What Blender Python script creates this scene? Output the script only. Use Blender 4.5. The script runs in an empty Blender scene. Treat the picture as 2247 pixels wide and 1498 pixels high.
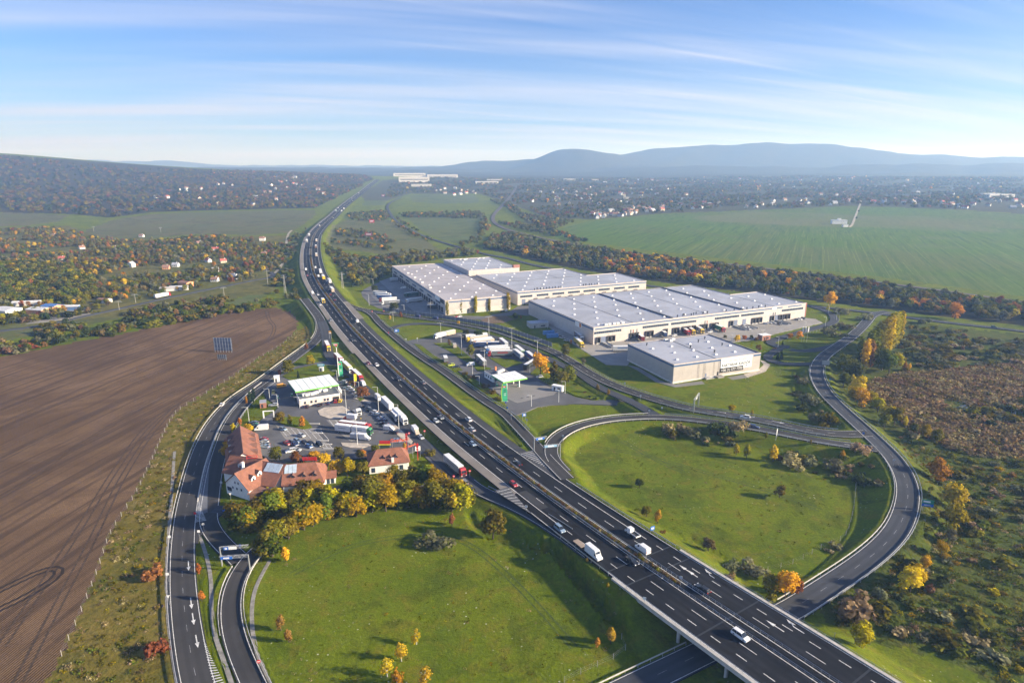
import bpy,math,random
import numpy as np
from mathutils import Vector,Matrix
R = math.radians
rnd = random.Random(7)
sc = bpy.context.scene
COL = sc.collection
# camera, sky, sun, exposure
CAM_H,F_PX,CX,CY,HORIZON = 120.0,1400.0,1123.5,749.0,365.0
PITCH = math.atan((CY - HORIZON) / F_PX)
cam_d = bpy.data.cameras.new('camera')
cam = bpy.data.objects.new('camera',cam_d)
COL.objects.link(cam)
cam_d.sensor_width = 36.0
cam_d.lens = F_PX / 2247.0 * 36.0
cam_d.clip_start = 1.0
cam_d.clip_end = 60000.0
cam.location = (0,0,CAM_H)
cam.rotation_euler = (math.pi / 2 - PITCH,0,0)
sc.camera = cam
SUN_AZ,SUN_EL = 100.0,19.0            # azimuth clockwise from +Y
world = bpy.data.worlds.new('World')
sc.world = world
world.use_nodes = True
wn,wl = world.node_tree.nodes,world.node_tree.links
wn.clear()
def WN(t,**k):
 n = wn.new(t)
 for a,b in k.items():
  setattr(n,a,b)
 return n
def wmath(op,a,b=None,clamp=False):
 n = WN('ShaderNodeMath',operation=op,use_clamp=clamp)
 for i,v in enumerate((a,b)):
  if v is None: continue
  if isinstance(v,(int,float)): n.inputs[i].default_value = v
  else: wl.new(v,n.inputs[i])
 return n.outputs[0]
wout = WN('ShaderNodeOutputWorld')
wbg = WN('ShaderNodeBackground')
sky = WN('ShaderNodeTexSky',sky_type='NISHITA',sun_disc=False)
sky.sun_elevation = R(SUN_EL)
sky.sun_rotation = R(SUN_AZ)
sky.altitude = 100.0
sky.air_density = 1.0
sky.dust_density = 0.12
sky.ozone_density = 4.0
tc = WN('ShaderNodeTexCoord')
sep = WN('ShaderNodeSeparateXYZ')
wl.new(tc.outputs['Generated'],sep.inputs[0])
zc = wmath('ADD',wmath('MAXIMUM',sep.outputs[2],0.0),0.10)
comb = WN('ShaderNodeCombineXYZ')
wl.new(wmath('DIVIDE',sep.outputs[0],zc),comb.inputs[0])
wl.new(wmath('DIVIDE',sep.outputs[1],zc),comb.inputs[1])
def cloud(rot,size,detail,dist,lo,hi,off,rough=.56):
 """streaked noise: size = length along the streak and across it, rot = its heading"""
 mp = WN('ShaderNodeMapping',vector_type='TEXTURE')
 wl.new(comb.outputs[0],mp.inputs[0])
 mp.inputs['Rotation'].default_value = (0,0,R(rot))
 mp.inputs['Scale'].default_value = (*size,1)
 mp.inputs['Location'].default_value = off
 nz = WN('ShaderNodeTexNoise')
 nz.inputs['Scale'].default_value = 1.0
 nz.inputs['Detail'].default_value = detail
 nz.inputs['Roughness'].default_value = rough
 nz.inputs['Distortion'].default_value = dist
 wl.new(mp.outputs[0],nz.inputs['Vector'])
 mr = WN('ShaderNodeMapRange',interpolation_type='SMOOTHSTEP')
 mr.inputs[1].default_value = lo
 mr.inputs[2].default_value = hi
 wl.new(nz.outputs['Fac'],mr.inputs[0])
 return mr.outputs[0]
c1 = cloud(14,(8.0,0.75),6,0.5,0.40,0.66,(3.1,4.2,0))
c2 = cloud(24,(5.0,0.22),7,0.7,0.46,0.74,(8.2,0.4,0),.6)
c3 = cloud(8,(10.0,1.5),3,0.5,0.36,0.60,(2.3,2.9,0))
cl = wmath('ADD',wmath('MULTIPLY',c1,0.50),wmath('MULTIPLY',c2,0.34))
cl = wmath('ADD',wmath('MULTIPLY',cl,wmath('ADD',wmath('MULTIPLY',c3,0.75),0.25)),wmath('MULTIPLY',c3,0.28))
veil = wmath('POWER',wmath('SUBTRACT',1.0,wmath('MINIMUM',wmath('MAXIMUM',sep.outputs[2],0.0),1.0)),19.0)
cl = wmath('ADD',cl,wmath('MULTIPLY',veil,0.40),clamp=True)
tint = WN('ShaderNodeMix',data_type='RGBA',blend_type='MULTIPLY')
tint.inputs['Factor'].default_value = 1.0
wl.new(sky.outputs[0],tint.inputs[6])
tint.inputs[7].default_value = (0.52,0.70,1.06,1)
mixc = WN('ShaderNodeMix',data_type='RGBA')
wl.new(cl,mixc.inputs['Factor'])
wl.new(tint.outputs[2],mixc.inputs[6])
mixc.inputs[7].default_value = (4.5,4.75,5.9,1)
wl.new(mixc.outputs[2],wbg.inputs[0])
wbg.inputs[1].default_value = 0.062
wl.new(wbg.outputs[0],wout.inputs[0])
sun_d = bpy.data.lights.new('sun','SUN')
sun = bpy.data.objects.new('sun',sun_d)
COL.objects.link(sun)
sun_d.energy = 4.7
sun_d.angle = R(1.8)
sun_d.color = (1.0,0.90,0.74)
sdir = Vector((math.sin(R(SUN_AZ)) * math.cos(R(SUN_EL)),math.cos(R(SUN_AZ)) * math.cos(R(SUN_EL)),math.sin(R(SUN_EL))))
sun.rotation_euler = sdir.to_track_quat('Z','Y').to_euler()
sun.location = (200,100,300)
vs = sc.view_settings
vs.view_transform = 'Standard'
vs.look = 'None'
vs.gamma = 1.0
vs.use_curve_mapping = False
vs.exposure = 1.42
cy_ = sc.cycles
cy_.use_denoising = True
cy_.max_bounces = 5
cy_.diffuse_bounces = 2
cy_.glossy_bounces = 2
cy_.transmission_bounces = 3
cy_.transparent_max_bounces = 6
cy_.volume_bounces = 1
cy_.caustics_reflective = False
cy_.caustics_refractive = False
cy_.use_adaptive_sampling = True
cy_.adaptive_threshold = 0.02
# terrain maths
def sstep(a,b,x):
 t = np.clip((x - a) / (b - a),0,1)
 return t * t * (3 - 2 * t)
def bump(x,y,cx,cy,rx,ry,h,rot=0.0):
 c,s = math.cos(rot),math.sin(rot)
 dx,dy = x - cx,y - cy
 u,v = (dx * c + dy * s) / rx,(-dx * s + dy * c) / ry
 return h * np.exp(-(u * u + v * v))
def wob(x,y):
 return (np.sin(x * .0021 + 1.3) * np.cos(y * .0017 + .4) + .6 * np.sin(x * .0047 + y * .0039 + 2.1)
   + .35 * np.sin(x * .011 - y * .009))
def base(x,y):
 x = np.asarray(x,float); y = np.asarray(y,float)
 d = np.hypot(x,y)
 rise = 0.017 * (np.clip(d,1500,7000) - 1500)
 z = rise
 z = z + wob(x,y) * 3.0 * sstep(1500,3200,d)
 z = z + bump(x,y,-3300,3050,1500,700,128,R(-6)) + bump(x,y,-1500,3700,1000,620,40,R(-8))
 z = z + bump(x,y,-2300,3200,800,600,45,R(-8))
 z = z + bump(x,y,1250,1750,900,420,13,R(8))
 z = z + bump(x,y,1900,7300,1300,620,205,R(4)) + bump(x,y,3300,7100,1000,640,155,R(-6))
 z = z + bump(x,y,560,6600,430,500,130,R(0)) + bump(x,y,-150,7400,620,500,72) + bump(x,y,4600,7400,1600,700,95)
 z = z + bump(x,y,900,6500,500,400,60) + bump(x,y,6800,7000,1900,800,95)
 z = z + bump(x,y,1500,5700,700,330,38,R(10)) + bump(x,y,3300,5600,1100,300,52,R(-5)) + bump(x,y,5200,5600,1200,350,40)
 fw = sstep(4800,6300,d)
 z = z + fw * (9 * np.sin(x * .0043 + y * .0031) * np.cos(y * .0052 - x * .002) + 6 * np.sin(x * .0097 - y * .0071 + 1.0) + 3 * np.sin(x * .021 + 2 * np.sin(y * .013)))
 z = z + bump(x,y,-7600,11800,700,700,130) + bump(x,y,-6200,11800,800,700,110) + bump(x,y,-3600,12500,2600,900,40)
 return z
def ray(px,py):
 u,v = (px - CX) / F_PX,-(py - CY) / F_PX
 return u,math.cos(PITCH) + v * math.sin(PITCH),-math.sin(PITCH) + v * math.cos(PITCH)
def W(px,py,z=0.0):
 """ground point at absolute height z that the photo shows at (px, py)"""
 d = ray(px,py)
 t = (z - CAM_H) / d[2]
 return (d[0] * t,d[1] * t,z)
TT_ = np.geomspace(60.0,16000.0,700)
def P(px,py,dz=0.0):
 """the same on the terrain, dz above it"""
 d = ray(px,py)
 T = TT_
 for _ in range(3):
  f = CAM_H + d[2] * T - base(d[0] * T,d[1] * T) - dz <= 0
  k = int(np.argmax(f)) if f.any() else len(T) - 1
  T = np.linspace(T[max(k - 1,0)],T[k],24)
 t = float(T[-1]) if not f.any() else float(T[12])
 return (d[0] * t,d[1] * t,CAM_H + d[2] * t)
def pix(x,y,z):
 dz = z - CAM_H
 dep = y * math.cos(PITCH) - dz * math.sin(PITCH)
 up = y * math.sin(PITCH) + dz * math.cos(PITCH)
 return CX + F_PX * x / dep,CY - F_PX * up / dep
# object helpers
def tag(o,label=None,cat=None,group=None,kind=None):
 if label: o['label'] = label
 if cat: o['category'] = cat
 if group: o['group'] = group
 if kind: o['kind'] = kind
 return o
def empty(name,loc,rz=0.0):
 o = bpy.data.objects.new(name,None)
 o.empty_display_size = 0.5
 COL.objects.link(o)
 o.location = loc
 o.rotation_euler = (0,0,rz)
 return o
class MB:
 def __init__(s): s.v = []; s.f = []; s.m = []
 def quad(s,a,b,c,d,m=0):
  n = len(s.v); s.v += [a,b,c,d]; s.f.append((n,n+1,n+2,n+3)); s.m.append(m); return s
 def poly(s,pts,m=0):
  n = len(s.v); s.v += list(pts); s.f.append(tuple(range(n,n+len(pts)))); s.m.append(m); return s
 def box(s,x0,x1,y0,y1,z0,z1,m=0,tap=0.0):
  n = len(s.v)
  t = tap
  s.v += [(x0,y0,z0),(x1,y0,z0),(x1,y1,z0),(x0,y1,z0),(x0+t,y0+t,z1),(x1-t,y0+t,z1),(x1-t,y1-t,z1),(x0+t,y1-t,z1)]
  for q in ((3,2,1,0),(4,5,6,7),(0,1,5,4),(1,2,6,5),(2,3,7,6),(3,0,4,7)):
   s.f.append(tuple(n+i for i in q)); s.m.append(m)
  return s
 def hexa(s,b,t,m=0):
  """bottom and top quads, counter-clockwise"""
  n = len(s.v); s.v += list(b) + list(t)
  for q in ((3,2,1,0),(4,5,6,7),(0,1,5,4),(1,2,6,5),(2,3,7,6),(3,0,4,7)):
   s.f.append(tuple(n+i for i in q)); s.m.append(m)
  return s
 def bar(s,a,b,r,m=0,n=6,r2=None):
  a,b = Vector(a),Vector(b)
  d = (b - a)
  if d.length < 1e-6: return s
  d.normalize()
  u = d.cross(Vector((0,0,1)) if abs(d.z) < .9 else Vector((1,0,0))).normalized()
  w = d.cross(u)
  r2 = r if r2 is None else r2
  k = len(s.v)
  for c,rr in ((a,r),(b,r2)):
   for i in range(n):
    t = 2 * math.pi * i / n
    p = c + u * (math.cos(t) * rr) + w * (math.sin(t) * rr)
    s.v.append(tuple(p))
  for i in range(n):
   j = (i + 1) % n
   s.f.append((k+j,k+i,k+n+i,k+n+j)); s.m.append(m)
  s.f.append(tuple(k+i for i in range(n))); s.m.append(m)
  s.f.append(tuple(k+n+i for i in reversed(range(n)))); s.m.append(m)
  return s
 def prism(s,pts,z0,z1,m=0,mt=None):
  """flat outline (counter-clockwise) extruded upwards"""
  n = len(s.v); k = len(pts)
  s.v += [(p[0],p[1],z0) for p in pts] + [(p[0],p[1],z1) for p in pts]
  for i in range(k):
   j = (i + 1) % k
   s.f.append((n+i,n+j,n+k+j,n+k+i)); s.m.append(m)
  s.f.append(tuple(n+k+i for i in range(k))); s.m.append(m if mt is None else mt)
  s.f.append(tuple(n+i for i in reversed(range(k)))); s.m.append(m)
  return s
 def mesh(s,name,mats):
  me = bpy.data.meshes.new(name)
  me.from_pydata([tuple(v) for v in s.v],[],s.f)
  for m in mats: me.materials.append(m)
  if len(mats) > 1: me.polygons.foreach_set('material_index',s.m)
  me.update()
  return me
 def build(s,name,mats,parent=None,loc=None,rz=0.0,smooth=False):
  if not isinstance(mats,(list,tuple)): mats = [mats]
  me = s.mesh(name,mats)
  if smooth: me.polygons.foreach_set('use_smooth',[True] * len(me.polygons))
  return link(name,me,parent,loc,rz)
def link(name,me,parent=None,loc=None,rz=0.0):
 o = bpy.data.objects.new(name,me)
 COL.objects.link(o)
 if parent is not None: o.parent = parent
 if loc is not None: o.location = loc
 if rz: o.rotation_euler = (0,0,rz)
 return o
def copy_tree(o,parent=None,mats=None):
 c = o.copy(); COL.objects.link(c); c.parent = parent
 for ch in o.children: copy_tree(ch,c)
 return c
# materials
MATS = {}
def newmat(name):
 m = bpy.data.materials.new(name); m.use_nodes = True
 nt = m.node_tree; nt.nodes.clear()
 out = nt.nodes.new('ShaderNodeOutputMaterial')
 return m,nt,out
class NT:
 """short hand for building node trees"""
 def __init__(s,name):
  s.m,s.t,s.out = newmat(name); s.n = s.t.nodes; s.l = s.t.links
 def node(s,t,**k):
  n = s.n.new(t)
  for a,b in k.items(): setattr(n,a,b)
  return n
 def put(s,sock,v):
  if isinstance(v,(int,float)): sock.default_value = v
  elif isinstance(v,tuple): sock.default_value = v if len(v) == 4 or sock.type == 'VECTOR' else (*v,1)
  else: s.l.new(v,sock)
 def pos(s,scale=(1,1,1),rot=0.0,kind='P'):
  if kind == 'P': o = s.node('ShaderNodeNewGeometry').outputs['Position']
  else: o = s.node('ShaderNodeTexCoord').outputs['Object']
  mp = s.node('ShaderNodeMapping',vector_type='TEXTURE'); s.l.new(o,mp.inputs[0])
  mp.inputs['Scale'].default_value = tuple(1.0 / q for q in scale); mp.inputs['Rotation'].default_value = (0,0,rot)
  return mp.outputs[0]
 def noise(s,vec,scale,detail=4,rough=.55,dist=0.0,fac=True):
  n = s.node('ShaderNodeTexNoise'); s.l.new(vec,n.inputs['Vector'])
  n.inputs['Scale'].default_value = scale; n.inputs['Detail'].default_value = detail
  n.inputs['Roughness'].default_value = rough; n.inputs['Distortion'].default_value = dist
  return n.outputs['Fac'] if fac else n.outputs['Color']
 def rng(s,v,a,b,c=0.0,d=1.0,smooth=True):
  n = s.node('ShaderNodeMapRange',interpolation_type='SMOOTHSTEP' if smooth else 'LINEAR')
  s.put(n.inputs[0],v)
  for i,q in enumerate((a,b,c,d)): n.inputs[i+1].default_value = q
  return n.outputs[0]
 def mix(s,f,a,b,blend='MIX'):
  n = s.node('ShaderNodeMix',data_type='RGBA',blend_type=blend)
  s.put(n.inputs['Factor'],f); s.put(n.inputs[6],a); s.put(n.inputs[7],b)
  return n.outputs[2]
 def math(s,op,a,b=0.0,clamp=False):
  n = s.node('ShaderNodeMath',operation=op,use_clamp=clamp)
  s.put(n.inputs[0],a); s.put(n.inputs[1],b)
  return n.outputs[0]
 def bump(s,h,dist,strength=1.0):
  n = s.node('ShaderNodeBump'); s.put(n.inputs['Height'],h)
  n.inputs['Distance'].default_value = dist; n.inputs['Strength'].default_value = strength
  return n.outputs[0]
 def principled(s,col,rough=.8,metal=0.0,normal=None,spec=.3):
  p = s.node('ShaderNodeBsdfPrincipled')
  s.put(p.inputs['Base Color'],col); s.put(p.inputs['Roughness'],rough)
  p.inputs['Metallic'].default_value = metal; p.inputs['Specular IOR Level'].default_value = spec
  if normal is not None: s.l.new(normal,p.inputs['Normal'])
  s.l.new(p.outputs[0],s.out.inputs[0])
  return p
def flat(name,col,rough=.6,metal=0.0,var=.12,scale=.7,spec=.3):
 """plain surface with a little wear"""
 if name in MATS: return MATS[name]
 t = NT(name)
 v = t.pos()
 n1 = t.noise(v,scale,5)
 lo = tuple(c * (1 - var) for c in col); hi = tuple(min(1,c * (1 + var)) for c in col)
 t.principled(t.mix(t.rng(n1,.3,.7),lo,hi),rough,metal,spec=spec)
 MATS[name] = t.m
 return t.m
def grassy(name,cols,fine=1.2,coarse=.03,bumpd=.25,dots=None,streak=None):
 """ground cover: three colours mixed in patches, tufted relief"""
 t = NT(name)
 v = t.pos()
 big = t.noise(v,coarse,5,.6,.6)
 mid = t.noise(v,coarse * 7,5,.65,.4)
 fin = t.noise(v,fine,4,.7)
 c = t.mix(t.rng(big,.38,.62),cols[0],cols[1])
 c = t.mix(t.rng(mid,.46,.70,0,.85),c,cols[2])
 blot = t.noise(v,coarse * 2.6,6,.7,1.2)
 c = t.mix(t.rng(blot,.48,.62,0,.62),c,tuple(q * .55 for q in cols[0]))
 tuf = t.noise(v,fine * .35,5,.75)
 c = t.mix(t.rng(tuf,.5,.72,0,.6),c,tuple(min(1,q * 1.45) for q in cols[1]))
 if streak:
  vs_ = t.pos(streak[0],streak[1])
  st = t.noise(vs_,1.0,4,.6,.3)
  c = t.mix(t.rng(st,.45,.7,0,streak[3]),c,streak[2])
 c = t.mix(t.rng(fin,.34,.66,0,.45,False),c,tuple(q * .35 for q in cols[0]))
 if dots:
  vo = t.node('ShaderNodeTexVoronoi'); t.l.new(v,vo.inputs['Vector']); vo.inputs['Scale'].default_value = .55
  pm = t.rng(t.noise(v,.045,3),.5,.66)
  dm = t.math('MULTIPLY',t.rng(vo.outputs['Distance'],.10,.16,1,0),pm)
  c = t.mix(dm,c,dots)
 h = t.math('ADD',t.math('MULTIPLY',fin,1.0),t.math('MULTIPLY',mid,.8))
 t.principled(c,.95,0,t.bump(h,bumpd,1.0),spec=.1)
 MATS[name] = t.m
 return t.m
def asphalt(name,col,patch=.18,streaky=0.0,light=None):
 t = NT(name)
 v = t.pos()
 b = t.noise(v,.05,5,.6,.5)
 f = t.noise(v,3.0,3,.7)
 m_ = t.noise(v,.45,4,.6)
 c = t.mix(t.rng(b,.35,.65),tuple(q * (1 - patch) for q in col),tuple(q * (1 + patch) for q in col))
 c = t.mix(t.rng(m_,.52,.75,0,.35),c,tuple(q * .72 for q in col))
 c = t.mix(t.rng(f,.3,.7,0,.3,False),c,tuple(q * 1.35 for q in col))
 if streaky:
  st = t.noise(t.pos((.55,.018,1),R(30)),1.0,4,.6,.3)
  c = t.mix(t.rng(st,.45,.7,0,streaky),c,tuple(q * .62 for q in col))
  st2 = t.noise(t.pos((.3,.05,1),R(30)),1.0,3,.6,.3)
  c = t.mix(t.rng(st2,.58,.7,0,streaky * .8),c,tuple(q * 1.5 for q in col))
 if light is not None:
  at = t.node('ShaderNodeAttribute',attribute_name='cross')
  w = t.node('ShaderNodeTexWave',wave_type='BANDS',bands_direction='X')
  w.inputs['Scale'].default_value = light[0]; w.inputs['Distortion'].default_value = 0.0
  cm = t.node('ShaderNodeCombineXYZ'); t.l.new(at.outputs['Fac'],cm.inputs[0]); t.l.new(cm.outputs[0],w.inputs['Vector'])
  c = t.mix(t.math('MULTIPLY',t.rng(w.outputs['Fac'],.2,.9),light[1]),c,tuple(q * light[2] for q in col))
 t.principled(c,.9,0,t.bump(f,.02,.4),spec=.12)
 MATS[name] = t.m
 return t.m
M_FADED = flat('faded_paint',(.24,.245,.25),.8,var=.4,scale=1.2)
M_PAINT = flat('road_paint',(.62,.62,.60),.7,var=.28,scale=1.6)
M_ASPH = asphalt('motorway_asphalt',(.017,.018,.022),.34,.7,light=(.135,.5,.70))
M_ROAD = asphalt('road_asphalt',(.052,.050,.050),light=(.14,.4,.75))
M_ROADL = asphalt('worn_road_asphalt',(.060,.064,.074),.15,light=(.13,.5,.74))
M_LOT = asphalt('lot_asphalt',(.105,.105,.110),.2)
M_CONC = asphalt('concrete_paving',(.27,.255,.235),.14)
M_SHOULDER = asphalt('pale_shoulder',(.20,.18,.16),.15)
M_STEEL = flat('galvanised_steel',(.40,.42,.44),.45,.6)
M_WHITE = flat('white_paint',(.78,.78,.77),.5)
M_DARK = flat('dark_trim',(.03,.032,.036),.5)
M_KERB = flat('kerb_stone',(.38,.37,.35),.8)
M_POST = flat('white_post',(.70,.70,.68),.6)
M_BARRIER = flat('concrete_barrier',(.50,.48,.44),.8)
# road centre lines
def catmull(pts,n=10):
 pts = [np.array(p,float) for p in pts]
 out = []
 for i in range(len(pts) - 1):
  p0 = pts[i-1] if i > 0 else 2 * pts[0] - pts[1]
  p1,p2 = pts[i],pts[i+1]
  p3 = pts[i+2] if i + 2 < len(pts) else 2 * pts[-1] - pts[-2]
  for k in range(n):
   t = k / n
   out.append(.5 * (2*p1 + (p2-p0)*t + (2*p0-5*p1+4*p2-p3)*t*t + (3*p1-p0-3*p2+p3)*t**3))
 out.append(pts[-1])
 return np.array(out)
def resample(c,step):
 d = np.r_[0,np.cumsum(np.hypot(np.diff(c[:,0]),np.diff(c[:,1])))]
 n = max(2,int(d[-1] / step) + 1)
 s = np.linspace(0,d[-1],n)
 return np.c_[np.interp(s,d,c[:,0]),np.interp(s,d,c[:,1]),np.interp(s,d,c[:,2])]
def smooth(c,sig,step):
 k = int(3 * sig / step)
 if k < 1: return c
 w = np.exp(-.5 * (np.arange(-k,k+1) * step / sig) ** 2); w /= w.sum()
 out = c.copy()
 for j in range(3):
  a = np.r_[2*c[0,j] - c[k:0:-1,j],c[:,j],2*c[-1,j] - c[-2:-k-2:-1,j]]
  out[:,j] = np.convolve(a,w,'valid')
 return out
class Road:
 def __init__(s,pts,width,sig=6.0,step=2.5,world=False,terrain=True,gap=None):
  w = [p if world else P(*p) for p in pts]
  c = resample(catmull(w),step)
  s.c = smooth(c,sig,step) if len(c) > 6 else c
  s.hw = width / 2 if not isinstance(width,tuple) else None
  s.lo,s.hi = (width if isinstance(width,tuple) else (-width / 2,width / 2))
  t = np.gradient(s.c[:,:2],axis=0); t /= np.maximum(np.hypot(t[:,0],t[:,1])[:,None],1e-9)
  s.t = t
  s.n = np.c_[-t[:,1],t[:,0]]           # left hand normal
  s.s = np.r_[0,np.cumsum(np.hypot(np.diff(s.c[:,0]),np.diff(s.c[:,1])))]
  s.L = s.s[-1]
  s.terrain,s.gap = terrain,gap
 def at(s,d,off=0.0,dz=0.0):
  d = min(max(d,0),s.L)
  i = np.interp(d,s.s,np.arange(len(s.s)))
  a = int(min(i,len(s.s) - 2)); f = i - a
  c = s.c[a] * (1-f) + s.c[a+1] * f; n = s.n[a] * (1-f) + s.n[a+1] * f
  return (c[0] + n[0]*off,c[1] + n[1]*off,c[2] + dz)
 def head(s,d):
  i = int(np.interp(min(max(d,0),s.L),s.s,np.arange(len(s.s))))
  return math.atan2(s.t[i,1],s.t[i,0])
 def near(s,x,y):
  return float(s.s[np.argmin((s.c[:,0]-x)**2 + (s.c[:,1]-y)**2)])
 def sp(s,px,py,z=0.0):
  q = P(px,py,z)
  return s.near(q[0],q[1])
def strip(road,o0,o1,dz,mat,name,parent=None,s0=0.0,s1=None,skirt=0.0,taper=None,step=1):
 """surface strip along a road between two side offsets"""
 s1 = road.L if s1 is None else s1
 idx = [i for i in range(0,len(road.s),step) if s0 <= road.s[i] <= s1]
 if len(idx) < 2: return None
 v,f,cr = [],[],[]
 for k,i in enumerate(idx):
  a,b = o0,o1
  if taper:
   u = (road.s[i] - s0) / max(1e-6,s1 - s0)
   a = o0[0] + (o0[1]-o0[0]) * u if isinstance(o0,tuple) else o0
   b = o1[0] + (o1[1]-o1[0]) * u if isinstance(o1,tuple) else o1
  c,n = road.c[i],road.n[i]
  row = [(a,dz),(b,dz)]
  if skirt: row = [(a,dz - skirt)] + row + [(b,dz - skirt)]
  for o,h in row:
   v.append((c[0] + n[0]*o,c[1] + n[1]*o,c[2] + h)); cr.append(o)
 w = 4 if skirt else 2
 for k in range(len(idx) - 1):
  for j in range(w - 1):
   f.append((k*w+j+1,k*w+j,(k+1)*w+j,(k+1)*w+j+1))
 me = bpy.data.meshes.new(name)
 me.from_pydata(v,[],f)
 at = me.attributes.new('cross','FLOAT','POINT'); at.data.foreach_set('value',cr)
 me.materials.append(mat)
 o = link(name,me,parent)
 return o
def dashes(road,off,w,on,gap,name,parent,s0=0.0,s1=None,dz=.03,mat=None):
 s1 = road.L if s1 is None else s1
 mb = MB(); d = s0
 while d < s1:
  e = min(d + on,s1)
  n = max(1,int((e - d) / 4))
  for k in range(n):
   a,b = d + (e-d)*k/n,d + (e-d)*(k+1)/n
   mb.quad(road.at(a,off - w/2,dz),road.at(b,off - w/2,dz),road.at(b,off + w/2,dz),road.at(a,off + w/2,dz))
  d += on + gap
 mb.f = [(q[0],q[1],q[2],q[3]) for q in mb.f]
 return mb.build(name,mat or M_PAINT,parent)
def hatch(road,oa,ob,s0,s1,every,name,parent,dz=.034,w=.3,slant=2.0):
 """striped wedge: bars between two offsets that close towards s1"""
 mb = MB(); d = s0
 while d < s1:
  u = (d - s0) / (s1 - s0)
  a = oa[0] + (oa[1]-oa[0])*u; b = ob[0] + (ob[1]-ob[0])*u
  if abs(b - a) > .25:
   mb.quad(road.at(d,a,dz),road.at(d + w,a,dz),road.at(d + w + slant*(1-u),b,dz),road.at(d + slant*(1-u),b,dz))
  d += every
 return mb.build(name,M_PAINT,parent)
def arrow(name,p,h,kind,parent,L=5.0,dz=.035):
 """painted arrow, straight or turning"""
 mb = MB()
 x,y,z = p
 c,s_ = math.cos(h),math.sin(h)
 T = lambda a,b: (x + a*c - b*s_,y + a*s_ + b*c,z + dz)
 mb.quad(T(-L/2,-.14),T(L*.12,-.14),T(L*.12,.14),T(-L/2,.14))
 if kind == 'straight':
  mb.poly([T(L*.12,-.55),T(L/2,0),T(L*.12,.55)])
 else:
  sg = 1 if kind == 'left' else -1
  mb.quad(T(L*.12,-.14),T(L*.30,sg*.75 - .14),T(L*.30,sg*.75 + .14),T(L*.12,.14))
  mb.poly([T(L*.12,sg*1.0),T(L*.55,sg*1.1),T(L*.34,sg*.2)])
 return mb.build(name,M_PAINT,parent)
MW_PTS = [(2380,1880,7.5),(1950,1590,7.5),(1674.8,1403,7.4),(1488.9,1286,6.6),(1399,1221,5.6),(1321.4,1166.7,4.8),(1243.6,1114,4),(1159.8,1053,3.2),(1084,996,2.6),
   (1021.5,949,2.2),(946.7,884,1.8),(900,844,1.6),(835.2,782.8,1.5),(773.8,721.4,2.5),(738.8,677,4),(704.1,630.8,6),(690.0,605,7),
   (684.0,582,7.5),(681.5,560,7.5),(682.5,540,7),(688,518,6),(700,501,5),(715,487,4),(731,473.5,3),(748,457,3),(769,440,3),(793,422,3),(813,406,3),(829,394,3)]
MW = Road(MW_PTS,(-13.2,13.2),sig=22.0,step=3.0)
br0,br1 = MW.near(*W(1800,1490,7.4)[:2]),MW.near(*W(1452,1262,6.4)[:2])
MW.gap = (br0,br1)
RD = {}
RD['outer'] = Road([(668,655,6.6),(689,681,5.0),(702,700,3.4),(706,718,2.2),(700,738,1.2),(682,757,.7),(652,779,.5),(615,807,.4),(570,841,.3),(530,867,.3),(500,893,.3),(470,930,.3),(447,975,.3),(431,1020,.3),
     (419,1070,.3),(409,1115,.3),(403,1165,.3),(400,1220,.3),(401,1280,.3),(407,1350,.3),(419,1430,.3),(437,1510,.3),(480,1640,.3)],7.6)
RD['inner'] = Road([(598,833,.26),(562,862,.26),(527,897,.26),(503,935,.26),(487,978,.26),(474,1022,.26),(466,1066,.26),(461,1105,.26),(457,1142,.26),(470,1170,.26),(492,1196,.26),(512,1214,.26),(528,1230,.26)],6.6,sig=3)
RD['link'] = Road([(470,1125,.28),(446,1146,.28),(424,1165,.28),(411,1195,.28)],6.2,sig=2)
RD['ramp'] = Road([(1016,1066,.6),(960,1068,.5),(860,1082,.4),(760,1105,.34),(660,1145,.34),(600,1178,.34),(560,1208,.34),(537,1237,.34),(517,1270,.34),(507,1305,.34),(505,1345,.34),(511,1386,.34),(525,1430,.34),(548,1482,.34),(590,1570,.34)],6.0)
RD['backlane'] = Road([(838,1047,.3),(800,1056,.3),(750,1068,.3),(710,1082,.3),(640,1108,.3),(560,1120,.3),(500,1118,.32),(470,1116,.32)],5.0)
RD['truck'] = Road([(706,705,3.2),(713,722,2.0),(716,742,1.2),(719,768,.6),(729,789,.34),(747,808,.3),(772,830,.3),(800,853,.3),(849,896,.3),(900,948,.3),(969,1009,.4),(1021,1051,.7),(1052,1077,1.2),(1100,1095,1.8),(1154,1120,2.7),(1199,1146,3.5),(1250,1179,4.3),(1300,1216,5.0)],6.6)
RD['upper'] = Road([(706,612,6.6),(718,628,6.0),(731,643,5.2),(745,656,4.2),(758,666,3.0),(776,674,2.0),(815,682.5,1.2),(860,688.6,1),(913,695.5,1),(976,704,1),(1029,713,1),(1083,723.5,1),(1130,739,1),(1180,757,1),(1218,772,1.1),(1255,793,1.3),
     (1289,815,1.6),(1337,840,2),(1390,860,2.4),(1444,877,2.9),(1497,892,3.4),(1550,902,3.8),(1630,914,4.2),(1710,929,4.4),(1780,945,4.5),(1850,953,4.5),(1905,950,4.5)],7.4)
RD['lower'] = Road([(1238,1034,3.5),(1216,1012,3.2),(1207,992,3.0),(1211,973,3),(1230,953,3),(1270,934,3),(1337,920,3),(1417,914.5,3.2),(1484,916,3.4),(1550,923,3.8),(1630,934,4.1),(1710,949,4.3),(1810,969,4.4),(1870,976,4.5),(1925,985,4.5)],6.2)
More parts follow.
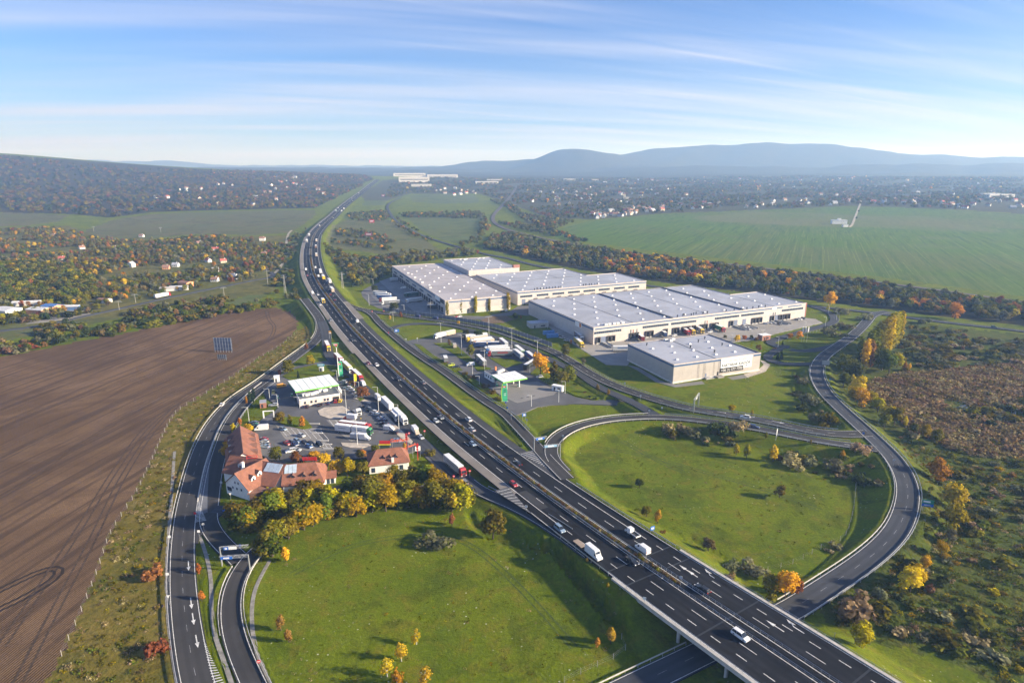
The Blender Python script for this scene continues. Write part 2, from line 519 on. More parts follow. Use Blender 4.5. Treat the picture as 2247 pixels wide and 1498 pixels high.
RD['exitlane'] = Road([(858,722,.8),(866,716,.8),(882,712,.8),(922,709,.8),(976,712,.8),(1011,718,.8),(1047,728,.8),(1093,742,.8),(1143,757,.8),(1180,774,.9),(1218,793,1.0),(1264,815,1.3),(1310,846,1.8),(1353,866,2.2),(1390,882,2.6),(1418,898,3.0),(1440,911,3.2)],5.4)
RD['access'] = Road([(800,680,1.4),(818,689,1.0),(829,703,.8),(851,724,.6),(887,754,.4),(922,780,.36),(975,814,.36),(1031,855,.36),(1070,882,.4),(1106,904,.6),(1122,920,1.0),(1143,942,1.8),(1161,961,2.4),(1180,982,2.8),(1205,1010,3.2),(1245,1050,3.8)],6.0)
RD['loop'] = Road([(1948,683,.8),(1916,690,.8),(1898,710,.9),(1870,737,1.2),(1834,762,1.6),(1806,783,2),(1793,806,2.3),(1795,830,2.7),(1811,860,3.3),(1840,890,3.8),(1870,917,4.2),(1900,944,4.5),(1930,972,4.5),(1960,1002,4.5),(1982,1036,4.4),(1993,1070,4.3),
     (1992,1098,4),(1987,1122,3.7),(1973,1157,3),(1944,1192,2.3),(1899,1230,1.5),(1839,1271,.8),(1779,1310,.4),(1728,1342,.3),(1640,1384,.3),(1543,1430,.3),(1489,1457,.3),(1414,1493,.3),(1280,1560,.3),(1100,1660,.3)],8.0)
RD['back'] = Road([(2700,790,.6),(2400,748,.6),(2247,726,.6),(2141,714,.6),(2050,703.5,.6),(1942,689,.6),(1870,680,.6),(1780,671,.6),(1600,648,.6),(1429,627,.6),(1300,604,.6),(1180,583,.6),(1118,567,.6),(1065,557,.6),(997,539,.6),(940,521,.6),(911,509,.6),(872,487,.6),(855,466,.6),(850,453,.6),(859,443,.6),(880,433,.6)],7.0,sig=10,step=4)
RD['ring'] = Road([(1835,757,1.5),(1800,765,1.1),(1762,770,.7),(1725,765,.5),(1690,752,.4),(1700,745,.4),(1745,731,.4),(1800,716,.4),(1827,707,.4),(1831,697,.4),(1818,684,.4),(1790,674,.4),(1766,668,.4)],6.2,sig=3)
RD['spur'] = Road([(1800,797,2.2),(1760,798,1.5),(1715,797,.9),(1690,790,.6),(1684,782,.5),(1700,770,.45),(1725,757,.4)],5.4,sig=3)
RD['farmroad'] = Road([(-200,745,.3),(60,718,.3),(200,690,.3),(300,668,.3),(400,646,.3),(480,630,.3),(560,614,.3),(600,606,.3),(594,596,.3)],5.0,step=4)
RD['rail'] = Road([(2900,740,1.2),(2500,695,1.2),(2247,662,1.2),(2000,628,1.2),(1800,603,1.2),(1600,579,1.2),(1400,556,1.2),(1290,541,1.2),(1200,524,1.2),(1130,508,1.2),(1095,495,1.2),(1082,482,1.2),(1085,469,1.2),(1098,455,1.2),(1110,442,1.2),(1122,427,1.2),(1135,408,1.2)],7.0,sig=12,step=5)
for k_ in ('farmroad','back'): RD[k_].soft = True
# paved areas (photo outlines on the ground)
def pw(pts,dz=0.0):
 return [P(x,y,dz)[:2] for x,y in pts]
def ccw(p):
 a = sum(p[i][0]*p[(i+1) % len(p)][1] - p[(i+1) % len(p)][0]*p[i][1] for i in range(len(p)))
 return p if a > 0 else p[::-1]
LOTS = {
 'service_lot': [(613,825),(640,806),(700,795),(736,790),(760,806),(800,845),(850,888),(905,942),(972,1003),(1018,1044),(1034,1066),(1010,1074),(985,1060),(952,1022),(930,1000),(912,990),(880,1000),
    (815,1006),(760,1008),(700,1012),(650,1012),(600,1018),(575,1000),(562,975),(560,948),(566,928),(584,914),(604,902),(612,893),(600,884),(586,876),(578,862),(588,846)],
 'truck_lot': [(885,752),(905,746),(955,742),(970,737),(1000,731),(1040,728),(1075,740),(1120,756),(1160,774),(1195,790),(1185,805),(1165,820),(1190,838),(1225,856),(1262,872),(1300,880),(1340,878),(1395,882),(1400,888),
    (1330,889),(1260,887),(1215,889),(1180,893),(1155,904),(1132,912),(1100,900),(1108,880),(1095,866),(1050,842),(1010,818),(978,800),(930,775),(900,760)],
 'yard_west': [(800,634),(818,625),(850,612),(868,604),(900,615),(978,692),(1062,694),(1118,684),(1136,672),(1250,660),(1310,690),(1290,700),(1200,678),(1160,692),(1130,690),(1060,702),(976,698),(935,694),(880,680),(833,677),(812,668),(795,650),(793,641)],
 'yard_front': [(1180,700),(1230,700),(1300,756),(1480,716),(1764,697),(1790,700),(1805,708),(1700,733),(1660,745),(1600,752),(1560,747),(1480,770),(1385,790),(1376,802),(1330,800),(1290,775),(1250,750)],
}
# terrain sheet
NR,NA = 600,640
rr = np.geomspace(62.0,15500.0,NR)
aa = np.linspace(R(-57),R(57),NA)
GX = rr[:,None] * np.sin(aa)[None]
GY = rr[:,None] * np.cos(aa)[None]
GB = base(GX,GY)
GZ = GB.copy()
rng_np = np.random.default_rng(3)
GZ += .35 * np.sin(GX * .11 + 1) * np.cos(GY * .09) * sstep(80,200,rr)[:,None] * .5
fill = np.full(GX.shape,-1e9)
cut = np.full(GX.shape,1e9)
under = np.full(GX.shape,1e9)
def window(x,y,rad):
 r,a = math.hypot(x,y),math.atan2(x,y)
 i0,i1 = np.searchsorted(rr,[r - rad,r + rad])
 da = math.asin(min(.99,rad / max(r,rad * 1.01)))
 j0,j1 = np.searchsorted(aa,[a - da,a + da])
 return slice(max(0,i0 - 1),min(NR,i1 + 1)),slice(max(0,j0 - 1),min(NA,j1 + 1))
def influence(rd,slope=.5,reach=26.0,cutting=True):
 for i in range(len(rd.s)):
  x,y,z = rd.c[i]
  inbridge = rd.gap and rd.gap[0] < rd.s[i] < rd.gap[1]
  if inbridge: continue
  cell = math.hypot(x,y) * .0095
  sl = window(x,y,reach + cell + 14)
  gx,gy = GX[sl] - x,GY[sl] - y
  if gx.size == 0: continue
  tx,ty = rd.t[i]
  al = gx * tx + gy * ty
  pe = gx * -ty + gy * tx
  step = (rd.s[1] - rd.s[0]) / 2 + .1
  al = np.maximum(np.abs(al) - step,0)
  out = np.maximum(np.maximum(rd.lo - pe,pe - rd.hi),0)
  d = np.hypot(al,out)
  np.maximum(fill[sl],z - .10 - slope * np.maximum(d - 1.2,0),out=fill[sl])
  if cutting: np.minimum(cut[sl],z - .10 + .5 * np.maximum(d - 2.0 - cell,0),out=cut[sl])
  m = d < .35 + cell * .45
  u = under[sl]
  u[m] = np.minimum(u[m],z - .30 - cell * .06)
for k_,r_ in [('mw',MW)] + list(RD.items()):
 influence(r_,.5,26.0 if math.hypot(*r_.c[0][:2]) < 5000 else 20.0)
GZ = np.maximum(GZ,np.where(fill > -1e8,fill,-1e9))
GZ = np.minimum(GZ,cut)
GZ = np.minimum(GZ,under)
def inside(poly,x,y):
 poly = np.asarray(poly,float)
 c = np.zeros(x.shape,bool)
 n = len(poly)
 for i in range(n):
  x0,y0 = poly[i]; x1,y1 = poly[(i+1) % n]
  if y0 == y1: continue
  cond = (y0 > y) != (y1 > y)
  c ^= cond & (x < (x1 - x0) * (y - y0) / (y1 - y0) + x0)
 return c
LOTW = {k: ccw(pw(v)) for k,v in LOTS.items()}
for k_,p_ in LOTW.items():
 GZ = np.where(inside(p_,GX,GY),np.minimum(GZ,-.25),GZ)
def ditch(pts,depth=.9,half=2.2):
 global GZ
 rd = Road([(*q,0) for q in pts],half * 2,sig=4)
 for i in range(len(rd.s)):
  x,y,_ = rd.c[i]
  sl = window(x,y,half + 2)
  d = np.hypot(GX[sl] - x,GY[sl] - y)
  GZ[sl] = np.minimum(GZ[sl],np.where(d < half,-depth * (1 - (d / half) ** 2),1e9))
ditch([(1030,1125),(1045,1160),(1080,1180),(1150,1200),(1210,1212),(1260,1270),(1330,1350),(1370,1400),(1420,1455)])
ditch([(1520,1180),(1545,1195),(1600,1230),(1650,1262)],.7,1.8)
def gz(x,y):
 """height of the finished ground"""
 r,a = math.hypot(x,y),math.atan2(x,y)
 i = np.interp(r,rr,np.arange(NR)); j = np.interp(a,aa,np.arange(NA))
 i0,j0 = int(min(i,NR-2)),int(min(j,NA-2)); fi,fj = i - i0,j - j0
 return float((GZ[i0,j0]*(1-fi) + GZ[i0+1,j0]*fi)*(1-fj) + (GZ[i0,j0+1]*(1-fi) + GZ[i0+1,j0+1]*fi)*fj)
def G(px,py):
 """ground point seen at a photo pixel, on the finished terrain"""
 x,y,z = P(px,py)
 for _ in range(4):
  z = gz(x,y)
  d = ray(px,py); t = (z - CAM_H) / d[2]
  if t < 0 or t > 16000: break
  x,y = d[0]*t,d[1]*t
 return (x,y,gz(x,y))
ZONES = [  # name, photo outline, material key
 ('pasture',[(185,506),(250,482),(330,470),(500,464),(690,461),(694,470),(672,488),(640,510),(560,516),(430,513),(330,524),(230,524)],'pasture'),
 ('pasture',[(-300,480),(-100,466),(60,467),(150,473),(130,486),(60,494),(-300,510)],'pasture'),
 ('hayfield',[(728,497),(760,482),(860,484),(885,500),(930,524),(960,545),(985,551),(900,566),(850,560),(800,552),(730,545),(715,530)],'hay'),
 ('hayfield',[(893,476),(960,472),(1062,476),(1056,500),(1046,522),(1005,535),(975,528),(925,506)],'hay2'),
 ('hayfield',[(900,430),(960,424),(1046,430),(1050,445),(960,447),(905,443)],'hay2'),
 ('hayfield',[(1148,486),(1180,474),(1212,474),(1205,490),(1160,500)],'hay'),
 ('hayfield',[(800,437),(830,425),(855,428),(845,450),(795,452)],'hay2'),
 ('crop_field',[(1212,516),(1225,503),(1260,492),(1300,484),(1450,470),(1600,464),(1750,457),(1870,453),(2000,456),(2130,463),(2300,474),(2900,500),(2900,730),(2500,682),(2247,650),(2000,616),(1800,592),(1600,568),(1400,546),(1300,533),(1225,524)],'crop'),
 ('meadow',[(-200,735),(0,716),(120,698),(260,690),(330,674),(300,690),(200,712),(100,730),(0,752),(-200,780)],'hay'),
 ('meadow',[(500,664),(560,644),(598,632),(590,646),(560,660),(520,672)],'hay2'),
 ('ploughed_field',[(-700,1010),(-300,850),(0,783.5),(150,754),(267,731.5),(374,712),(480,690),(560,677),(610,676),(640,686),(653,703),(650,726),(608,762),(560,789),(501,832),(480,844),(427,876),(384,903),(360,948),(322,1030),(299,1076),(246,1160),(213,1252),(176,1346),(136,1432),(100,1520),(20,1700),(-1500,1700)],'plough'),
 ('rough_verge',[(500,834),(560,791),(608,764),(652,727),(672,715),(688,735),(650,770),(600,806),(520,865),(480,895),(445,945),(420,1010),(398,1080),(388,1160),(382,1250),(386,1350),(400,1440),(430,1560),(40,1640),(136,1432),(176,1346),(213,1252),(246,1160),(299,1076),(322,1030),(360,948),(384,903),(427,876)],'verge'),
 ('reed_bed',[(1878,868),(1905,838),(1960,822),(2060,812),(2247,796),(2500,780),(2500,1010),(2330,1020),(2247,1000),(2160,1010),(2080,985),(2010,950),(1950,905)],'reeds'),
 ('scrubland',[(1960,700),(2050,712),(2247,735),(2600,790),(2600,1700),(2240,1600),(2180,1500),(2060,1440),(1880,1400),(1790,1340),(1850,1290),(1920,1242),(1965,1200),(2000,1150),(2014,1080),(1998,1030),(1975,1000),(1920,950),(1860,890),(1830,850),(1815,815),(1830,785),(1880,745),(1930,705)],'scrub'),
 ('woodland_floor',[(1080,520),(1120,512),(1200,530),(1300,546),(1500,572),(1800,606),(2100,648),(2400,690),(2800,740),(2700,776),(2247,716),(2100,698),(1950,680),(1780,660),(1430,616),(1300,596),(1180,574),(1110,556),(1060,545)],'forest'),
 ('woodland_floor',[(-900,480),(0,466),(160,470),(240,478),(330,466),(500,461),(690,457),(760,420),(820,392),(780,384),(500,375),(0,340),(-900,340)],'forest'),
 ('orchards',[(-600,520),(0,500),(150,495),(260,528),(340,526),(440,515),(560,519),(640,515),(620,590),(600,640),(480,660),(300,690),(0,715),(-600,760)],'orchard'),
 ('town_ground',[(840,396),(1000,388),(1200,392),(1600,386),(2247,378),(3000,378),(3000,500),(2300,473),(2130,462),(1870,452),(1450,469),(1300,482),(1200,478),(1100,440),(1050,425),(900,425),(850,440),(800,440),(790,425)],'town'),
]
def zmat(k):
 if k == 'lush': return grassy('lush_grass',[(.100,.142,.003),(.142,.176,.004),(.182,.156,.014)],1.1,.022,.3,dots=(.42,.42,.34))
 if k == 'hay': return grassy('mown_meadow',[(.105,.125,.035),(.135,.135,.050),(.155,.125,.055)],.7,.012,.3)
 if k == 'hay2': return grassy('pale_meadow',[(.095,.135,.040),(.12,.14,.045),(.13,.12,.05)],.6,.008,.3)
 if k == 'pasture': return grassy('stubble_field',[(.115,.115,.045),(.14,.12,.055),(.10,.125,.035)],.5,.006,.3,streak=((.003,.03,1),R(12),(.09,.14,.03),.6))
 if k == 'verge': return grassy('dry_verge',[(.155,.125,.018),(.215,.160,.035),(.085,.095,.014)],.9,.045,.35,streak=((.02,.16,1),R(72),(.055,.075,.014),.55))
 if k == 'reeds': return grassy('brown_reeds',[(.165,.115,.048),(.200,.140,.060),(.085,.072,.024)],.45,.02,.9,streak=((.012,.07,1),R(20),(.10,.075,.03),.55))
 if k == 'scrub': return grassy('scrub_grass',[(.082,.098,.007),(.060,.086,.005),(.145,.115,.030)],.5,.03,.8,streak=((.03,.09,1),R(-35),(.085,.125,.02),.55))
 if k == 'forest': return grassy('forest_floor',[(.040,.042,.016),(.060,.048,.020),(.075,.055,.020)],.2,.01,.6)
 if k == 'orchard': return grassy('orchard_grass',[(.120,.125,.026),(.160,.140,.036),(.090,.085,.022)],.4,.012,.5)
 if k == 'town': return grassy('garden_ground',[(.075,.080,.038),(.095,.085,.045),(.060,.065,.030)],.2,.01,.5)
 if k == 'crop':
  t = NT('green_crop')
  v = t.pos()
  big = t.noise(v,.0035,5,.6,.8); fin = t.noise(v,.4,3)
  v2 = t.pos((.11,.004,1),R(-25)); row = t.noise(v2,1.0,3,.6,.25)
  v3 = t.pos((.5,.0035,1),R(-25)); row2 = t.noise(v3,1.0,2,.6,.1)
  c = t.mix(t.rng(big,.42,.64),(.074,.132,.014),(.092,.118,.028))
  c = t.mix(t.rng(row,.46,.66,0,.8),c,(.050,.095,.016))
  c = t.mix(t.rng(row2,.54,.68,0,.6),c,(.150,.190,.045))
  c = t.mix(t.rng(t.noise(v,.0022,3,.5,1.0),.56,.68,0,.5),c,(.155,.145,.075))
  t.principled(c,.95,0,t.bump(fin,.2),spec=.1); MATS['crop'] = t.m
  return t.m
 if k == 'plough':
  t = NT('ploughed_soil')
  v = t.pos()
  big = t.noise(v,.013,6,.62,1.0); mid = t.noise(v,.09,5,.6,.6); clod = t.noise(v,1.5,4,.7)
  A = R(-58)
  vr = t.pos((1,1,1),0.0)
  w = t.node('ShaderNodeTexWave',wave_type='BANDS',bands_direction='X')
  mp = t.pos((1,1,1),R(-10)); t.l.new(mp,w.inputs['Vector'])
  w.inputs['Scale'].default_value = .42; w.inputs['Distortion'].default_value = 2.2; w.inputs['Detail'].default_value = 2; w.inputs['Detail Scale'].default_value = .02
  vs_ = t.pos((.30,.006,1),R(-10)); st = t.noise(vs_,1.0,4,.62,.5)
  c = t.mix(t.rng(big,.36,.62),(.138,.082,.040),(.245,.152,.080))
  c = t.mix(t.rng(mid,.5,.75,0,.5),c,(.090,.056,.036))
  c = t.mix(t.rng(st,.46,.64,0,.7),c,(.060,.038,.024))
  c = t.mix(t.rng(w.outputs['Fac'],.2,.9,0,.55),c,(.060,.038,.026))
  c = t.mix(t.rng(clod,.3,.7,0,.4),c,(.055,.036,.026))
  h = t.math('ADD',t.math('MULTIPLY',w.outputs['Fac'],.6),clod)
  t.principled(c,.95,0,t.bump(h,.25),spec=.1); MATS['plough'] = t.m
  return t.m
fx = (GX[:-1,:-1] + GX[1:,1:]) / 2
fy = (GY[:-1,:-1] + GY[1:,1:]) / 2
zone = np.zeros(fx.shape,int)
jx = fx + .8 * np.sin(fy * .9) ; jy = fy + .8 * np.sin(fx * 1.1)
ZW = []
for i_,(n_,p_,m_) in enumerate(ZONES):
 poly = pw(p_)
 ZW.append(poly)
 zone = np.where(inside(poly,jx,jy),i_ + 1,zone)
GP = np.stack([GX,GY,GZ],-1).reshape(-1,3)
quad_idx = (np.arange(NR-1)[:,None] * NA + np.arange(NA-1)[None])
farland = (np.hypot(fx,fy) > 4100) & (zone == 0)
zone = np.where(farland,len(ZONES) + 1,zone)
ZMATS = {}
def land(name,mask,mat):
 q = quad_idx[mask]
 if q.size == 0: return
 faces = np.stack([q,q + NA,q + NA + 1,q + 1],-1)[:,::-1]
 used,inv = np.unique(faces,return_inverse=True)
 me = bpy.data.meshes.new(name)
 me.vertices.add(len(used)); me.vertices.foreach_set('co',GP[used].ravel())
 nf = len(faces)
 me.loops.add(nf * 4); me.loops.foreach_set('vertex_index',inv.ravel().astype(np.int32))
 me.polygons.add(nf); me.polygons.foreach_set('loop_start',np.arange(nf,dtype=np.int32) * 4)
 me.polygons.foreach_set('use_smooth',np.ones(nf,bool))
 me.update(calc_edges=True); me.validate()
 me.materials.append(mat)
 tag(link(name,me),kind='structure')
land('ground',zone == 0,zmat('lush'))
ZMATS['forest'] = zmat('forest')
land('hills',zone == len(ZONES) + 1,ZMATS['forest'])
for i_,(n_,p_,m_) in enumerate(ZONES):
 if m_ not in ZMATS: ZMATS[m_] = zmat(m_)
 land(n_,zone == i_ + 1,ZMATS[m_])
# roads and paint
def road_obj(name,key,mat,dz=0.0,lo=None,hi=None,edge=True,centre=None,skirt=.45,cm=None):
 r = RD[key] if key else MW
 lo = r.lo if lo is None else lo; hi = r.hi if hi is None else hi
 o = strip(r,lo,hi,dz,mat,name,skirt=skirt)
 tag(o,kind='structure')
 if edge:
  strip(r,lo + .35,lo + .52,dz + .03,M_PAINT,'edge_line',o)
  strip(r,hi - .52,hi - .35,dz + .03,M_PAINT,'edge_line',o)
 if centre: dashes(r,centre[0],.14,centre[1],centre[2],'centre_line',o,dz=dz + .03,mat=cm)
 return o
mw = road_obj('motorway',None,M_ASPH,0.0,edge=False)
SW = lambda px,py,z=3.0: MW.sp(px,py,z)
s_bot = 0.0
s_gl,s_gr = SW(1178,1130),SW(1230,1045)      # where the slip lanes have joined
s_xl,s_xr = SW(742,745,2),SW(757,668,4)     # where the far slip lanes leave
for a,b in ((1.55,1.75),(-1.75,-1.55)): strip(MW,a,b,.03,M_PAINT,'edge_line',mw)
strip(MW,9.05,9.28,.03,M_PAINT,'edge_line',mw,s0=SW(1240,1160))
strip(MW,-9.28,-9.05,.03,M_PAINT,'edge_line',mw,s0=SW(1385,1168,4.5))
strip(MW,12.55,12.75,.03,M_PAINT,'edge_line',mw,s1=SW(1180,1130))
strip(MW,-12.75,-12.55,.03,M_PAINT,'edge_line',mw,s1=SW(1230,1045))
dashes(MW,5.35,.18,5.0,10.0,'lane_dashes',mw)
dashes(MW,-5.35,.18,5.0,10.0,'lane_dashes',mw,s0=4.0)
dashes(MW,9.15,.2,3.0,4.5,'lane_dashes',mw,s1=SW(1240,1160))
dashes(MW,-9.15,.2,3.0,4.5,'lane_dashes',mw,s1=SW(1385,1168,4.5))
far0 = SW(760,700,3)
strip(MW,9.4,13.1,.012,M_SHOULDER,'hard_shoulder',mw,s0=SW(1120,1085),s1=MW.L)
strip(MW,-13.1,-9.4,.012,asphalt('grey_shoulder',(.055,.056,.060)),'hard_shoulder',mw,s0=SW(1230,1045),s1=MW.L)
med = strip(MW,-1.25,1.25,.05,grassy('median_soil',[(.11,.085,.045),(.15,.12,.07),(.07,.07,.025)],1.5,.1,.2),'median_strip',mw,s0=SW(1480,1285,6.5))
for px,py,off,kind in ((1495,1247,-7.2,'straight'),(1527,1262,-7.2,'straight'),(1548,1262,-10.8,'right'),(1700,1385,-7.2,'straight'),(1728,1385,-10.8,'right')):
 d = SW(px,py,6.6)
 arrow('arrow',MW.at(d,off),MW.head(d),kind,mw,6.5)
o_ = road_obj('slip_road','outer',M_ROAD,.004,centre=(-.1,3,6),cm=M_FADED)
for px,py in ((413,1243),(418,1319),(428,1358),(440,1400)):
 d = RD['outer'].sp(px,py,.3)
 arrow('arrow',RD['outer'].at(d,1.7),RD['outer'].head(d),'left' if py > 1500 else 'straight',o_,5.5)
sA,sB = RD['outer'].sp(446,975,.3),RD['outer'].sp(408,1135,.3)
strip(RD['outer'],(3.6,3.4),(3.9,7.2),-.02,asphalt('pale_hatched_paving',(.15,.155,.17)),'traffic_island',o_,s0=sA,s1=sB,taper=True)
hatch(RD['outer'],(3.6,3.4),(3.9,7.0),sB - 12,sB + 6,1.0,'hatch_marks',o_,.03)
hatch(RD['outer'],(3.2,3.0),(3.3,5.6),RD['outer'].sp(441,1385,.3),RD['outer'].sp(462,1540,.3),1.1,'hatch_marks',o_,.03)
road_obj('service_road','inner',M_ROAD,.008)
road_obj('service_road','link',M_ROAD,.016,edge=False)
o_ = road_obj('slip_road','ramp',M_ROAD,.012)
road_obj('back_lane','backlane',M_ROADL,.002,edge=False)
tl = road_obj('truck_lane','truck',M_ROADL,.014,edge=False)
strip(RD['truck'],-2.95,-2.8,.05,M_PAINT,'edge_line',tl,s0=RD['truck'].sp(1030,1058))
strip(RD['truck'],2.8,2.95,.05,M_PAINT,'edge_line',tl,s0=RD['truck'].sp(1030,1058))
ur = road_obj('link_road','upper',M_ROAD,.006,centre=(0,3,6))
lr = road_obj('slip_road','lower',M_ROAD,.010)
road_obj('service_road','exitlane',M_ROADL,.003,edge=False)
road_obj('service_road','access',M_ROAD,.014)
lp = road_obj('loop_road','loop',M_ROADL,.002,centre=(0,3,6),cm=M_FADED)
road_obj('country_road','back',M_ROADL,0.0,edge=False,centre=(0,3,6))
road_obj('ring_road','ring',M_ROADL,.006,edge=False)
road_obj('ring_road','spur',M_ROADL,.010,edge=False)
road_obj('farm_road','farmroad',M_ROADL,0.0,edge=False)
for px,py,kind in ((1588,911,'straight'),(1710,930,'straight'),(1640,918,'left')):
 d = RD['upper'].sp(px,py,4.2); arrow('arrow',RD['upper'].at(d,1.7),RD['upper'].head(d),kind,ur,6)
d = RD['lower'].sp(1866,975,4.5); arrow('arrow',RD['lower'].at(d,0),RD['lower'].head(d),'straight',lr,5)
def wedge(name,pts,z,mat,dz=.0):
 w = [W(x,y,zz) for (x,y),zz in zip(pts,z)]
 mb = MB().poly([(a,b,c + dz) for a,b,c in w])
 me = mb.mesh(name,[mat])
 if me.polygons[0].normal.z < 0:
  mb.f[0] = tuple(reversed(mb.f[0])); me = mb.mesh(name,[mat])
 return link(name,me)
rail_o = strip(RD['rail'],-4.5,4.5,-.1,flat('railway_ballast',(.10,.085,.075),.95,var=.3),'railway',skirt=.6)
tag(rail_o,kind='structure')
for o_f in (-3.2,-1.7,1.7,3.2): strip(RD['rail'],o_f - .08,o_f + .08,.08,flat('rail_steel',(.12,.09,.07),.5,.5),'rail',rail_o)
# lots
def slab(name,poly,z,mat,kind='structure',z0=-.4):
 o = MB().prism(ccw(poly),z0,z).build(name,mat)
 return tag(o,kind=kind)
slab('service_lot',LOTW['service_lot'],.285,M_LOT)
slab('truck_lot',LOTW['truck_lot'],.35,M_LOT)
slab('warehouse_yard',LOTW['yard_west'],.10,asphalt('yard_asphalt',(.13,.13,.135),.18))
slab('warehouse_yard',LOTW['yard_front'],.10,M_CONC)
# building helpers
class Frame:
 """local axes of a building: x along its front, y into its depth"""
 def __init__(s,O,deg,z=0.0):
  s.O,s.a,s.z = O,R(deg),z
  s.c,s.s = math.cos(s.a),math.sin(s.a)
 def w(s,x,y,z=0.0): return (s.O[0] + x*s.c - y*s.s,s.O[1] + x*s.s + y*s.c,s.z + z)
 def loc(s,X,Y): dx,dy = X - s.O[0],Y - s.O[1]; return (dx*s.c + dy*s.s,-dx*s.s + dy*s.c)
 def wall(s,px,py,axis='y',at=0.0):
  """where the photo's ray meets a wall plane: (along, height)"""
  d = ray(px,py)
  ox,oy = s.loc(0,0)
  dx,dy = d[0]*s.c + d[1]*s.s,-d[0]*s.s + d[1]*s.c
  t = ((at - oy) / dy) if axis == 'y' else ((at - ox) / dx)
  return (ox + dx*t if axis == 'y' else oy + dy*t),CAM_H + d[2]*t - s.z
def text_mesh(name,body,h,mat,parent,M,width=None,bold=0.0,ext=.02,align='LEFT'):
 cu = bpy.data.curves.new(name,'FONT')
 cu.body = body; cu.size = 1.0; cu.extrude = 0.0; cu.offset = bold; cu.resolution_u = 2
 cu.align_x = align
 o = bpy.data.objects.new(name,cu); COL.objects.link(o)
 bpy.context.view_layer.update()
 dg = bpy.context.evaluated_depsgraph_get()
 me = bpy.data.meshes.new_from_object(o.evaluated_get(dg))
 bpy.data.objects.remove(o)
 xs = [v.co.x for v in me.vertices]; ys = [v.co.y for v in me.vertices]
 cap = .7
 sy = h / cap
 sx = sy if width is None else width / max(1e-6,max(xs) - min(xs))
 x0 = min(xs) if align == 'LEFT' else 0
 for v in me.vertices: v.co = ((v.co.x - x0) * sx,v.co.y * sy,0)
 me.materials.clear(); me.materials.append(mat)
 r = link(name,me,parent)
 r['kind'] = 'stuff'
 r.matrix_local = M
 return r
def onwall(x,y,z,rz=0.0):
 """matrix of lettering standing upright on a wall, facing -y"""
 return Matrix.Translation((x,y,z)) @ Matrix.Rotation(rz,4,'Z') @ Matrix.Rotation(math.pi/2,4,'X')
def cladding(name,col,rib=.35):
 t = NT(name)
 oi = t.node('ShaderNodeObjectInfo')
 v = t.pos(kind='O')
 n = t.noise(v,.35,4)
 c = t.mix(t.rng(n,.3,.7),tuple(q*.93 for q in col),tuple(min(1,q*1.05) for q in col))
 c = t.mix(t.math('MULTIPLY',oi.outputs['Random'],.14),c,tuple(q*.72 for q in col))
 v2 = t.pos((1.5,1.5,.05),kind='P'); st = t.noise(v2,1.0,3)
 c = t.mix(t.rng(st,.55,.8,0,.3),c,tuple(q*.7 for q in col))
 t.principled(c,.55,0.0,spec=.3)
 MATS[name] = t.m
 return t.m
def roofing(name,col):
 t = NT(name)
 v = t.pos()
 a = t.noise(v,.035,5,.6,.6); b = t.noise(v,.35,4,.6,.3)
 vs2 = t.pos((.02,.5,1),R(-68)); sm = t.noise(vs2,1.0,3,.6,.2)
 c = t.mix(t.rng(a,.35,.65),tuple(q*.86 for q in col),tuple(q*1.1 for q in col))
 c = t.mix(t.rng(b,.55,.75,0,.4),c,tuple(q*.78 for q in col))
 c = t.mix(t.rng(sm,.6,.75,0,.4),c,tuple(q*.66 for q in col))
 t.principled(c,.6,0,spec=.3)
 MATS[name] = t.m
 return t.m
M_CLAD = cladding('beige_cladding',(.52,.48,.45))
M_PLINTH = flat('pale_plinth',(.66,.62,.56),.8)
M_ROOFG = roofing('grey_membrane',(.37,.38,.42))
M_ROOFD = roofing('dusty_membrane',(.40,.37,.37))
M_BLUE = flat('blue_band',(.055,.115,.24),.45)
M_SKYL = flat('skylight_dome',(.66,.67,.69),.4)
M_GUT = flat('roof_gutter',(.10,.105,.12),.7,var=.3)
M_GLASS = flat('window_glass',(.035,.05,.075),.12,spec=.6)
M_FRAME = flat('window_frame',(.42,.44,.48),.5)
M_DOORB = flat('door_blue_grey',(.16,.19,.27),.5)
M_DOCK = flat('dock_shelter',(.055,.05,.05),.8)
M_RUST = flat('red_brown',(.28,.09,.06),.7)
M_CLADG = cladding('grey_beige_cladding',(.45,.41,.375))
PANEL = {}
def panel_mesh(w,h,mat=None):
 k = (round(w,2),round(h,2),mat.name if mat else '')
 if k not in PANEL: PANEL[k] = MB().box(.02,w - .02,-.05,.03,.03,h,0).mesh('wall_panel',[mat or M_CLAD])
 return PANEL[k]
def put(name,me,parent,x,y,z,rz=0.0):
 o = link(name,me,parent); o.location = (x,y,z); o.rotation_euler = (0,0,rz)
 return o
SKY_ME = MB().box(-.9,.9,-.6,.6,0,.4,0).box(-.82,.82,-.52,.52,.401,.8,0,.25).mesh('skylight',[M_SKYL])
VENT_ME = MB().bar((0,0,0),(0,0,1.1),.32,n=8).bar((0,0,1.1),(.2,0,1.7),.5,n=8).mesh('roof_vent',[M_DARK])
AC_ME = MB().box(-1.2,1.2,-.8,.8,.2,1.3).box(-1.0,1.0,-.6,.6,0,.2).mesh('roof_unit',[flat('roof_unit_white',(.62,.62,.60),.6)])
def window_strip(parent,x0,x1,z0,z1,y=-.05,face='front'):
 mb = MB()
 mb.box(x0,x1,y - .06,y,z0,z1,1)
 n = max(1,int(abs(x1 - x0) / 1.6))
 w = (x1 - x0) / n
 for i in range(n): mb.box(x0 + i*w + .07,x0 + (i+1)*w - .07,y - .09,y - .055,z0 + .08,z1 - .08,0)
 o = mb.build('window',[M_GLASS,M_FRAME],parent)
 return o
